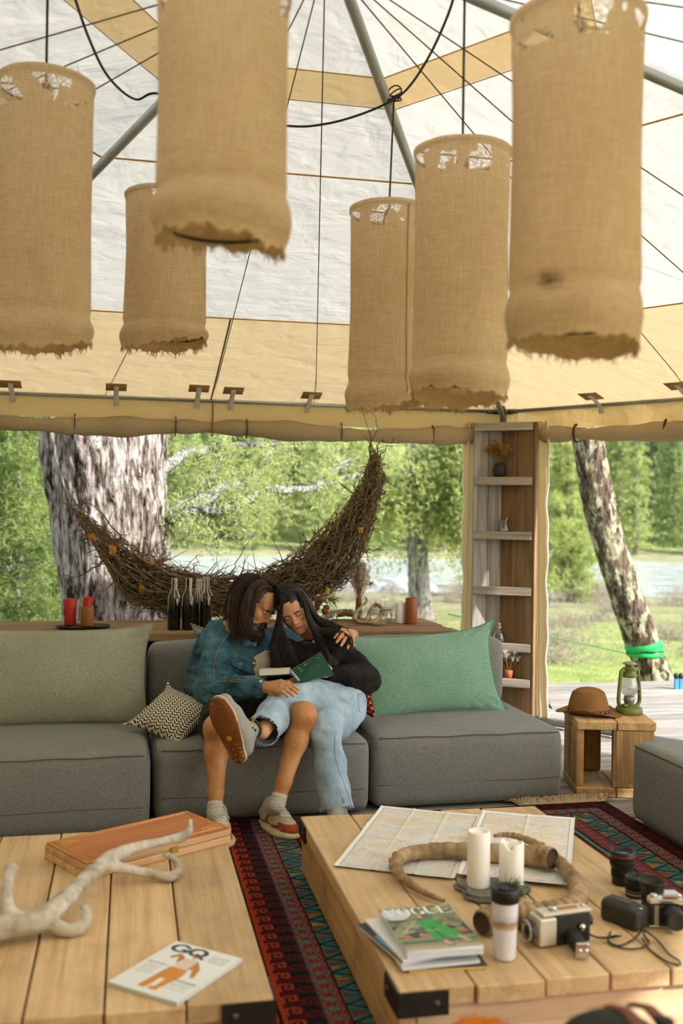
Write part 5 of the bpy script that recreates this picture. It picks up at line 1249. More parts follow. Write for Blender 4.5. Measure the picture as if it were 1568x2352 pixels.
# boots
def boot(M, name, tread=True):
    e = bpy.data.objects.new(name, None); COL.objects.link(e); e.parent = wom
    q = lambda x, y, z: tuple(M @ Vector((x, y, z))); R = [list(M[i][:3]) for i in range(3)]; zc = tuple(M.col[2][:3])
    S_ = Sculpt(.0045); S_.chain([q(0, -.105, .05) + (.037,), q(0, -.03, .055) + (.038,), q(.002, .06, .045) + (.042,), q(0, .125, .038) + (.034,)], .03); S_.chain([q(0, -.075, .06) + (.045,), q(.012, -.062, .135) + (.043,)], .03); S_.cone(q(0, -.02, .09), q(0, .05, .07), .034, .03, .03); S_.box(q(0, 0, -.05), (.1, .25, .07), .004, R, .004, -1)
    v, f = S_.run(); wpart('upper', (wrinkle(relax(v, f, 1), f, .002, 30), f), plain('pale_grey_leather', '97938a', .75, 0, .3, .12, .2, 120), e)
    S_ = Sculpt(.0042); S_.chain([q(0, -.112, .008) + (.040,), q(.002, -.02, .008) + (.038,), q(.004, .07, .008) + (.050,), q(0, .13, .008) + (.040,)], .02, 1, 0, (zc, .34)); v, f = S_.run(); wpart('welt', (v, f), plain('cream_welt', 'b9b09a', .8), e)
    def outline(t):  # half width of the sole at y
        y = t; return .036 + .012 * math.exp(-((y - .075) / .06) ** 2) - .002 * math.exp(-((y + .02) / .03) ** 2)
    S_ = Sculpt(.0042); S_.chain([q(0, -.112, -.004) + (.037,), q(.002, -.02, -.004) + (.034,), q(.004, .07, -.004) + (.046,), q(0, .13, -.004) + (.037,)], .02, 1, 0, (zc, .22)); v, f = S_.run(); M_gum = plain('gum_rubber', '7d4a22', .6, 0, .4, .2, .3, 60); os_ = wpart('outsole', (v, f), M_gum, e)
    if tread:
        lug = lambda x, y, w_, l_, a: wmb('tread_lug', MB().box((0, 0, 0), (w_ * 1.25, l_ * 1.25, .008), M @ Matrix.Translation((x, y, -.0125)) @ Matrix.Rotation(a, 4, 'Z')), plain('gum_rubber_lug', '8f5a2c', .6, 0, .4, .2), os_, False)
        for k in range(8):
            y = .015 + k * .0175
            for sx in (-1, 1): lug(sx * (outline(y) - .010 - .006 * max(0, (y - .11) / .04)), y, .018, .009, sx * (.35 - .1 * k))
        for k in range(5):
            y = -.128 + k * .0185
            for sx in (-1, 1): lug(sx * (.026 - .012 * (k == 0)), y, .016, .009, -sx * (.5 - .2 * k))
        for (x, y) in ((0, .03), (-.014, .05), (.014, .05), (0, .07), (-.014, .09), (.014, .09), (0, .11), (-.01, .128), (.01, .128), (0, -.10), (0, -.075)): lug(x, y, .012, .010, .78)
        wmb('sole_badge', MB().prism([(.014 * math.cos(t) * (1 if k % 2 else .95), .011 * math.sin(t)) for k, t in enumerate(np.linspace(.39, 6.67, 9)[:-1])], -.016, -.009, M @ Matrix.Translation((0, -.022, 0)) @ Matrix.Scale(1.1, 4)), plain('yellow_badge', 'd99a1e', .5), os_, False)
    M_l = plain('mustard_lace', 'c08a2c', .8)
    for k in range(5):
        yy = .055 - k * .024; zz = .084 + k * .012; wmb('lace', MB().tube([q(-.03, yy - .006, zz - .014), q(-.012, yy, zz + .003), q(.012, yy + .006, zz + .003), q(.03, yy, zz - .014)], .003, 5), M_l, e)
    lb = MB()
    for sx in (-1, 1): lb.tube([Vector(p) for p in spline([q(0, -.045, .137), q(sx * .02, -.02, .16), q(sx * .035, -.005, .14), q(sx * .012, -.03, .138)], 5)], .0028, 5)
    wmb('lace', lb, M_l, e)
    for k in range(3):
        for sx in (-1, 1): wmb('lace_hook', MB().lathe([(.0001, -.005), (.005, -.004), (.006, 0), (.004, .004), (.0001, .005)], 8, M @ Matrix.Translation((sx * .036, -.02 - .018 * k, .09 + .014 * k)) @ Matrix.Rotation(math.pi / 2, 4, 'Y')), plain('dark_hook', '2a2624', .4, .6), e)
    c = M @ Vector((0, -.073, .165)); 
    wmb('padded_collar', MB().tube([M @ Vector((.012 + .042 * math.cos(t), -.062 + .043 * math.sin(t), .160 + .004 * math.cos(2 * t))) for t in np.linspace(0, 6.283, 25)[:-1]], .006, 7, closed=True), plain('dark_boot_collar', '3a3733', .85), e)
    return e
toe = at(500, 1628, 4.24); heel = at(540, 1736, 4.27); yd = (toe - heel).normalized()
BM = frame(yd, cv(.52, .1, .86), heel.lerp(toe, .5) + cv(.012, 0, .01)); boot(BM, 'boot')
h2 = onz(776, 1905, .0); t2 = h2 + (onz(757, 1990, 0) - h2).normalized() * .28; boot(frame((t2 - h2), (0, 0, 1), h2.lerp(t2, .45) + V(0, 0, .022)), 'boot', False)
S_ = Sculpt(.005)
# hair
cap = Sculpt(.005); R = [list(HW[i][:3]) for i in range(3)]; q = lambda x, y, z: tuple(HW @ (Vector((x, y, z)) * WS))
cap.ell(q(0, -.016, .046), (.081, .098, .084), R, .02); cap.ell(q(.05, -.045, -.05), (.045, .055, .09), R, .04); cap.ell(q(-.05, -.045, -.05), (.045, .055, .09), R, .04)
v, f = cap.run(); wpart('hair', (wrinkle(v, f, .006, 40), f), M_hair_w); hw = wom.children[-1]
G = [[(668, 1356, 5.03, .005), (657, 1366, 5.0, .008), (648, 1388, 4.99, .010), (643, 1415, 5.0, .012), (640, 1446, 5.0, .018), (640, 1490, 4.97, .034), (652, 1540, 4.93, .036)],
     [(667, 1352, 5.05, .006), (654, 1360, 5.04, .012), (646, 1390, 5.05, .012), (640, 1430, 5.05, .016), (638, 1475, 5.0, .03), (655, 1520, 4.95, .036), (676, 1546, 4.94, .028)],
     [(644, 1420, 5.0, .008), (648, 1455, 4.985, .014), (660, 1490, 4.96, .022), (676, 1525, 4.95, .024), (684, 1545, 4.94, .018)],
     [(638, 1450, 5.02, .012), (630, 1480, 4.99, .02), (634, 1515, 4.96, .028), (648, 1545, 4.94, .026)],
     [(668, 1356, 5.03, .005), (684, 1363, 5.01, .009), (698, 1385, 5.0, .011), (706, 1412, 5.0, .013), (720, 1440, 5.02, .018), (744, 1456, 5.04, .024), (776, 1462, 5.03, .03), (800, 1478, 5.01, .026)],
     [(670, 1353, 5.05, .006), (692, 1364, 5.05, .012), (708, 1395, 5.05, .018), (728, 1425, 5.07, .024), (762, 1443, 5.08, .03), (794, 1460, 5.05, .03), (810, 1488, 5.02, .016)],
     [(702, 1400, 5.0, .008), (712, 1432, 5.0, .012), (730, 1465, 5.02, .018), (746, 1500, 5.03, .018), (758, 1520, 5.04, .010)],
     [(740, 1450, 5.03, .02), (770, 1456, 5.02, .028), (796, 1472, 5.0, .026), (812, 1500, 4.99, .012)],
     [(668, 1352, 5.06, .006), (660, 1347, 5.09, .012), (650, 1354, 5.12, .02), (642, 1380, 5.15, .02)], [(668, 1352, 5.06, .006), (682, 1350, 5.09, .012), (698, 1362, 5.12, .02), (710, 1392, 5.14, .02)]]
hs_ = strands(G, 2600, 7, .0013, .004, .4, 4); cr_ = crown(HW, WS, (0, -.016, .046), (.083, .100, .086), 1500, 9, 0., -64, 140, 100, .0013, .0015, .02); hs_.add(cr_.v, cr_.f); wmb('hair_strands', hs_, M_hair_w, hw)
# open book on their laps
bk = thing('open_book', 'open hardcover book with dark green cover held by the couple', 'book', at(680, 1560, 4.9)); bo = bk.location
spn0 = at(667, 1540, 4.84); spn1 = at(688, 1564, 4.80)
def quad_box(name, c4, th, m, parent=bk):
    c4 = [Vector(p) for p in c4]; n = (c4[1] - c4[0]).cross(c4[3] - c4[0]).normalized() * th
    v = [p - bo for p in c4] + [p + n - bo for p in c4]
    return mk(name, (v, [(3, 2, 1, 0), (4, 5, 6, 7), (0, 1, 5, 4), (1, 2, 6, 5), (2, 3, 7, 6), (3, 0, 4, 7)]), m, parent, False)
M_green_c = plain('dark_green_cloth', '17402f', .7, 0, .3, .12, .2, 300); M_page = plain('page_paper', 'ddd5c2', .85, var=.06)
cB, cC_ = at(737, 1497, 4.92), at(767, 1549, 4.87)
o = quad_box('cover', [spn0 + V(0, 0, 0), at(690, 1566, 4.79), cC_, cB], -.004, M_green_c)
pg = quad_box('page_block', [spn0 + CF * .006, at(690, 1564, 4.80) + CF * .006, cC_ + CF * .008 + cv(-.012, 0, 0), cB + CF * .008 + cv(-.006, -.004, 0)], -.014, M_page)
mk_ = MB(); r_ = random.Random(6)
def oncover(u, w_): return (spn0.lerp(cB, u)).lerp(at(690, 1566, 4.79).lerp(cC_, u), w_) - CF * .0045
for (u0, w0, n0, s0) in ((.22, .15, 5, .05), (.42, .12, 4, .05), (.5, .2, 6, .05), (.75, .12, 6, .05), (.25, .35, 5, .05), (.55, .35, 5, .05), (.7, .4, 6, .06), (.4, .55, 7, .12)):
    p = []; 
    for k in range(n0): p.append(oncover(u0 + r_.uniform(-s0, s0) + k * .015, w0 + r_.uniform(-s0, s0)))
    mk_.tube([Vector(x) for x in spline([tuple(a) for a in p], 4)], .0011, 4)
mk_.v = [tuple(Vector(p) - bo) for p in mk_.v]; mk_.build('cover_drawing', plain('pale_ink', 'a9c4b4', .8), o)
le = [at(596, 1552, 4.84), at(664, 1548, 4.82), at(670, 1544, 5.0), at(604, 1547, 5.02)]
lf_ = [p + V(0, 0, -.0) for p in le]
quad_box('page_block', lf_, .028, M_page); quad_box('cover', [p + V(0, 0, -.006) + (p - sum(le, V(0, 0, 0)) / 4) * .03 for p in le], .006, M_green_c)
MB().tube([p - bo for p in (spn0, spn1)], .012, 8, flat=.5).build('spine', plain('grey_blue_spine', '7d95a3', .7), bk)
# ================================================================== RUG
def rug():
    T = thing('kilim_rug', 'red and teal patterned kilim rug with cream fringe under the tables', 'rug', (1.3, 3.2, 0)); RX0, RX1, RY0, RY1 = -.15, 2.42, 1.4, 4.74
    MB().box((0, 0, 0), (RX1 - RX0, RY1 - RY0, .006)).build('backing', plain('rug_backing', '5a201c', .95), T, False, ((RX0 + RX1) / 2 - 1.3, (RY0 + RY1) / 2 - 3.2, .004))
    st = .005; xs = np.arange(RX0, RX1, st); ys = np.arange(2.15, RY1, st); X, Y = np.meshgrid(xs + st / 2, ys + st / 2)
    keep = (X < .98) | (X > 1.9) | (Y > 3.9); dR = np.minimum(RX1 - X, RY1 - Y); dL = X - .483
    left = X < 1.0; d = np.where(left, dL, dR); al = np.where((RX1 - X < RY1 - Y) | left, Y, X)
    C_ = np.zeros(X.shape + (3,), np.float32)
    h = lambda q: np.array(hx(q)[:3], np.float32)
    def put(m, q): C_[m] = h(q)
    put(np.ones_like(X, bool), '6a2320')
    red = (d > .09) & (d < .160); put(red, '93332d'); u = (al % .058) - .029; w = d - .125; r2 = u * u + w * w
    fl = (r2 < .0225 ** 2) & ((np.abs(u) < .004) | (np.abs(w) < .004) | (np.abs(np.abs(u) - np.abs(w)) < .0042)); put(red & fl, '647f78')
    put(red & (np.abs(np.abs(w) + .5 * np.abs(u) - .032) < .003), '6f7d76')
    tl = (d >= .168) & (d < .268); put(tl, '4d7f7a'); p = .105; tri = np.abs((al % p) / p - .5) * 2; ww = (d - .168) / .10
    up = ww < tri; idx = (np.floor(al / p) % 4)
    inn = (np.abs(ww - tri) > .42) & (np.abs(ww - .5) < .44)
    for k, q in enumerate(('b5542e', 'c09a4a', '9a3a2c', '4f6f8c')): put(tl & inn & up & (idx == k), q)
    for k, q in enumerate(('c07a38', '9a3a2c', 'c2a060', 'a8482c')): put(tl & inn & ~up & (idx == k), q)
    put(tl & (np.abs(ww - tri) < .09), '2a1714'); put(tl & inn & (np.abs((al * 60) % 1 - .5) < .12), '3a211c')
    r3 = (d >= .276) & (d < .352); put(r3, '9c3a30'); w = d - .314; put(r3 & (u * u + w * w < .021 ** 2) & ((np.abs(u) < .005) | (np.abs(w) < .005) | (np.abs(np.abs(u) - np.abs(w)) < .0045)), '55708a')
    for a, b, q in ((.160, .168, '1d1512'), (.268, .276, '1d1512'), (.082, .09, '1d1512'), (.352, .36, '1d1512'), (.36, .378, '5f958c'), (.378, .386, '1d1512')): put((d >= a) & (d < b), q)
    mar = (~left) & (d < .082); put(mar, '4a1719'); put(mar & (np.abs(((al + d * .8) % .07) - .035) < .008) & (d > .02), '2a1618'); put(mar & (np.abs(((al - d) % .09) - .045) < .004) & (d > .03), '8a4230')
    # left outer borders
    def meander(u_, v_, wdt, per, th):
        a = (u_ % per) / per; b = v_ / wdt
        m = (np.abs(b - .12) < th) & (a < .62); m |= (np.abs(a - .62) < th * .9) & (b > .12) & (b < .86); m |= (np.abs(b - .86) < th) & (a > .22) & (a < .62); m |= (np.abs(a - .22) < th * .9) & (b > .45) & (b < .86); m |= (np.abs(b - .45) < th) & (a > .22) & (a < .45); return m
    a = left & (X > .463) & (X <= .52); put(a, '54191a'); put(a & meander(Y, X - .463, .057, .075, .085), 'a8482a')
    b = left & (X > .52) & (X <= .575); put(b, '1f2024'); put(b & meander(Y + .03, .575 - X, .055, .075, .12), '5c2422')
    put(left & (X > .575) & (X <= .58), '3f5560')
    put(left & (X > .450) & (X <= .463), 'b8461f'); put(left & (X > .438) & (X <= .450), '1c1412'); put(left & (X <= .438), '6e2a1e')
    c = left & (X <= .438); k = (np.floor(Y / .06) + np.floor(X / .05)).astype(int) % 5
    for i, q in enumerate(('b4501f', '3c2018', 'c08a3a', '7a2a20', '31506a')): put(c & (k == i), q)
    C_ *= .62 * (1 + .16 * _rs.randn(*X.shape, 1)).clip(.6, 1.4).astype(np.float32)
    Z = .0075 + .004 * np.sin(X * 9 + 1.3 * np.sin(Y * 4)) * np.sin(Y * 3.1)
    n0, n1 = len(ys), len(xs)
    gx = np.append(xs, xs[-1] + st); gy = np.append(ys, ys[-1] + st); GX, GY = np.meshgrid(gx, gy); GZ = .0085 + .0012 * np.sin(GX * 31) * np.sin(GY * 27)
    v = np.stack([GX - 1.3, GY - 3.2, GZ], -1).reshape(-1, 3); j, i = np.nonzero(keep); W = n1 + 1
    f = np.stack([j * W + i, j * W + i + 1, (j + 1) * W + i + 1, (j + 1) * W + i], 1)
    usedv = np.unique(f); mp = np.full(len(v), -1); mp[usedv] = np.arange(len(usedv))
    mk('woven_pile', (v[usedv], mp[f]), attr_mat('kilim_wool', .97, .5, 400, .1), T, False, cols=C_[j, i])
    fr = MB(); r_ = random.Random(3)
    for k in range(380):
        x = r_.uniform(1.95, RX1); l = r_.uniform(.05, .12); a = r_.gauss(0, .5)
        p0 = V(x - 1.3, RY1 - 3.2, .01); p1 = p0 + V(math.sin(a) * l * .5, l * .5, r_.uniform(.008, .03)); p2 = p0 + V(math.sin(a) * l + r_.uniform(-.02, .02), l * math.cos(a), r_.uniform(.003, .012)); fr.tube([p0, p1, p2], [.0035, .003, .002], 4, False)
    tag(fr.build('fringe', plain('cream_fringe', 'bfa98a', .95), T), kind='stuff')
rug()
# ================================================================== THINGS ON THE LEFT TABLE
def local_box(name, label, cat, c, rz, dims, m, bev=.004, group=None):
    T = thing(name, label, cat, c, rz, group); o = mk('body', (lambda q: (q.v, q.f))(MB().box((0, 0, dims[2] / 2), dims)), m, T, False); bevel(o, bev); return T
M_cherry = wood('cherry_veneer', '8a4a1c', 'b06a30', 'c07c3e', 0, 1.2, .4, .1, .4); M_edge = wood('box_edge', 'b07f4e', 'd2a878', 'e0bd92', 0, 1.2, .55, .15, .5)
gb = thing('wooden_game_box', 'flat reddish wooden game box with carved corner borders behind the antler', 'box', (.055, 3.667, TH), math.radians(31))
for (z0, z1) in ((0, .026), (.0275, .050)): bevel(mk('case_half', (lambda q: (q.v, q.f))(MB().box((0, 0, (z0 + z1) / 2), (.596, .288, z1 - z0))), M_edge, gb, False), .003)
lid = bevel(mk('lid_panel', (lambda q: (q.v, q.f))(MB().box((0, 0, .053), (.588, .28, .006))), M_cherry, gb, False), .002)
M_line = plain('carved_line', 'cf9a5c', .6)
def rline(pts, w=.0022): MB().tube([V(*p, .0563) for p in pts], w, 4).build('carved_border', M_line, lid)
for a in (.018, .026): rline([(-.294 + a, -.14 + a), (.294 - a, -.14 + a)]); rline([(-.294 + a, .14 - a), (.294 - a, .14 - a)]); rline([(-.294 + a, -.14 + a), (-.294 + a, .14 - a)]); rline([(.294 - a, -.14 + a), (.294 - a, .14 - a)])
for sx in (-1, 1):
    for sy in (-1, 1):
        c0 = (sx * .268, sy * .114); P_ = [(0, 0), (-.05, 0), (-.05, -.012), (-.012, -.012), (-.012, -.04), (-.03, -.04), (-.03, -.026), (-.07, -.026), (-.07, -.01)]
        rline([(c0[0] + sx * x, c0[1] + sy * y) for x, y in P_], .002)
MB().box((0.05, -.146, .028), (.03, .006, .022)).build('brass_clasp', plain('brass', 'b59a52', .35, .8), gb, False)
# antler
def bone_mat(name, a, b, c):
    n = N(name); g = n.noise(n.co((1, 1, 1), rnd_=False), 14, 7, .65); g2 = n.noise(n.co((1, 1, 1), rnd_=False), 60, 4)
    return n.done(n.bsdf(n.ramp(g, [(.3, a), (.5, b), (.7, c)]), .6, 0, n.bump(n.mix(.5, g, g2), .5, .006), .35))
M_antler = bone_mat('antler_bone', '958a76', 'b9af9c', 'd5cec2'); M_horn = bone_mat('horn_keratin', '6e583a', '987e5c', 'b8a07c')
def bone(name, label, cat, chains, m, base, vox=.005, k=.012, rip=None):
    S_ = Sculpt(vox); b0 = Vector(base)
    for ch in chains:
        pts = spline([tuple(onz(x, y, h)) + (r,) for (x, y, h, r) in ch], 6); S_.chain([tuple(p[:3]) + (p[3] * .92,) for p in pts], k)
    v, f = S_.run(); v = wrinkle(v, f, .003, 60); return tag(mk(name, (v - np.array(tuple(b0)), f), m, None, True, b0), label, cat)
z0 = TH
bone('antler', 'grey-white branching antler lying across the planks', 'antler', [
    [(-60, 2150, z0 + .04, .030), (20, 2128, z0 + .045, .032), (80, 2118, z0 + .05, .032), (130, 2085, z0 + .06, .029), (180, 2035, z0 + .07, .024), (235, 1985, z0 + .085, .023), (270, 1962, z0 + .092, .021), (330, 1942, z0 + .095, .015), (385, 1930, z0 + .095, .013), (418, 1922, z0 + .098, .013), (434, 1908, z0 + .115, .009), (437, 1882, z0 + .14, .003)],
    [(45, 2122, z0 + .05, .026), (20, 2095, z0 + .075, .018), (15, 2055, z0 + .105, .015), (22, 2005, z0 + .14, .014), (26, 1992, z0 + .145, .013)],
    [(240, 1985, z0 + .085, .018), (285, 1995, z0 + .055, .013), (340, 2005, z0 + .03, .012), (385, 2014, z0 + .018, .012), (406, 2005, z0 + .02, .011), (408, 1985, z0 + .035, .009), (392, 1968, z0 + .05, .005), (375, 1964, z0 + .055, .0025)],
    [(100, 2110, z0 + .05, .022), (130, 2128, z0 + .03, .016), (160, 2138, z0 + .018, .014), (185, 2130, z0 + .022, .013), (198, 2108, z0 + .04, .011), (196, 2088, z0 + .055, .006), (184, 2077, z0 + .06, .0025)]], M_antler, onz(130, 2110, TH), .0035)
# ---------------- painted print: a fine grid of coloured faces
def sheet(img, w, h, fn=None):
    ny, nx = img.shape[:2]; u = np.linspace(-w / 2, w / 2, nx + 1); v = np.linspace(h / 2, -h / 2, ny + 1); U, V_ = np.meshgrid(u, v); Z = np.zeros_like(U) if fn is None else fn(U, V_)
    i, j = np.meshgrid(np.arange(nx), np.arange(ny)); W = nx + 1; f = np.stack([j * W + i, (j + 1) * W + i, (j + 1) * W + i + 1, j * W + i + 1], -1).reshape(-1, 4)
    return np.stack([U, V_, Z], -1).reshape(-1, 3), f, img.reshape(-1, 3)
class Paint:
    def __init__(s, w, h, res, bg): s.w, s.h = w, h; s.nx, s.ny = int(w / res), int(h / res); s.x, s.y = np.meshgrid((np.arange(s.nx) + .5) / s.nx, (np.arange(s.ny) + .5) / s.ny); s.a = w / h; s.im = np.zeros((s.ny, s.nx, 3)); s.im[:] = hx(bg)[:3]
    def m(s, mask, c): s.im[mask] = hx(c)[:3]
    def rect(s, x0, y0, x1, y1, c): s.m((s.x > x0) & (s.x < x1) & (s.y > y0) & (s.y < y1), c)
    def ell(s, cx, cy, rx, ry, c): s.m(((s.x - cx) / rx) ** 2 + ((s.y - cy) / ry) ** 2 < 1, c)
    def line(s, x0, y0, x1, y1, w, c):
        dx, dy = (x1 - x0) * s.a, y1 - y0; L = dx * dx + dy * dy + 1e-9; t = np.clip((((s.x - x0) * s.a) * dx + (s.y - y0) * dy) / L, 0, 1); s.m(np.hypot((s.x - x0) * s.a - t * dx, s.y - y0 - t * dy) < w, c)
    def poly(s, P_, c):
        m = np.zeros_like(s.x, bool); n = len(P_)
        for i in range(n):
            (x0, y0), (x1, y1) = P_[i], P_[(i + 1) % n]
            if y0 == y1: continue
            m ^= ((y0 > s.y) != (y1 > s.y)) & (s.x < (x1 - x0) * (s.y - y0) / (y1 - y0) + x0)
        s.m(m, c)
    def noise(s, f, amt): s.im *= (1 + amt * fbm(np.stack([s.x * f * s.a, s.y * f, 0 * s.x], -1), 3))[..., None]
    def text(s, x0, y0, w, h, c, n, seed):       # rows of tiny print strokes, too small to read
        r_ = random.Random(seed); x = x0
        while x < x0 + w:
            l = r_.uniform(.25, .6) * h; s.rect(x, y0, min(x + l, x0 + w), y0 + h * r_.uniform(.7, 1), c); x += l + h * .3
def didone(P_, txt, x0, y0, w, h, c, gap=.02, thin=.0035):
    """fashion-title capitals with thick and hair-thin strokes"""
    n = len(txt); cw = (w - gap * (n - 1)) / n
    for i, ch in enumerate(txt):
        a = x0 + i * (cw + gap); b = a + cw; y1 = y0 + h; tk = cw * .24; cx = (a + b) / 2; cy = (y0 + y1) / 2
        if ch == 'V': P_.poly([(a, y0), (a + tk, y0), (cx + tk * .3, y1), (cx, y1)], c); P_.line(b - thin, y0, cx + tk * .1, y1, thin, c); P_.rect(a - .01, y0, a + tk + .01, y0 + h * .05, c); P_.rect(b - .03, y0, b + .01, y0 + h * .05, c)
        elif ch in 'OGQ':
            ring = (((P_.x - cx) / (cw / 2)) ** 2 + ((P_.y - cy) / (h / 2)) ** 2 < 1) & ~(((P_.x - cx) / (cw / 2 - tk)) ** 2 + ((P_.y - cy) / (h / 2 - thin * 1.6)) ** 2 < 1)
            if ch == 'G': ring &= ~((P_.x > cx + cw * .1) & (P_.y > y0 + h * .3) & (P_.y < cy + h * .05))
            P_.m(ring, c)
            if ch == 'G': P_.rect(b - tk, cy + h * .05, b, y1 - h * .04, c); P_.rect(cx + cw * .08, cy + h * .05, b + .008, cy + h * .1, c)
            if ch == 'Q': P_.line(cx, y1 - h * .12, b + .01, y1 + h * .12, tk * .25, c)
        elif ch == 'U': P_.rect(a, y0, a + tk, cy + h * .12, c); P_.rect(b - thin * 3, y0, b - thin, cy + h * .12, c); P_.m((((P_.x - cx + thin) / (cw / 2)) ** 2 + ((P_.y - cy - h * .12) / (h * .38)) ** 2 < 1) & ~(((P_.x - cx - tk * .35) / (cw / 2 - tk * .62)) ** 2 + ((P_.y - cy - h * .12) / (h * .34)) ** 2 < 1) & (P_.y > cy + h * .12), c); P_.rect(a - .01, y0, a + tk + .01, y0 + h * .05, c)
        elif ch == 'E': P_.rect(a, y0, a + tk, y1, c); P_.rect(a - .01, y0, b, y0 + h * .05, c); P_.rect(a - .01, y1 - h * .05, b, y1, c); P_.rect(a, cy - h * .025, b - tk * .8, cy + h * .025, c); P_.poly([(b, y0), (b - .012, y0), (b, y0 + h * .28)], c); P_.poly([(b, y1), (b - .012, y1), (b, y1 - h * .3)], c); P_.rect(b - tk, cy - h * .12, b - tk + .006, cy + h * .12, c)
def magazine(label, c, rz, w, h, th, img=None, colr='d9d6cf', edge='dedad2', group=None, curl=0, mlabel='magazine', tilt=0):
    T = thing('magazine', label, 'magazine', c, rz, group)
    if tilt: T.rotation_euler = (tilt, 0, rz)
    fn = (lambda U, V_: curl * ((U / w + .5) ** 3)) if curl else None
    MB().grid(lambda u, v: (0, 0, 0), 1, 1)
    b = MB(); nu = 10; z = lambda u: th + (curl * u ** 3)
    pts = [(u / nu) for u in range(nu + 1)]
    poly = [((u - .5) * w, 0) for u in pts]
    vv = []; ff = []
    for u in pts:
        x = (u - .5) * w; zt = th + curl * u ** 3; zb = curl * u ** 3 * .9
        vv += [(x, -h / 2, zb), (x, h / 2, zb), (x, h / 2, zt - .0006), (x, -h / 2, zt - .0006)]
    for i in range(nu):
        a = i * 4; q = a + 4
        ff += [(a, a + 1, q + 1, q), (a + 1, a + 2, q + 2, q + 1), (a + 2, a + 3, q + 3, q + 2), (a + 3, a, q, q + 3)]
    ff += [(3, 2, 1, 0), tuple(4 * nu + k for k in range(4))]
    mk('pages', (vv, ff), plain('magazine_pages_' + edge, edge, .8, var=.08), T, False)
    if img is not None:
        v, f, cl_ = sheet(img, w + .001, h + .001, lambda U, V_: th + curl * ((U / w + .5).clip(0, 1) ** 3)); mk('cover', (v, f), attr_mat('glossy_print', .32, 0, 1, .5), T, False, cols=cl_)
    else:
        MB().box((0, 0, th + .0004), (w + .001, h + .001, .0008)).build('cover', plain('cover_' + colr, colr, .4), T, False)
    return T
# GQ cover
P_ = Paint(.222, .283, .0012, 'e4e8e8')
P_.noise(3, .05)
G_ = 'e4e8e8'
def bold(P_, ch, x0, y0, w, h, c):
    cx, cy = x0 + w / 2, y0 + h / 2
    ring = (((P_.x - cx) / (w / 2)) ** 2 + ((P_.y - cy) / (h / 2)) ** 2 < 1) & ~(((P_.x - cx) / (w / 2 * .52)) ** 2 + ((P_.y - cy) / (h / 2 * .62)) ** 2 < 1)
    if ch == 'G': ring &= ~((P_.x > cx + w * .08) & (P_.y > y0 + h * .32) & (P_.y < cy)); 
    P_.m(ring, c)
    if ch == 'G': P_.rect(cx + w * .05, cy, cx + w * .5, cy + h * .12, c); P_.rect(cx + w * .26, cy, cx + w * .5, cy + h * .4, c)
    if ch == 'Q': P_.line(cx + .01, cy + h * .2, cx + w * .5, cy + h * .58, .018, c)
bold(P_, 'G', .05, .03, .27, .17, '1d2421'); bold(P_, 'Q', .31, .03, .28, .17, '1d2421'); P_.poly([(.29, .10), (.34, .07), (.36, .14), (.31, .16)], '3a6a50')
P_.ell(.50, .22, .035, .03, 'c98f6c'); P_.poly([(.40, .27), (.60, .26), (.62, .48), (.40, .48)], 'd9c9b8'); P_.poly([(.40, .27), (.28, .20), (.20, .30), (.24, .33), (.30, .27), (.38, .40)], 'a8701c'); P_.poly([(.60, .27), (.74, .40), (.80, .56), (.76, .58), (.66, .44), (.60, .46)], 'c07d22'); P_.poly([(.38, .47), (.63, .47), (.66, .6), (.60, .92), (.48, .92), (.50, .66), (.44, .92), (.34, .92), (.36, .62)], 'cf851f'); P_.rect(.46, .70, .53, .86, 'e4e8e8')
for k in range(4): P_.text(.66, .10 + k * .035, .26, .022, '8fa29a', 8, k)
for k in range(5): P_.text(.06, .52 + k * .04, .22, .016, '8a9290', 8, 10 + k)
P_.text(.05, .46, .28, .028, '2b2f2e', 6, 21); P_.text(.64, .66, .3, .034, '2b2f2e', 6, 22)
for k in range(4): P_.text(.64, .72 + k * .035, .28, .014, '8a9290', 8, 30 + k)
magazine('white fashion magazine with a figure in mustard trousers lying on the antler table', (.140, 2.665, TH), math.radians(-40.5), .222, .283, .010, P_.im, curl=0, edge='c9cdcc')
# ================================================================== THINGS ON THE RIGHT TABLE
def map_img(nx, ny, seed):
    y, x = np.mgrid[0:ny, 0:nx] / float(max(nx, ny)); im = np.zeros((ny, nx, 3)); q = np.stack([x * 7, y * 11, 0 * x + seed], -1); a = fbm(q, 4); b = fbm(q * 1.7 + 40, 4)
    base = np.array(hx('dad6cd')[:3]); im[:] = base
    for fld, c, t, k in ((a, 'd9c7a6', .05, .7), (b, 'd7bfb6', .08, .6), (-a, 'c6d0cf', .12, .7), (-b, 'd2d3b4', .14, .6)):
        m = np.clip((fld - t) / .12, 0, 1)[..., None] * k; im = im * (1 - m) + np.array(hx(c)[:3]) * m
    c1 = np.abs(((a * 9) % 1) - .5) < .07; im[c1] *= .86; c2 = np.abs(((b * 7) % 1) - .5) < .04; im[c2] = im[c2] * .7 + .3 * np.array(hx('b56a5a')[:3])
    r = np.abs(fbm(q * .8 + 9, 3)) < .012; im[r] = im[r] * .5 + .5 * np.array(hx('7a9cb4')[:3])
    im = im * .82 + .18 * np.array(hx('dcdad4')[:3])
    e = np.minimum(np.minimum(np.arange(nx)[None], nx - 1 - np.arange(nx)[None]) + 0 * y, np.minimum(np.arange(ny)[:, None], ny - 1 - np.arange(ny)[:, None])); im[e < 4] = hx('e6e4df')[:3]; im[(e >= 4) & (e < 5)] *= .6
    return im
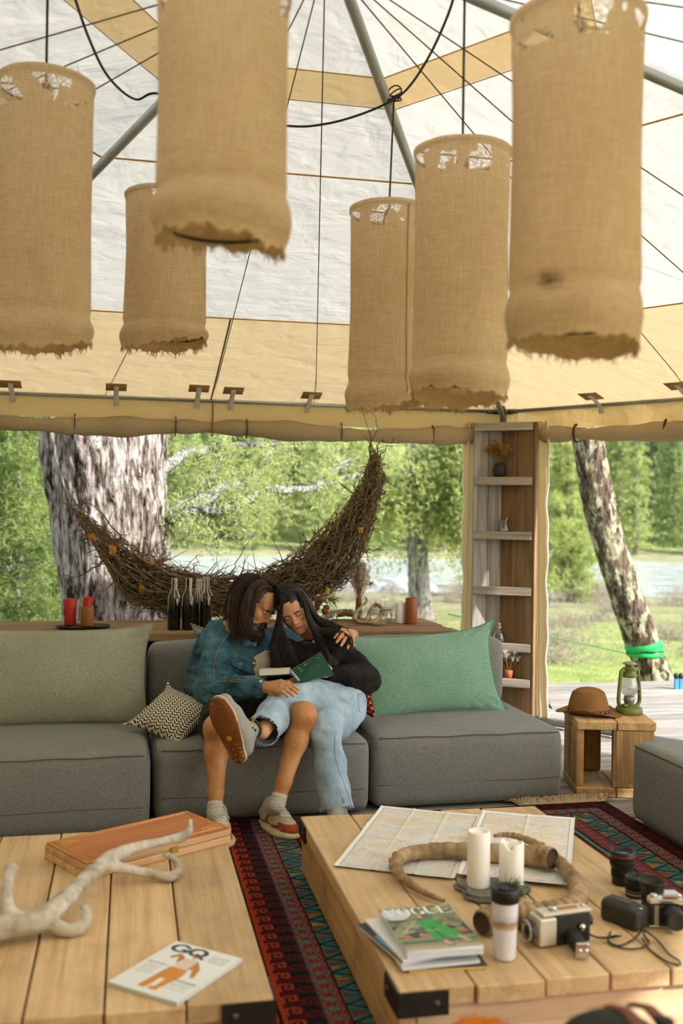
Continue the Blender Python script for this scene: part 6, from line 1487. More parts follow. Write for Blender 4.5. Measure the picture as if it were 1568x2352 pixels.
def paper_map(label, c, rz, w, h, seed, z, folds=(3, 3), amp=.004):
    nx, ny = int(w / .004), int(h / .004); img = map_img(nx, ny, seed)
    def fn(U, V_):
        a = np.abs(((U / w + .5) * folds[0]) % 1 - .5) * 2; b = np.abs(((V_ / h + .5) * folds[1]) % 1 - .5) * 2
        return amp * (1 - a ** 6) * .3 + amp * (a ** 14) * .9 + amp * (b ** 14) * .8 + amp * .8 * (1 + fbm(np.stack([U * 9, V_ * 9, 0 * U + seed], -1), 2))
    v, f, cl_ = sheet(img, w, h, fn); T = thing('paper_map', label, 'map', (c[0], c[1], z), rz, 'paper maps on the table'); o = mk('sheet', (v, f), attr_mat('map_paper', .75, 0, 1, .3), T, True, cols=cl_)
    so = o.modifiers.new('thick', 'SOLIDIFY'); so.thickness = .0006
paper_map('large folded paper map spread out under the ring-ribbed horns', (1.062, 3.61), math.radians(-27), .42, .745, 3, TH + .001)
paper_map('second paper map overlapping the large one near the crate table', (1.43, 3.46), math.radians(-26.5), .37, .76, 8, TH + .0075, (2, 3), .005)
def ram_horn(label, path, m, base, hollow_at_end=True, rings=46, seed=0, ra=.15, kb=.7):
    T = thing('curled_horn', label, 'horn', base, 0, 'curled horns'); b0 = Vector(base)
    pts = spline([tuple(onz(x, y, h)) + (r,) for (x, y, h, r) in path], 26); C_ = [Vector(p[:3]) - b0 for p in pts]; L = len(pts); rr = []
    for i, p in enumerate(pts):
        t = i / L; w_ = abs(math.sin(t * rings * math.pi / 2 + .4 * math.sin(t * 9))); rr.append(p[3] * (1 - ra + ra * w_ ** .5))
    b = MB(); b.tube(C_, rr, 20, caps=False); o = b.build('horn', m, T)
    for i in range(18, L - 10, 15):                                     # knobs along the outer curve
        t_ = (C_[i + 1] - C_[i - 1]).normalized(); cur = (C_[i - 14] + C_[min(L - 1, i + 14)]) / 2 - C_[i]; n = -(cur - t_ * cur.dot(t_)); n = n.normalized() if n.length > 1e-5 else V(0, 0, 1); q = C_[i] + n * rr[i] * .85 + V(0, 0, rr[i] * .2)
        MB().lathe([(.0001, .55), (.55, .45), (.9, 0), (.7, -.5), (.0001, -.6)], 8, Matrix.Translation(q) @ n.to_track_quat('Z', 'Y').to_matrix().to_4x4() @ Matrix.Scale(rr[i] * kb, 4)).build('knob', m, o)
    # hollow open end
    e, d = C_[-1], (C_[-1] - C_[-3]).normalized(); R = d.to_track_quat('Z', 'Y').to_matrix().to_4x4(); R_ = rr[-1]
    MB().lathe([(R_ * 1.0, -.002), (R_ * 1.03, .002), (R_ * .9, .004), (R_ * .78, -.02), (R_ * .5, -.05), (.0001, -.06)], 20, Matrix.Translation(e) @ R).build('hollow_end', plain('horn_core', '4a3322', .8, bump=.4), o)
    return T
ram_horn('curled horn with knobs and a hollow base lying over the map', [(1020, 2069, z0 + .012, .006), (985, 2055, z0 + .016, .010), (945, 2032, z0 + .02, .014), (916, 2006, z0 + .026, .018), (908, 1984, z0 + .03, .021), (925, 1966, z0 + .034, .025), (965, 1957, z0 + .036, .027), (1030, 1953, z0 + .038, .029), (1110, 1958, z0 + .042, .032), (1180, 1962, z0 + .048, .035), (1235, 1966, z0 + .055, .038), (1268, 1972, z0 + .06, .038)], M_horn, onz(1050, 1985, TH))
ram_horn('curled horn with thick rings circling the white candles', [(1134, 1920, z0 + .07, .006), (1160, 1917, z0 + .07, .010), (1200, 1925, z0 + .06, .013), (1245, 1948, z0 + .055, .018), (1290, 1985, z0 + .04, .023), (1322, 2030, z0 + .034, .028), (1328, 2062, z0 + .034, .031), (1300, 2086, z0 + .036, .033), (1240, 2098, z0 + .038, .035), (1180, 2102, z0 + .038, .037), (1135, 2108, z0 + .038, .038), (1106, 2120, z0 + .038, .038)], M_horn, onz(1270, 2060, TH), rings=64, ra=.30, kb=.5)
# slate, candles, pine sprig
r_ = random.Random(5); b = MB(); n_s = 34
rad = [1 + .10 * math.sin(3 * t + 1) + .07 * math.sin(5 * t + 2) + r_.uniform(-.05, .05) for t in np.linspace(0, 6.283, n_s + 1)[:-1]]
for (za, zb, sc_, of) in ((0, .006, .97, .003), (.006, .011, 1.03, -.002), (.011, .016, .98, .003), (.016, .021, .94, 0)):
    b.prism([((.112 * math.cos(t) * q_ * sc_ * r_.uniform(.975, 1.02)) + of, .095 * math.sin(t) * q_ * sc_ * r_.uniform(.975, 1.02)) for t, q_ in zip(np.linspace(0, 6.283, n_s + 1)[:-1], rad)], za, zb)
tag(b.build('slate_slab', plain('grey_slate', '6a6a62', .75, 0, .35, .45, .9, 55), None, False, (1.165, 3.06, TH)), 'rough grey slate slab under the two white candles', 'slab')
def wax_mat(name, col):
    n = N(name); return n.done(n.bsdf(n.ramp(n.noise(n.co((1, 1, 1)), 6, 3), [(.3, tuple(x * .93 for x in hx(col)[:3]) + (1,)), (.7, hx(col))]), .45, 0, None, .4, sss=.25))
def candle(label, c, r, h, m, dip=.012, ragged=0, wick=True, group=None, seed=0, drip=False):
    T = thing('pillar_candle', label, 'candle', c, 0, group); r_ = random.Random(seed); n = 28; b = MB(); ph = r_.uniform(0, 6)
    prof = [(.0001, 0), (r * .96, 0), (r, .004), (r, h * .5), (r * .99, h - .004), (r * .93, h), (r * .8, h - .002), (r * .72, h - dip), (r * .3, h - dip * 1.2), (.0001, h - dip * 1.2)]
    v0 = len(b.v); b.lathe(prof, n)
    if ragged:
        b.v = [(x, y, z - (ragged * max(0, math.sin(math.atan2(y, x) * 2 + ph) * .6 + math.sin(math.atan2(y, x) * 5 + ph) * .4) if z > h * .85 and math.hypot(x, y) > r * .6 else 0)) for x, y, z in b.v]
    o = b.build('wax', m, T)
    if wick: MB().tube([(0, 0, h - dip * 1.2), (.001, 0, h - dip + .006), (.003, .001, h - dip + .013)], .0014, 5).build('wick', M_black, T)
    if drip:
        for k in range(3):
            a = r_.uniform(0, 6.28); MB().tube([(r * math.cos(a), r * math.sin(a), z) for z in (h - .003, h * .7, h * r_.uniform(.3, .5))], [.004, .003, .004], 6).build('wax_drip', m, T)
    return T
M_wax = wax_mat('white_wax', 'f3f0ea'); M_waxr = wax_mat('red_wax', 'b3281c'); M_waxo = wax_mat('ochre_wax', '8f5c1e'); M_waxb = wax_mat('brown_wax', '8a4f2a')
candle('tall white pillar candle on the slate slab', (1.125, 3.075, TH + .021), .037, .178, M_wax, .008, 0, False, 'white candles on slate', 1)
candle('shorter white pillar candle with a burnt-down ragged rim on the slate slab', (1.232, 3.06, TH + .021), .040, .142, M_wax, .03, .02, True, 'white candles on slate', 2)
def sprig(mb, base, d, n, L, r_, spread=.8):
    for k in range(n):
        t = k / n; p = base + d * (L * .6 * t); dd = (d + V(*(r_.normal(size=3) * spread))).normalized(); l = L * r_.uniform(.5, 1)
        mb.tube([p, p + dd * l * .5 + V(0, 0, .004), p + dd * l + V(0, 0, -.003)], [.0011, .001, .0004], 3, False)
r_ = np.random.RandomState(4); b = MB(); sprig(b, V(-.02, 0, .006), V(.9, -.1, .25).normalized(), 150, .06, r_, .7)
ps = thing('pine_sprig', 'small green pine sprig on the slate beside the shorter white candle', 'sprig', (1.195, 2.99, TH + .021)); tag(b.build('needles', leaf_mat('pine_sprig_green', '4f6a22', '7f9440', .2, 20), ps), kind='stuff'); MB().tube([(-.03, 0, .005), (.03, -.005, .012)], .003, 5).build('twig', plain('twig', '5a4026', .9), ps)
# magazine stack
VX, VY, VR = .838, 2.712, math.radians(1.0)
lay = [('yellow-edged magazine at the bottom of the stack beside the tumbler', .86, 2.69, -3, .215, .28, .008, '2e2a24', 'c9a964'), ('pale magazine second from the bottom of the stack', .83, 2.70, 2, .22, .285, .007, 'c7ccd2', 'dfe2e6'), ('black and blue magazine sticking out at the side of the stack', .80, 2.725, 13, .21, .275, .006, '22252a', 'd4d6d8'), ('white magazine fanned out below the green-dress cover', .815, 2.72, 8, .21, .28, .007, 'dcdcd8', 'e4e4e4'), ('thick pale-edged magazine right under the green-dress cover', .85, 2.705, -1, .215, .285, .014, 'd4d6d8', 'cfd6df')]
z = TH
for lb, x, y_, a, w_, h_, th, cc_, ed in lay:
    T = magazine(lb, (x, y_, z), math.radians(a), w_, h_, th, None, cc_, ed, 'stacked magazines'); z += th + .0012
    if a == 13: MB().box((-.07, -.03, th + .0014), (.06, .14, .0004)).build('cover_print', plain('blue_print', '3f95c4', .4), T, False)
P_ = Paint(.216, .288, .0012, '4d5138')
m = P_.im; n_ = fbm(np.stack([P_.x * 9, P_.y * 12, 0 * P_.x], -1), 4); P_.im[:] = np.array(hx('6a6f4a')[:3]) + n_[..., None] * np.array([.25, .28, .16]); P_.im[:] = P_.im.clip(.03, 1)
P_.m((P_.x < .42) & (P_.y < .30) & (((P_.x - .18) / .2) ** 2 + ((P_.y - .16) / .14) ** 2 + n_ * .8 < 1), 'c3ced6'); P_.m((P_.y > .44) & (P_.y < .74) & (n_ < .12), '2c2d20')
P_.rect(0, .74, 1, .80, '7f8f74'); P_.rect(0, .80, 1, .86, '46624a'); P_.rect(0, .86, 1, .93, '8b8a70'); P_.rect(0, .93, 1, 1.0, 'b3a186')
for x, y_, w_ in ((.12, .70, .07), (.36, .70, .07), (.72, .66, .06), (.90, .64, .07)): P_.ell(x, y_, w_, .035, 'b5714f')
P_.line(.10, .62, .40, .33, .008, 'b9b08c'); P_.ell(.62, .21, .06, .055, '2f7d6c')
P_.ell(.47, .26, .035, .032, 'cf9a78'); P_.poly([(.36, .34), (.62, .33), (.70, .50), (.86, .72), (.76, .78), (.66, .68), (.70, .80), (.46, .82), (.42, .60), (.40, .46)], '1f9a3a'); P_.poly([(.62, .33), (.76, .46), (.74, .52), (.60, .46)], '178a30'); P_.poly([(.50, .50), (.56, .50), (.62, .8), (.56, .8)], '14702a')
P_.poly([(.54, .82), (.60, .82), (.64, .93), (.57, .94)], 'cf9a78'); P_.poly([(.76, .76), (.82, .74), (.92, .88), (.86, .90)], 'cf9a78'); P_.rect(.55, .93, .66, .96, '2a7d3c'); P_.rect(.84, .89, .96, .92, '2a7d3c')
for k in range(2): P_.text(.16, .47 + k * .05, .24, .022, 'c9c8b4', 8, k); P_.text(.70, .45 + k * .045, .26, .02, 'c9c8b4', 8, 5 + k)
P_.text(.12, .58, .5, .014, 'c9c8b4', 8, 9)
didone(P_, 'VOGUE', .03, .015, .94, .185, 'efeee8', .02)
magazine('glossy magazine with a woman in a green dress on its cover, topmost of the stack', (.846, 2.711, z), VR, .216, .288, .007, P_.im, edge='d6dde4', group='stacked magazines')
# tumbler
tb = thing('travel_tumbler', 'white travel tumbler with a black lid', 'tumbler', (1.03, 2.60, TH))
def tum_mat():
    n = N('printed_tumbler'); v = n.co((1, 1, 1), rnd_=False); sx = n.n('ShaderNodeSeparateXYZ'); n.l(v, sx.inputs[0]); zz = n.math('ADD', sx.outputs[2], n.math('MULTIPLY', n.math('SUBTRACT', n.noise(v, 40, 4), .5), .02))
    return n.done(n.bsdf(n.ramp(n.math('DIVIDE', zz, .16), [(.1, 'd5d6da'), (.54, 'd8d9dd'), (.57, 'b9a585'), (.62, 'b58a52'), (.66, '8f8078'), (.70, 'c3c2c6'), (.82, 'd8d9dd')]), .25, 0, None, .5, coat=.4))
MB().lathe([(.0001, 0), (.027, 0), (.030, .004), (.031, .01), (.0365, .158), (.036, .16), (.0001, .16)], 32).build('cup', tum_mat(), tb)
MB().lathe([(.0375, .158), (.040, .16), (.040, .190), (.037, .196), (.033, .194), (.031, .188), (.0001, .187)], 32).build('lid', plain('black_plastic', '1b1a19', .4), tb)
MB().lathe([(.012, .187), (.016, .1875), (.017, .19), (.012, .192), (.0001, .192)], 20, Matrix.Translation((0, .008, 0))).build('sip_cap', plain('black_plastic', '1b1a19', .4), tb)
# cine camera
M_cream = plain('cream_metal', 'cfc7b2', .4, .2, .5, .06); M_leather = plain('black_leather', '24241f', .65, 0, .4, .15, .4, 250); M_chrome = plain('chrome', 'c9c7c2', .2, .95)
cc0 = thing('cine_camera', 'vintage cream and black cine camera lying on its side by the tumbler', 'camera', (1.22, 2.665, TH), math.radians(7))
def prt(name, mb, m, parent, sm=False, bv=0):
    o = mb.build(name, m, parent, sm); 
    if bv: bevel(o, bv)
    return o
prt('body', MB().box((.035, .01, .044), (.11, .065, .082)), M_leather, cc0, bv=.004)
prt('front_housing', MB().prism([(-.075, -.024), (-.02, -.024), (-.02, .044), (-.075, .044)], .004, .082), M_cream, cc0, bv=.005)
prt('top_plate', MB().box((.02, .01, .088), (.16, .05, .008)), M_cream, cc0, bv=.002)
prt('scale_window', MB().box((.035, .012, .0925), (.06, .018, .002)), plain('amber_scale', '9a6a3a', .4), cc0)
prt('dial', MB().lathe([(.0001, .102), (.010, .102), (.012, .100), (.012, .092)], 18, Matrix.Translation((-.015, .012, 0))), M_chrome, cc0, True)
prt('dial', MB().lathe([(.0001, .098), (.006, .098), (.007, .092)], 14, Matrix.Translation((.085, .012, 0))), M_chrome, cc0, True)
MX = lambda x, y, z_: Matrix.Translation((x, y, z_)) @ Matrix.Rotation(-math.pi / 2, 4, 'Y')
prt('lens_barrel', MB().lathe([(.0001, -.004), (.024, -.004), (.026, 0), (.026, .012), (.031, .014), (.031, .026), (.027, .03), (.022, .028), (.0001, .022)], 28, MX(-.073, .01, .043)), M_chrome, cc0, True)
prt('lens_ring', MB().lathe([(.0315, .016), (.0325, .018), (.0325, .024), (.0315, .026)], 28, MX(-.073, .01, .043)), M_black, cc0, True)
gp = prt('pistol_grip', MB().box((0, 0, 0), (.034, .105, .04), Matrix.Translation((.015, -.065, .026)) @ Matrix.Rotation(math.radians(-14), 4, 'Z')), M_leather, cc0, bv=.010)
ge = Matrix.Translation((.0025, -.117, .026)) @ Matrix.Rotation(math.radians(-14), 4, 'Z')
prt('grip_cap', MB().box((0, 0, 0), (.037, .010, .043), ge), M_chrome, gp, bv=.004)
for sx in (-1, 1): prt('battery_contact', MB().lathe([(.0001, .003), (.006, .003), (.007, 0), (.007, -.004)], 12, ge @ Matrix.Translation((sx * .009, -.005, 0)) @ Matrix.Rotation(math.pi / 2, 4, 'X')), M_chrome, gp, True)
prt('trigger', MB().lathe([(.0001, .008), (.008, .006), (.010, 0), (.010, -.008)], 14, Matrix.Translation((.058, -.03, .05)) @ Matrix.Rotation(math.pi / 2, 4, 'X')), M_chrome, cc0, True)
prt('eyepiece', MB().lathe([(.0001, 0), (.014, 0), (.016, .01), (.016, .02), (.012, .022), (.0001, .018)], 18, Matrix.Translation((.09, .01, .05)) @ Matrix.Rotation(math.pi / 2, 4, 'Y')), M_black, cc0, True)
prt('wrist_strap', MB().tube([V(*p) for p in spline([(.075, -.03, .03), (.10, -.042, .02), (.14, -.036, .012), (.175, -.034, .012)], 6)], .0055, 6, flat=.5), M_black, cc0, True)
prt('strap_ring', MB().lathe([(.0001, 0), (.005, 0), (.005, .012), (.0001, .012)], 10, Matrix.Translation((.172, -.034, .012)) @ Matrix.Rotation(math.pi / 2, 4, 'Y')), M_chrome, cc0, True)
# lenses
def lens(label, c, prof, rings, glass_z, gr, group='camera lenses'):
    T = thing('camera_lens', label, 'lens', c, 0, group); prt('barrel', MB().lathe(prof, 32), plain('lens_black', '191817', .45), T, True)
    for (r_, z_, h_, m_) in rings: prt('ring', MB().lathe([(r_ - .001, z_), (r_, z_ + .0005), (r_, z_ + h_ - .0005), (r_ - .001, z_ + h_)], 32), m_, T, True)
    prt('front_glass', MB().lathe([(gr, glass_z), (gr * .7, glass_z + .003), (.0001, glass_z + .005)], 24), plain('coated_glass', '3a4048', .05, 0, .9, .3), T, True)
    return T
M_red = plain('red_ring', 'a02420', .4); M_rub = plain('ribbed_rubber', '141312', .7, 0, .3, .2, .8, 300)
lens('tall black lens with a red ring, nearest the rug among the three lenses', (1.628, 3.065, TH), [(.0001, 0), (.033, 0), (.034, .004), (.034, .018), (.036, .022), (.036, .055), (.040, .06), (.041, .09), (.0425, .094), (.0425, .108), (.040, .112), (.037, .112), (.034, .100), (.0001, .1)], [(.0370, .03, .022, M_rub), (.0418, .066, .02, M_rub), (.0432, .0955, .003, M_red)], .099, .033)
lens('smallest black lens with silver rings, between the other two lenses', (1.617, 2.955, TH), [(.0001, 0), (.031, 0), (.032, .003), (.032, .02), (.0335, .023), (.0335, .045), (.035, .048), (.035, .062), (.033, .065), (.029, .063), (.024, .054), (.0001, .05)], [(.0328, .010, .0025, M_chrome), (.0342, .026, .016, M_rub), (.0328, .020, .002, M_chrome)], .050, .023)
lens('black lens with a wide flared hood, nearest the photo\'s lower edge among the lenses', (1.618, 2.855, TH), [(.0001, 0), (.030, 0), (.031, .003), (.031, .018), (.0325, .022), (.0325, .05), (.031, .054), (.034, .06), (.041, .082), (.043, .086), (.0415, .087), (.033, .066), (.026, .056), (.0001, .052)], [(.0318, .008, .003, M_chrome), (.0333, .028, .018, M_rub)], .052, .024)
# leather meter case with cord
mc = thing('meter_case', 'black leather meter case with a looped cord', 'case', (1.475, 2.76, TH), math.radians(-62))
S_ = Sculpt(.004); S_.box((0, 0, .03), (.065, .036, .03), .012, None, .004); S_.box((-.012, 0, .055), (.05, .026, .012), .010, None, .012); v, f = S_.run(); mk('case', (relax(v, f, 1), f), plain('worn_black_leather', '33322c', .6, 0, .4, .2, .4, 200), mc)
MB().box((-.005, 0, .0685), (.06, .032, .002)).build('flap_panel', plain('case_flap', '3d3c35', .6, 0, .4, .2, .4, 200), mc, False)
MB().lathe([(.0001, .003), (.005, .0025), (.006, 0)], 12, Matrix.Translation((.055, 0, .06))).build('snap', M_chrome, mc)
def wl(pts): return [mc.matrix_world.inverted() @ Vector(p) for p in pts]
bpy.context.view_layer.update()
for k, P_ in enumerate(([(1425, 2150, .03), (1400, 2152, .01), (1398, 2165, .006), (1430, 2178, .006), (1470, 2178, .006), (1490, 2165, .006), (1480, 2150, .006), (1475, 2130, .05)], [(1478, 2120, .06), (1470, 2140, .02), (1450, 2160, .005), (1420, 2172, .005), (1396, 2160, .005), (1402, 2140, .02)], [(1478, 2135, .03), (1510, 2160, .005), (1535, 2190, .005), (1560, 2208, .005), (1558, 2216, .005), (1530, 2208, .005), (1490, 2180, .005), (1475, 2155, .012)])):
    MB().tube(wl([onz(p[0], p[1], TH + p[2]) for p in [tuple(q) for q in spline(P_, 6)]]), .0028, 6).build('cord', plain('grey_cord', '3c3b36', .8), mc)
# film camera
fc = thing('film_camera', 'silver and black film camera beside the flared lens', 'camera', (1.60, 2.715, TH), math.radians(-14))
prt('body', MB().box((0, 0, .038), (.135, .032, .062)), M_leather, fc, bv=.006); prt('top_plate', MB().box((0, 0, .078), (.135, .034, .018)), M_chrome, fc, bv=.005); prt('base_plate', MB().box((0, 0, .004), (.135, .034, .008)), M_chrome, fc, bv=.003)
prt('prism_hump', MB().prism([(-.028, -.018), (.028, -.018), (.020, .018), (-.020, .018)], .086, .104), M_chrome, fc, bv=.006)
prt('lens_barrel', MB().lathe([(.0001, 0), (.031, 0), (.031, .02), (.028, .022), (.028, .05), (.024, .05), (.0001, .044)], 28, Matrix.Translation((0, -.016, .04)) @ Matrix.Rotation(math.pi / 2, 4, 'X')), plain('lens_black', '191817', .45), fc, True)
for x, r_ in ((-.05, .011), (.045, .010), (.06, .006)): prt('dial', MB().lathe([(r_, .086), (r_, .094), (r_ * .8, .096), (.0001, .096)], 18, Matrix.Translation((x, 0, 0))), M_chrome, fc, True)
prt('leather_band', MB().box((-.045, -.0165, .038), (.012, .002, .058)), plain('grey_trim', '9a968c', .4, .5), fc)
# ---------------- foreground: backpack and orange fleece
bp = thing('backpack', 'dark olive backpack blurred at the photo\'s lower edge', 'bag', (.835, 1.62, 0.0))
S_ = Sculpt(.012); S_.box((0, 0, .25), (.12, .10, .25), .08, None, .02); S_.ell((0, -.02, .515), (.10, .09, .075), None, .06); S_.box((0, -.12, .2), (.10, .05, .14), .04, None, .03); S_.cone((.10, .02, .50), (.18, .06, .46), .03, .025, .03); v, f = S_.run()
mk('bag_body', (wrinkle(relax(v, f, 2), f, .012, 9), f), plain('olive_canvas', '23261f', .85, bump=.3), bp)
for x in (.03, .075): MB().tube([V(*p) for p in spline([(x, -.14, .3), (x, -.125, .45), (x, -.09, .565), (x, -.02, .592), (x, .05, .57)], 6)], .014, 8, flat=.3, up=(0, -1, .3)).build('leather_strap', plain('brown_strap', '6a3f26', .6), bp)
MB().lathe([(.012, 0), (.018, .003), (.018, .008), (.012, .011)], 12, Matrix.Translation((.075, -.06, .588))).build('buckle', M_iron, bp)
fl = thing('orange_fleece', 'fuzzy orange fleece bundle beside the backpack at the photo\'s lower edge', 'fleece', (.635, 1.70, 0))
S_ = Sculpt(.012); S_.chain([(-.02, 0, .10, .10), (.0, 0, .25, .10), (.0, .0, .42, .08)], .06); S_.ell((0, 0, .465), (.085, .08, .06), None, .05); v, f = S_.run(); v[:, 2] = np.maximum(v[:, 2], 0); v = wrinkle(v, f, .03, 9)
fo = mk('fleece_roll', (v, f), plain('orange_fleece_pile', 'c96f16', .95, 0, .2, .25, .6, 60), fl)
nn = vnormals(v, f); r_ = np.random.RandomState(1); idx = r_.choice(len(v), 6000); a = v[idx]; d = nn[idx] + r_.normal(size=(6000, 3)) * .4; sd = np.cross(d, r_.normal(size=(6000, 3))); sd /= np.linalg.norm(sd, axis=1, keepdims=True)
tv = np.stack([a - sd * .0015, a + sd * .0015, a + d * .008], 1).reshape(-1, 3); tag(mk('pile', (tv, np.arange(18000).reshape(-1, 3)), plain('orange_pile', 'd07a1c', .95), fl, False), kind='stuff')
# ================================================================== CRATE TABLE, HAT, LANTERN
M_crate = wood('crate_oak', '7d5c38', 'b08a58', 'c9a674', 2, 1.2, .7, .4, .5, .5, '5f4a34'); M_crate_h = wood('crate_top', '8a683f', 'b8925e', 'd0ad7a', 1, 1.2, .7, .4, .5, .4, '6a523a')
CRZ = math.radians(-14.5); ct = thing('crate_table', 'small pine crate side table holding the hat and lantern', 'table', (2.318, 4.868, 0), CRZ)
def cb(name, c, d, m): return bevel(mk(name, (lambda q: (q.v, q.f))(MB().box((0, 0, 0), d)), m, ct, False, c), .006, 2)
for (x0, x1) in ((0, .205), (.210, .41)): cb('top_plank', ((x0 + x1) / 2, .2, .378), (x1 - x0, .41, .046), M_crate_h); cb('bottom_plank', ((x0 + x1) / 2, .2, .026), (x1 - x0, .40, .05), M_crate_h)
cb('side_plank', (.022, .11, .203), (.04, .17, .302), M_crate); cb('side_plank', (.022, .31, .203), (.04, .16, .302), M_crate); cb('upright', (.205, .03, .203), (.03, .045, .302), M_crate); cb('front_plank', (.30, .022, .203), (.19, .04, .302), M_crate); cb('back_plank', (.13, .385, .203), (.15, .03, .302), M_crate)
cb('side_plank', (.39, .2, .203), (.035, .36, .302), M_crate)
bpy.context.view_layer.update(); CT = ct.matrix_world.copy()
def onct(x, y): return CT @ V(x, y, .401)
# hat
ht = thing('felt_hat', 'brown felt hat with a braided leather band on the crate table', 'hat', onct(.10, .21), math.radians(-8))
n = 72; S_ = []
def hatp(u, v):
    a = u * 2 * math.pi; ca, sa = math.cos(a), math.sin(a)
    if v < .36:     # brim outside in
        t = v / .36; r = 1.58 - .58 * t; curl = .034 * (abs(ca) ** 3) * (1 - t) ** 1.3 + .006; dip = -.008 * abs(sa) * (1 - t); return (r * .100 * ca, r * .118 * sa * .95, max(.002, curl + dip + .006))
    t = (v - .36) / .64
    if t < .75:
        q = t / .75; r = 1 - .22 * q ** 1.6; z = .012 + .105 * q; return (r * .100 * ca * (1 - .10 * q * (1 if True else 0)), r * .112 * sa, z)
    q = (t - .75) / .25; r = .78 * math.cos(q * math.pi / 2); z = .117 + .022 * math.sin(q * math.pi / 2)
    x, y = r * .09 * ca, r * .112 * sa
    crease = .032 * math.exp(-(x / .022) ** 2) * (1 - .35 * (y / .09)) * q ** .6; pinch = .0
    return (x, y, z - crease + .010 * math.exp(-((abs(x) - .04) / .02) ** 2) * q)
b = MB().grid(hatp, n, 60, closed_u=True); M_felt = plain('brown_felt', '8a643c', .95, 0, .15, .18, .3, 150)
o = b.build('crown_and_brim', M_felt, ht, rot=(0, 0, math.radians(62))); sm_ = o.modifiers.new('thick', 'SOLIDIFY'); sm_.thickness = .003
bb = MB(); bb.tube([(.1015 * math.cos(t), .1135 * math.sin(t), .022 + .002 * math.sin(24 * t)) for t in np.linspace(0, 6.283, 73)[:-1]], .008, 8, closed=True, flat=.3, up=(1, 0, 0)); band = bb.build('hat_band', plain('dark_leather', '3a2015', .55), ht, rot=(0, 0, math.radians(62)))
for k in range(22):
    t = k / 22 * 6.283; MB().prism([(-.009, 0), (0, .006), (.009, 0), (0, -.006)], -.0015, .0015, Matrix.Translation((.1045 * math.cos(t), .1165 * math.sin(t), .022)) @ Matrix.Rotation(t, 4, 'Z') @ Matrix.Rotation(math.pi / 2, 4, 'Z') @ Matrix.Rotation(math.pi / 2, 4, 'X')).build('braid_diamond', plain('tan_diamond', 'a8592e', .5), band, False)
# lantern
ln_ = thing('storm_lantern', 'olive green storm lantern with a frosted globe beside the felt hat', 'lantern', onct(.325, .235), math.radians(14)); M_ol = plain('olive_enamel', '6c7434', .4, .2, .5, .18); M_rust = plain('aged_steel', '8a8478', .5, .6, .5, .25)
MB().lathe([(.0001, 0), (.070, 0), (.072, .004), (.072, .03), (.068, .036), (.060, .040), (.045, .046), (.028, .052), (.024, .06), (.0001, .06)], 40).build('fuel_tank', M_ol, ln_)
MB().lathe([(.024, .056), (.026, .06), (.030, .075), (.032, .078), (.026, .082), (.030, .092), (.024, .098), (.0001, .098)], 28).build('burner', M_rust, ln_)
MB().lathe([(.0001, .046), (.012, .046), (.013, .06), (.0001, .062)], 14, Matrix.Translation((-.045, -.02, -.004))).build('filler_cap', M_ol, ln_)
gm = N('frosted_globe'); d1 = gm.n('ShaderNodeBsdfTranslucent'); d2 = gm.n('ShaderNodeBsdfTransparent'); d3 = gm.n('ShaderNodeBsdfGlossy'); m1 = gm.n('ShaderNodeMixShader'); m2 = gm.n('ShaderNodeMixShader')
d1.inputs[0].default_value = hx('d3d8d2'); d3.inputs['Roughness'].default_value = .15; m1.inputs[0].default_value = .5; m2.inputs[0].default_value = .14; gm.l(d1.outputs[0], m1.inputs[1]); gm.l(d2.outputs[0], m1.inputs[2]); gm.l(m1.outputs[0], m2.inputs[1]); gm.l(d3.outputs[0], m2.inputs[2])
MB().lathe([(.026, .098), (.036, .106), (.046, .128), (.048, .142), (.044, .166), (.036, .194), (.033, .206)], 32).build('globe', gm.done(m2), ln_)
MB().lathe([(.033, .200), (.040, .203), (.043, .208), (.043, .214), (.036, .218), (.036, .243), (.039, .246), (.039, .250), (.026, .254), (.022, .262), (.022, .272), (.0001, .272)], 32).build('chimney', M_ol, ln_)
MB().lathe([(.018, .268), (.036, .270), (.040, .273), (.030, .280), (.012, .286), (.0001, .287)], 28).build('cap', plain('pale_worn_cap', '9a9482', .5, .4), ln_)
for s in (-1, 1):
    MB().tube([V(*p) for p in spline([(s * .048, 0, .040), (s * .066, 0, .050), (s * .075, 0, .075), (s * .070, 0, .14), (s * .062, 0, .21), (s * .058, 0, .232), (s * .048, 0, .240), (s * .036, 0, .234)], 6)], .0105, 10).build('side_tube', M_ol, ln_)
MB().tube([V(*p) for p in spline([(.060, .01, .22), (.085, .02, .20), (.096, .03, .15), (.085, .03, .13), (.066, .02, .15)], 6)], .0016, 5).build('bail_wire', M_rust, ln_)
gw = []
for s in (-1, 1): MB().tube([V(*p) for p in spline([(s * .058, -.02, .10), (s * .03, -.044, .112), (0, -.050, .128), (-s * .03, -.044, .142), (-s * .058, -.015, .150)], 6)], .0014, 5).build('guard_wire', M_rust, ln_)
MB().tube([V(.06, -.02, .07), V(.06, -.02, .11)], .002, 5).build('lift_lever', M_rust, ln_)
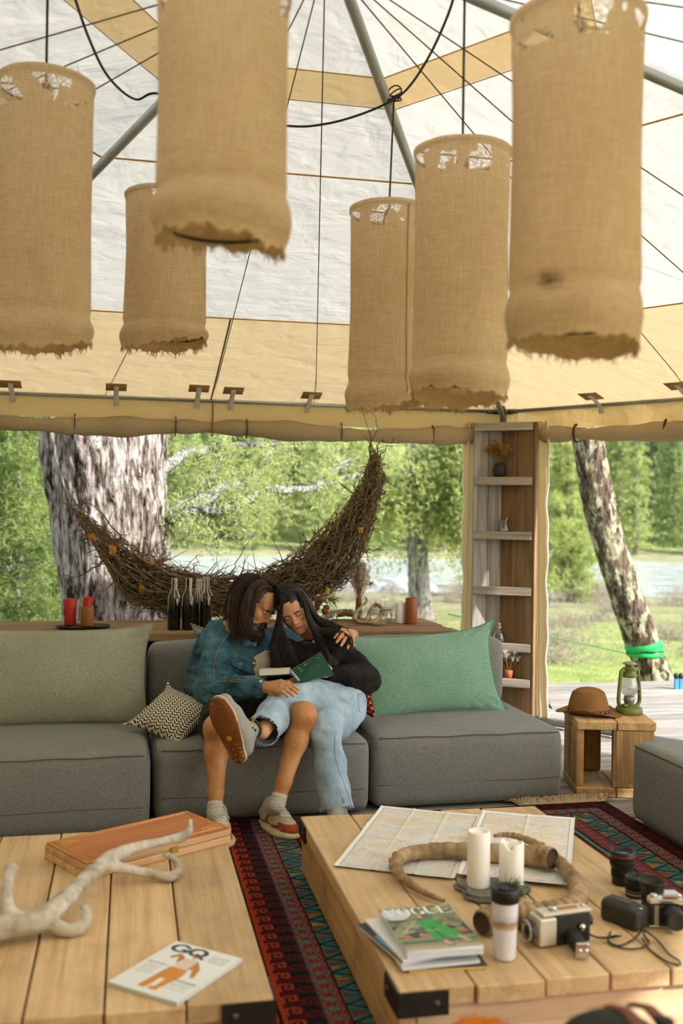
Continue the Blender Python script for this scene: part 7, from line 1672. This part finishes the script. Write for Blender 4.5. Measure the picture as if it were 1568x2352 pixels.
# ================================================================== CORNER SHELF
M_gw = wood('grey_barn_wood', '6f6a62', '948d84', 'b5b0a8', 2, 1.0, .8, .4, .5); M_bw = wood('brown_barn_wood', '5f4a32', '806445', '9a7d5a', 2, 1.0, .75, .4, .5, .4, '86603a'); M_sh = wood('shelf_board', '6d6357', '958a7c', 'b3aa9d', 0, 1.0, .8, .4, .5)
cs = thing('corner_shelf', 'tall corner shelf of weathered planks at the tent post', 'shelf', (2.635, 6.83, 0)); ZT, ZB = 2.15, .03
def plank_between(p, q, z0, z1, m, th=.022, parent=cs, name='plank'):
    p, q = Vector(p), Vector(q); d = (q - p).normalized(); n = V(-d.y, d.x, 0); c = (p + q) / 2
    M = Matrix.Translation((c.x, c.y, (z0 + z1) / 2)) @ Matrix(((d.x, n.x, 0, 0), (d.y, n.y, 0, 0), (0, 0, 1, 0), (0, 0, 0, 1)))
    o = mk(name, (lambda b: (b.v, b.f))(MB().box((0, 0, 0), ((q - p).length - .003, th, z1 - z0))), m, parent, False); o.matrix_local = M; bevel(o, .003); return o
e1 = V(-1, 0, 0); e2 = V(ex1.x, ex1.y, 0)
for a, b in ((0, .105), (.105, .215)): plank_between(e1 * b, e1 * a, ZB, ZT, M_gw if a else M_gw)
for a, b in ((0.004, .135), (.135, .275)): plank_between(e2 * a, e2 * b, ZB, ZT, M_bw)
P1 = e1 * .215 + V(0, -.012, 0); P2 = e2 * .275 + V(-.014, -.004, 0)
plank_between(P2 + e2 * .0 + V(.012, .0, 0), P2 + e2 * .02 + V(.012, 0, 0), ZB, ZT, M_bw, .03, name='edge_strip')
fd = (P2 - P1).normalized()
SHZ = [1.735, 1.345, .95, .55, .30]
for i, zz in enumerate(SHZ + [ZT - .058]):
    bd = bevel(mk('shelf_board', (lambda b: (b.v, b.f))(MB().prism([tuple(e1 * .21)[:2], (0, -.012), tuple(e2 * .27)[:2]][::-1], zz, zz + .022)), M_sh, cs, False), .002)
    plank_between(P1, P2, zz - .033 if i < 5 else zz, zz + .025 if i < 5 else zz + .058, M_sh, .022, name='front_lip')
def onsh(u, w_, zz): return V(2.635, 6.83, 0) + e1 * .215 * (1 - u) * w_ + e2 * .275 * u * w_ + V(0, 0, zz + .0225)
# dried yellow flowers in a dark pot
def bouquet(name, label, c, potm, potprof, headm, n, L, spread, ball, seed, headn=14, hs=.02, stemm=None, group=None):
    T = thing(name, label, 'dried flowers', c, 0, group); r_ = np.random.RandomState(seed); MB().lathe(potprof, 24).build('vase', potm, T); zt = potprof[-1][1]; st = MB(); P_ = []
    for k in range(n):
        a = r_.uniform(0, 6.28); s = spread * math.sqrt(r_.rand()); e = V(math.cos(a) * s, math.sin(a) * s, zt + L * r_.uniform(.6, 1.0)); st.tube([V(0, 0, zt * .4), V(math.cos(a) * s * .3, math.sin(a) * s * .3, zt + .01), e], .0012, 4); P_.append(tuple(e))
    tag(st.build('stems', stemm or plain('dry_stem', '8a6a3a', .9), T), kind='stuff')
    v, f = tri_scatter(np.repeat(np.array(P_), 3, 0) + r_.normal(size=(len(P_) * 3, 3)) * ball, hs, headn, r_, .3, 0, .10); tag(mk('flower_heads', (v, f), headm, T, False), kind='stuff'); return T
M_dkpot = plain('dark_clay', '2a2119', .6)
bouquet('flower_vase', 'dried yellow grass flowers in a dark vase on the top shelf', onsh(.42, .62, 1.735), M_dkpot, [(.0001, 0), (.032, 0), (.044, .03), (.046, .06), (.034, .095), (.026, .105), (.024, .10)], leaf_mat('dry_yellow', '9a7434', 'b8924c', .3, 20), 26, .13, .085, .012, 2, 14, .035)
jr = thing('spice_jar', 'small glass jar with a spoon on the second shelf from the top', 'jar', onsh(.56, .62, 1.345)); G1 = glass('clear_glass', 'f2f6f4', .02, True, .93)
MB().lathe([(.0001, .001), (.028, .001), (.034, .01), (.034, .03), (.026, .06), (.024, .068), (.027, .074), (.027, .078)], 28).build('jar_glass', G1, jr); MB().lathe([(.0001, .003), (.028, .004), (.031, .012), (.031, .02), (.0001, .021)], 24).build('salt', plain('white_salt', 'd9d6d0', .9), jr); MB().lathe([(.028, .070), (.029, .072), (.029, .084), (.026, .087), (.0001, .087)], 24).build('lid', glass('lid_glass', 'e8ece8', .1, True, .7), jr)
MB().tube([V(0, 0, .02), V(.012, 0, .085), V(.03, 0, .115)], [.003, .003, .005], 6).build('spoon', M_chrome, jr)
fk = thing('glass_flask', 'round glass flask with a cork on the shelf beside the green cushion', 'bottle', onsh(.45, .72, .55)); MB().lathe([(.0001, .001), (.034, .001), (.046, .02), (.048, .04), (.036, .072), (.016, .092), (.013, .125), (.018, .130), (.018, .136), (.013, .136)], 30).build('flask_glass', G1, fk); MB().lathe([(.0001, .11), (.012, .11), (.013, .14), (.0001, .14)], 14).build('cork', plain('cork', '9a7448', .9), fk); MB().lathe([(.0001, .003), (.032, .004), (.043, .02), (.044, .035), (.0001, .036)], 24).build('spice', plain('brown_spice', '5a4632', .9, 0, .2, .4), fk)
MB().tube([(.0155 * math.cos(t), .0155 * math.sin(t), .112) for t in np.linspace(0, 6.28, 17)[:-1]], .003, 5, closed=True).build('twine', plain('twine', 'b08a58', .9), fk)
bouquet('flower_vase', 'white dried sprigs in a small pot on the lowest shelf beside the sofa', onsh(.66, .8, .30), plain('terracotta', 'a05a34', .8), [(.0001, 0), (.026, 0), (.032, .03), (.034, .055), (.028, .06)], leaf_mat('dry_white', 'c9c5bf', 'e6e2dc', .3, 20), 24, .14, .075, .010, 5, 12, .02)
# base rail and tools on the deck
tag(MB().tube([K[1] + V(0, 0, .035 - EZ) + ex1 * .28 + V(0, 0, 0), K[1] + V(0, 0, .035 - EZ) + ex1 * 4.0], .026, 14).build('base_rail', M_galv), 'steel tube lying along the deck by the tent edge', 'pipe')
kn_ = thing('folding_saw', 'orange-handled folding tool lying on the deck beside the canvas flap', 'tool', tuple(onz(1243, 1613, .05)), math.radians(-50)); kn_.location.z = .065
MB().box((0, 0, 0), (.13, .032, .022)).build('handle', plain('orange_wood', 'b06a2a', .6), kn_, False); bevel(kn_.children[-1], .009, 3); MB().box((-.075, 0, 0), (.03, .034, .024)).build('ferrule', M_black, kn_, False); MB().box((-.13, 0, 0), (.09, .004, .035)).build('blade', plain('dark_blade', '4a4f52', .35, .7), kn_, False)
cl2 = thing('hammer_head', 'small steel hammer head beside the orange-handled tool', 'tool', tuple(onz(1255, 1622, .075)), math.radians(20)); MB().box((0, 0, .012), (.07, .022, .024)).build('head', plain('steel_head', '7b8084', .3, .8), cl2, False); bevel(cl2.children[-1], .004); MB().tube([V(0, 0, .012), V(-.03, -.08, .004)], .008, 8).build('handle', plain('dark_handle', '2e2a26', .7), cl2)
for k, x in enumerate((1552, 1563)):
    c = onz(x, 1582, .0); q = thing('tent_peg_holder', ['blue and black clip on the deck edge by the leaning trunk, nearer the trunk', 'blue and black clip on the deck edge by the leaning trunk, at the photo\'s edge'][k], 'clip', (c.x, c.y, 0), 0, 'blue clips'); MB().box((0, 0, .045), (.028, .02, .09)).build('strap', plain('blue_strap', '2f86c8', .5), q, False); S_ = Sculpt(.006); S_.ell((0, 0, .11), (.024, .02, .028), None, .01); v, f = S_.run(); mk('buckle', (v, f), M_black, q)
# ================================================================== BAR COUNTER BEHIND THE SOFA
M_bar = wood('bar_plank', '5f4a34', '8a6c4a', 'a98a62', 0, 1.0, .75, .4, .5, .3, '4a3a2a'); BZ = .775
br = thing('bar_counter', 'long rough plank counter behind the sofas', 'counter', (.55, 6.2, 0)); bx0, bx1 = -1.0, 1.97
for k in range(5):
    o = bevel(mk('plank', (lambda b: (b.v, b.f))(MB().box((0, 0, 0), (bx1 - bx0 + rnd.uniform(-.02, .02), .146, .045))), M_bar, br, False, ((bx0 + bx1) / 2 - .55, -.325 + k * .15 + .0, BZ - .0225 - rnd.uniform(0, .002))), .004)
for x in (-1.45, -.4, .6, 1.36):
    for y_ in (-.33, .3): mk('leg', (lambda b: (b.v, b.f))(MB().box((0, 0, 0), (.09, .09, BZ - .047))), M_bar, br, False, (x, y_, (BZ - .047) / 2 + .001))
for y_ in (-.36, .36): mk('apron', (lambda b: (b.v, b.f))(MB().box((0, 0, 0), (bx1 - bx0 - .1, .03, .1))), M_bar, br, False, ((bx0 + bx1) / 2 - .55, y_, BZ - .1))
def onb(x, y): p = onz(x, y, BZ + .001); return p
# candle slab
S_ = Sculpt(.007); S_.ell((0, 0, .012), (.15, .07, .014), None, .01); S_.ell((.08, .02, .012), (.09, .05, .014), None, .01); v, f = S_.run(); v = wrinkle(v, f, .008, 25); v[:, 2] = np.clip(v[:, 2], 0, .024)
cpos = onb(186, 1443); cpos.y += .0
tag(mk('bark_slab', (v, f), plain('dark_bark_slab', '4a4138', .9, 0, .2, .3, .8, 30), None, True, cpos), 'dark flat slab under the red and ochre candles', 'slab')
sp = 6.12 / FPX
def cpx(x, y, dz=.0245): p = onz(x, y, BZ + .001 + dz); return p
def bar_candle(label, x0, x1, yt, yb, m, seed, dz=.0245, **kw):
    p = cpx((x0 + x1) / 2, yb - 3, dz); D = (p - CC).dot(CF); r = (x1 - x0) / 2 * D / FPX; h = (yb - yt) * D / FPX; p = p + V(0, 0, 0); return candle(label, (p.x, p.y, BZ + .001 + dz), r, h, m, seed=seed, group='candles on the counter', **kw)
bar_candle('tall red pillar candle, leftmost on the counter', 147, 174, 1378, 1438, M_waxr, 3, dip=.02, ragged=.012, drip=True)
bar_candle('red pillar candle standing behind the ochre candle', 188, 213, 1374, 1430, M_waxr, 4, dip=.02, ragged=.01)
bar_candle('short ochre candle with a burnt hollow top in front of a red one', 185, 215, 1396, 1440, M_waxo, 5, dip=.03, ragged=.008)
bar_candle('white pillar candle on the counter beside the brown candle', 907, 931, 1386, 1434, M_wax, 6, dz=0, dip=.004)
bar_candle('brown pillar candle at the end of the counter', 930, 958, 1376, 1436, M_waxb, 7, dz=0, dip=.008)
# bottles
M_bot = N('dark_bottle_glass'); M_bot = M_bot.done(M_bot.bsdf('0d0b08', .06, 0, None, .8))
def bottle(label, x, yt, yb, seed, square=False):
    p = onb(x, yb); D = (p - CC).dot(CF); h = (yb - yt) * D / FPX; s = h / .30; T = thing('wine_bottle', label, 'bottle', p, 0, 'dark bottles used as candle holders'); r_ = random.Random(seed)
    MB().lathe([(.0001, .004), (.034, 0), (.037, .004), (.037, .17), (.034, .195), (.020, .222), (.0145, .235), (.0135, .285), (.016, .287), (.016, .298), (.012, .30), (.0001, .299)], 28, Matrix.Scale(s, 4)).build('bottle_glass', M_bot, T)
    for k in range(6):
        a = -math.pi / 2 + r_.uniform(-1.4, 1.4); zb = r_.uniform(.13, .26); rr = lambda z: .0165 if z > .235 else (.0165 + (.235 - z) / .04 * .02 if z > .195 else .038)
        zs = np.linspace(.302, zb, 7); MB().tube([V(min(rr(z), .038) * math.cos(a) * s, min(rr(z), .038) * math.sin(a) * s, z * s) for z in zs], [.0035] * 6 + [.0045], 5).build('wax_drip', plain('drip_wax', 'b5aa92', .6), T)
    return T
bottle('slim dark bottle with wax drips, leftmost of the bottles on the counter', 399, 1328, 1446, 1); bottle('dark bottle with heavy pale wax drips, second from the left', 432, 1328, 1446, 2); bottle('dark bottle with wax drips standing next to the man', 471, 1325, 1444, 3); bottle('dark bottle half hidden behind the two bottles next to the man', 455, 1330, 1438, 4)
# jars
for lb, x, yb, w_, h_ in (('empty glass jar in front of the driftwood, near the woman', 762, 1430, .038, .065), ('wide glass jar with a wire bail beside the white candle', 886, 1431, .040, .085)):
    T = thing('glass_jar', lb, 'jar', onb(x, yb), 0, 'glass jars on the counter'); MB().lathe([(.0001, .001), (w_ * .9, .001), (w_, .008), (w_, h_ * .8), (w_ * .85, h_ * .92), (w_ * .85, h_)], 28).build('jar_glass', G1, T); MB().tube([(w_ * .87 * math.cos(t), w_ * .87 * math.sin(t), h_) for t in np.linspace(0, 6.28, 25)[:-1]], .003, 5, closed=True).build('rim', plain('amber_rim', '9a7a3a', .4), T)
MB().tube([V(*p) for p in spline([(-.036, 0, .08), (-.02, 0, .098), (.02, 0, .100), (.036, 0, .08)], 5)], .0015, 5).build('wire_bail', M_rust, T)
# driftwood
def drift_mat():
    n = N('driftwood'); g = n.noise(n.co((1, 1, 1), rnd_=False), 22, 7, .65, .8); return n.done(n.bsdf(n.ramp(g, [(.3, '7a644a'), (.5, 'a08a6c'), (.7, 'c4b69e')]), .75, 0, n.bump(g, .6, .01), .25))
M_drift = drift_mat(); S_ = Sculpt(.006); dz_ = BZ + .001
dw = lambda x, y, h, r: tuple(onz(x, y, dz_ + h)) + (r * .74,)
for ch in ([dw(735, 1420, .03, .018), dw(770, 1410, .035, .03), dw(800, 1408, .04, .026), dw(830, 1420, .03, .02)], [dw(802, 1398, .075, .006), dw(812, 1410, .05, .012), dw(818, 1425, .02, .014), dw(840, 1430, .012, .013), dw(865, 1432, .012, .012), dw(885, 1432, .014, .008)], [dw(812, 1418, .04, .014), dw(826, 1395, .09, .012), dw(842, 1382, .12, .009), dw(838, 1370, .14, .005)], [dw(842, 1425, .02, .02), dw(850, 1405, .06, .016), dw(862, 1388, .10, .012), dw(876, 1398, .085, .012), dw(872, 1418, .04, .014), dw(852, 1428, .015, .016)]):
    S_.chain([tuple(p) for p in spline(ch, 5)], .012)
v, f = S_.run(); v = wrinkle(v, f, .014, 40); v[:, 2] = np.maximum(v[:, 2], dz_); b0 = onb(815, 1430); tag(mk('driftwood', (v - np.array(tuple(b0)), f), M_drift, None, True, b0), 'twisted pale driftwood piece on the counter', 'driftwood')
# plume vase
pv = thing('plume_vase', 'brown glass vase with feathery dried grass plumes and a thistle behind the driftwood', 'dried flowers', onb(823, 1424)); r_ = np.random.RandomState(9)
MB().lathe([(.0001, 0), (.020, 0), (.024, .02), (.022, .08), (.018, .14), (.020, .145), (.017, .14)], 22).build('vase', plain('amber_vase', '7a4a26', .25), pv)
st = MB(); P_ = []
for k in range(60):
    a = r_.normal() * .020; e = V(.0 + a * 1.4 + .006, r_.normal() * .02, .28 + r_.uniform(0, .13)); st.tube([V(0, 0, .06), V(a * .4, 0, .16), e], [.0016, .0013, .0008], 4); P_ += [tuple(V(a * .4, 0, .16).lerp(e, t)) for t in np.linspace(.45, 1.0, 8)]
tag(st.build('stems', plain('dry_stem', '8a6a3a', .9), pv), kind='stuff')
v, f = tri_scatter(np.array(P_), .02, 30, r_, .5, 0, .06, .9); tag(mk('plumes', (v, f), leaf_mat('plume', 'c2b090', 'e0d3b8', .4, 30), pv, False), kind='stuff')
t2 = MB(); t2.tube([V(0, 0, .1), V(.04, 0, .2), V(.075, 0, .235)], .0014, 4); t2.build('thistle_stem', plain('dry_stem', '8a6a3a', .9), pv); v, f = tri_scatter(np.repeat([[.078, 0, .24]], 60, 0), .032, 2, r_, 0, 0, .07); tag(mk('thistle_head', (v, f), leaf_mat('thistle', '9a7240', 'c09a66', .3, 30), pv, False), kind='stuff')
# pine cone sprig
pc = thing('pine_cone_bunch', 'bunch of small pine cones with needles hanging beside the woman', 'pine cones', at(742, 1385, 6.15)); r_ = np.random.RandomState(12); nb = MB()
tw_ = [V(.0, 0, .06), V(-.03, 0, .0), V(-.07, 0, -.05)]; MB().tube(tw_, .004, 6).build('twig', plain('twig', '5a4026', .9), pc)
for k in range(9):
    c = V(r_.uniform(-.05, .02), r_.uniform(-.03, .03), r_.uniform(-.055, .04)); pr = []
    for i in range(7): t = i / 6; R_ = .021 * math.sin(math.pi * min(.98, t * .85 + .12)); pr += [(R_, -.018 + .036 * t), (R_ * .82, -.016 + .036 * t)]
    MB().lathe([(.0001, -.02)] + pr + [(.0001, .022)], 12, Matrix.Translation(c) @ Matrix.Rotation(r_.uniform(0, 3), 4, 'X')).build('cone', plain('pine_cone', '5e3c22', .85, bump=.5), pc)
sprig(nb, V(.02, 0, .03), V(.8, 0, -.2).normalized(), 90, .09, r_, .8); sprig(nb, V(-.06, 0, -.04), V(-.5, 0, -.8).normalized(), 70, .07, r_, .8); tag(nb.build('needles', leaf_mat('pine_sprig_dark', '5c6436', '8a8a54', .2, 20), pc), kind='stuff')
# ================================================================== CRESCENT OF WOVEN BRANCHES
cb_ = thing('branch_crescent', 'crescent of woven bare branches and moss hanging behind the couple', 'sculpture', at(540, 1440, 6.62)); o0 = cb_.location; DC = 6.62
top = spline([(158, 1160), (215, 1205), (290, 1258), (370, 1298), (460, 1328), (560, 1330), (650, 1303), (730, 1248), (790, 1178), (835, 1108), (862, 1040)], 10); bot = spline([(180, 1190), (238, 1285), (285, 1355), (355, 1393), (450, 1412), (560, 1405), (680, 1385), (760, 1350), (812, 1290), (855, 1195), (882, 1085)], 10); NT = len(top)
def cpt(t, s, dd=0):
    k = min(NT - 2, max(0, int(t * (NT - 1)))); fr_ = t * (NT - 1) - k; a = top[k] * (1 - fr_) + top[k + 1] * fr_; b = bot[k] * (1 - fr_) + bot[k + 1] * fr_; p = a * (1 - s) + b * s; return at(p[0], p[1], DC + dd) - o0
r_ = np.random.RandomState(21); M_tw = N('twig_bark'); g = M_tw.noise(M_tw.co((1, 1, 1), rnd_=False), 30, 6, .65); M_tw = M_tw.done(M_tw.bsdf(M_tw.ramp(g, [(.3, '3a2f20'), (.52, '6f5e44'), (.72, '978771')]), .9, 0, M_tw.bump(g, .5, .006), .2))
M_moss = leaf_mat('grey_moss', '5c5038', '837554', .15, 30)
def twig(mb, t0, t1, s0, s1, r, wob, dd0):
    n = 9; P_ = []; ph = r_.uniform(0, 6, 4)
    for i in range(n):
        q = i / (n - 1); t = t0 + (t1 - t0) * q; s = s0 + (s1 - s0) * q + wob * math.sin(q * 5 + ph[0]); P_.append(cpt(min(1, max(0, t)), s, dd0 + .05 * math.sin(q * 4 + ph[1])) + V(*(r_.normal(size=3) * .006)))
    mb.tube(P_, [r * (1 - .55 * abs(2 * i / (n - 1) - .8) / 1.2) for i in range(n)], 5); return P_
for k in range(70):
    t0 = r_.uniform(-.02, .8); L = r_.uniform(.18, .4); b = MB(); s = r_.uniform(0, 1); twig(b, t0, min(1.0, t0 + L), s, np.clip(s + r_.normal() * .25, -.03, 1.03), r_.uniform(.006, .011), .05, r_.uniform(-.12, .12)); b.build('branch', M_tw, cb_)
b = MB()
for k in range(950):
    t0 = r_.beta(1.1, 1.1); L = r_.uniform(.06, .24) * r_.choice([-1, 1]); s = r_.beta(.9, .9); twig(b, t0, min(1, max(0, t0 + L)), s, np.clip(s + r_.normal() * .5, -.12, 1.12), r_.uniform(.0018, .0048), .12, r_.normal() * .10)
for k in range(130):                                                     # loose ends poking out
    t = r_.rand(); up = r_.rand() < .65; p = cpt(t, 0 if up else 1, r_.normal() * .06); d = V(r_.normal() * .7, r_.normal() * .4, (1 if up else -.8) * r_.uniform(.3, 1)).normalized(); l = r_.uniform(.06, .2); m_ = p + d * l * .5 + V(*(r_.normal(size=3) * .015)); e = p + d * l + V(*(r_.normal(size=3) * .03)); b.tube([p, m_, e], [.004, .003, .0012], 5); b.tube([m_, m_ + V(*(r_.normal(size=3) * .04))], [.002, .001], 4)
for k in range(600):                                                     # tangled crosswise twigs
    p = cpt(np.clip(.5 + r_.normal() * .27, .05, .97), r_.uniform(-.12, 1.1), r_.normal() * .11); d = V(*(r_.normal(size=3) * np.array([1, .5, .7]))).normalized(); l = r_.uniform(.05, .16); n2 = V(*(r_.normal(size=3) * .03))
    b.tube([p - d * l * .5, p + n2 * .6, p + d * l * .5 + n2], [.0034, .003, .0014], 4)
for P_ in ([(850, 1090), (852, 1030), (862, 985), (858, 950)], [(862, 1060), (868, 1010), (900, 1010), (920, 1005)], [(845, 1060), (850, 1010), (846, 985)], [(870, 1050), (890, 1030), (915, 1015)], [(230, 1220), (200, 1180), (160, 1150)], [(250, 1230), (185, 1170), (165, 1130)], [(290, 1250), (220, 1170), (185, 1130)], [(240, 1290), (185, 1320), (128, 1323)], [(285, 1370), (270, 1340), (265, 1300)], [(270, 1410), (265, 1440), (280, 1400)], [(520, 1330), (545, 1295), (575, 1225)], [(440, 1340), (450, 1300), (458, 1270)], [(720, 1260), (700, 1235), (690, 1222)], [(830, 1265), (860, 1262), (878, 1265)]):
    b.tube([Vector(at(p[0], p[1], DC)) - o0 + V(*(r_.normal(size=3) * .01)) for p in spline(P_, 4)], np.linspace(.006, .0015, 4 * (len(P_) - 1) + 1).tolist(), 5)
tag(b.build('twigs', M_tw, cb_), kind='stuff')
P_ = [tuple(cpt(np.clip(.55 + r_.normal() * .2, .12, .93), r_.beta(1.2, 1.2), r_.normal() * .08)) for _ in range(4200)]
v, f = tri_scatter(np.array(P_), .034, 4, r_, 0, 0, .10); tag(mk('moss', (v, f), M_moss, cb_, False), kind='stuff')
for (x, y, a) in ((211, 1236, .5), (326, 1347, .3), (752, 1357, 0), (828, 1218, .1), (350, 1292, 1.2), (258, 1262, .2)):
    p = at(x, y, DC - .13) - o0; MB().prism([(-.022, -.03), (.02, -.022), (.026, .02), (-.012, .034)], -.004, .004, Matrix.Translation(p) @ Matrix.Rotation(math.pi / 2, 4, 'X') @ Matrix.Rotation(a, 4, 'Z') @ Matrix.Scale(1.1 if x < 340 else .7, 4)).build('wood_chip', plain('amber_chip', 'c98a34', .6), cb_, False)
MB().tube([at(862, 1050, DC) - o0, V(at(862, 1040, DC).x, 6.86, 2.25) - o0], .002, 4).build('hanging_line', M_cord, cb_)
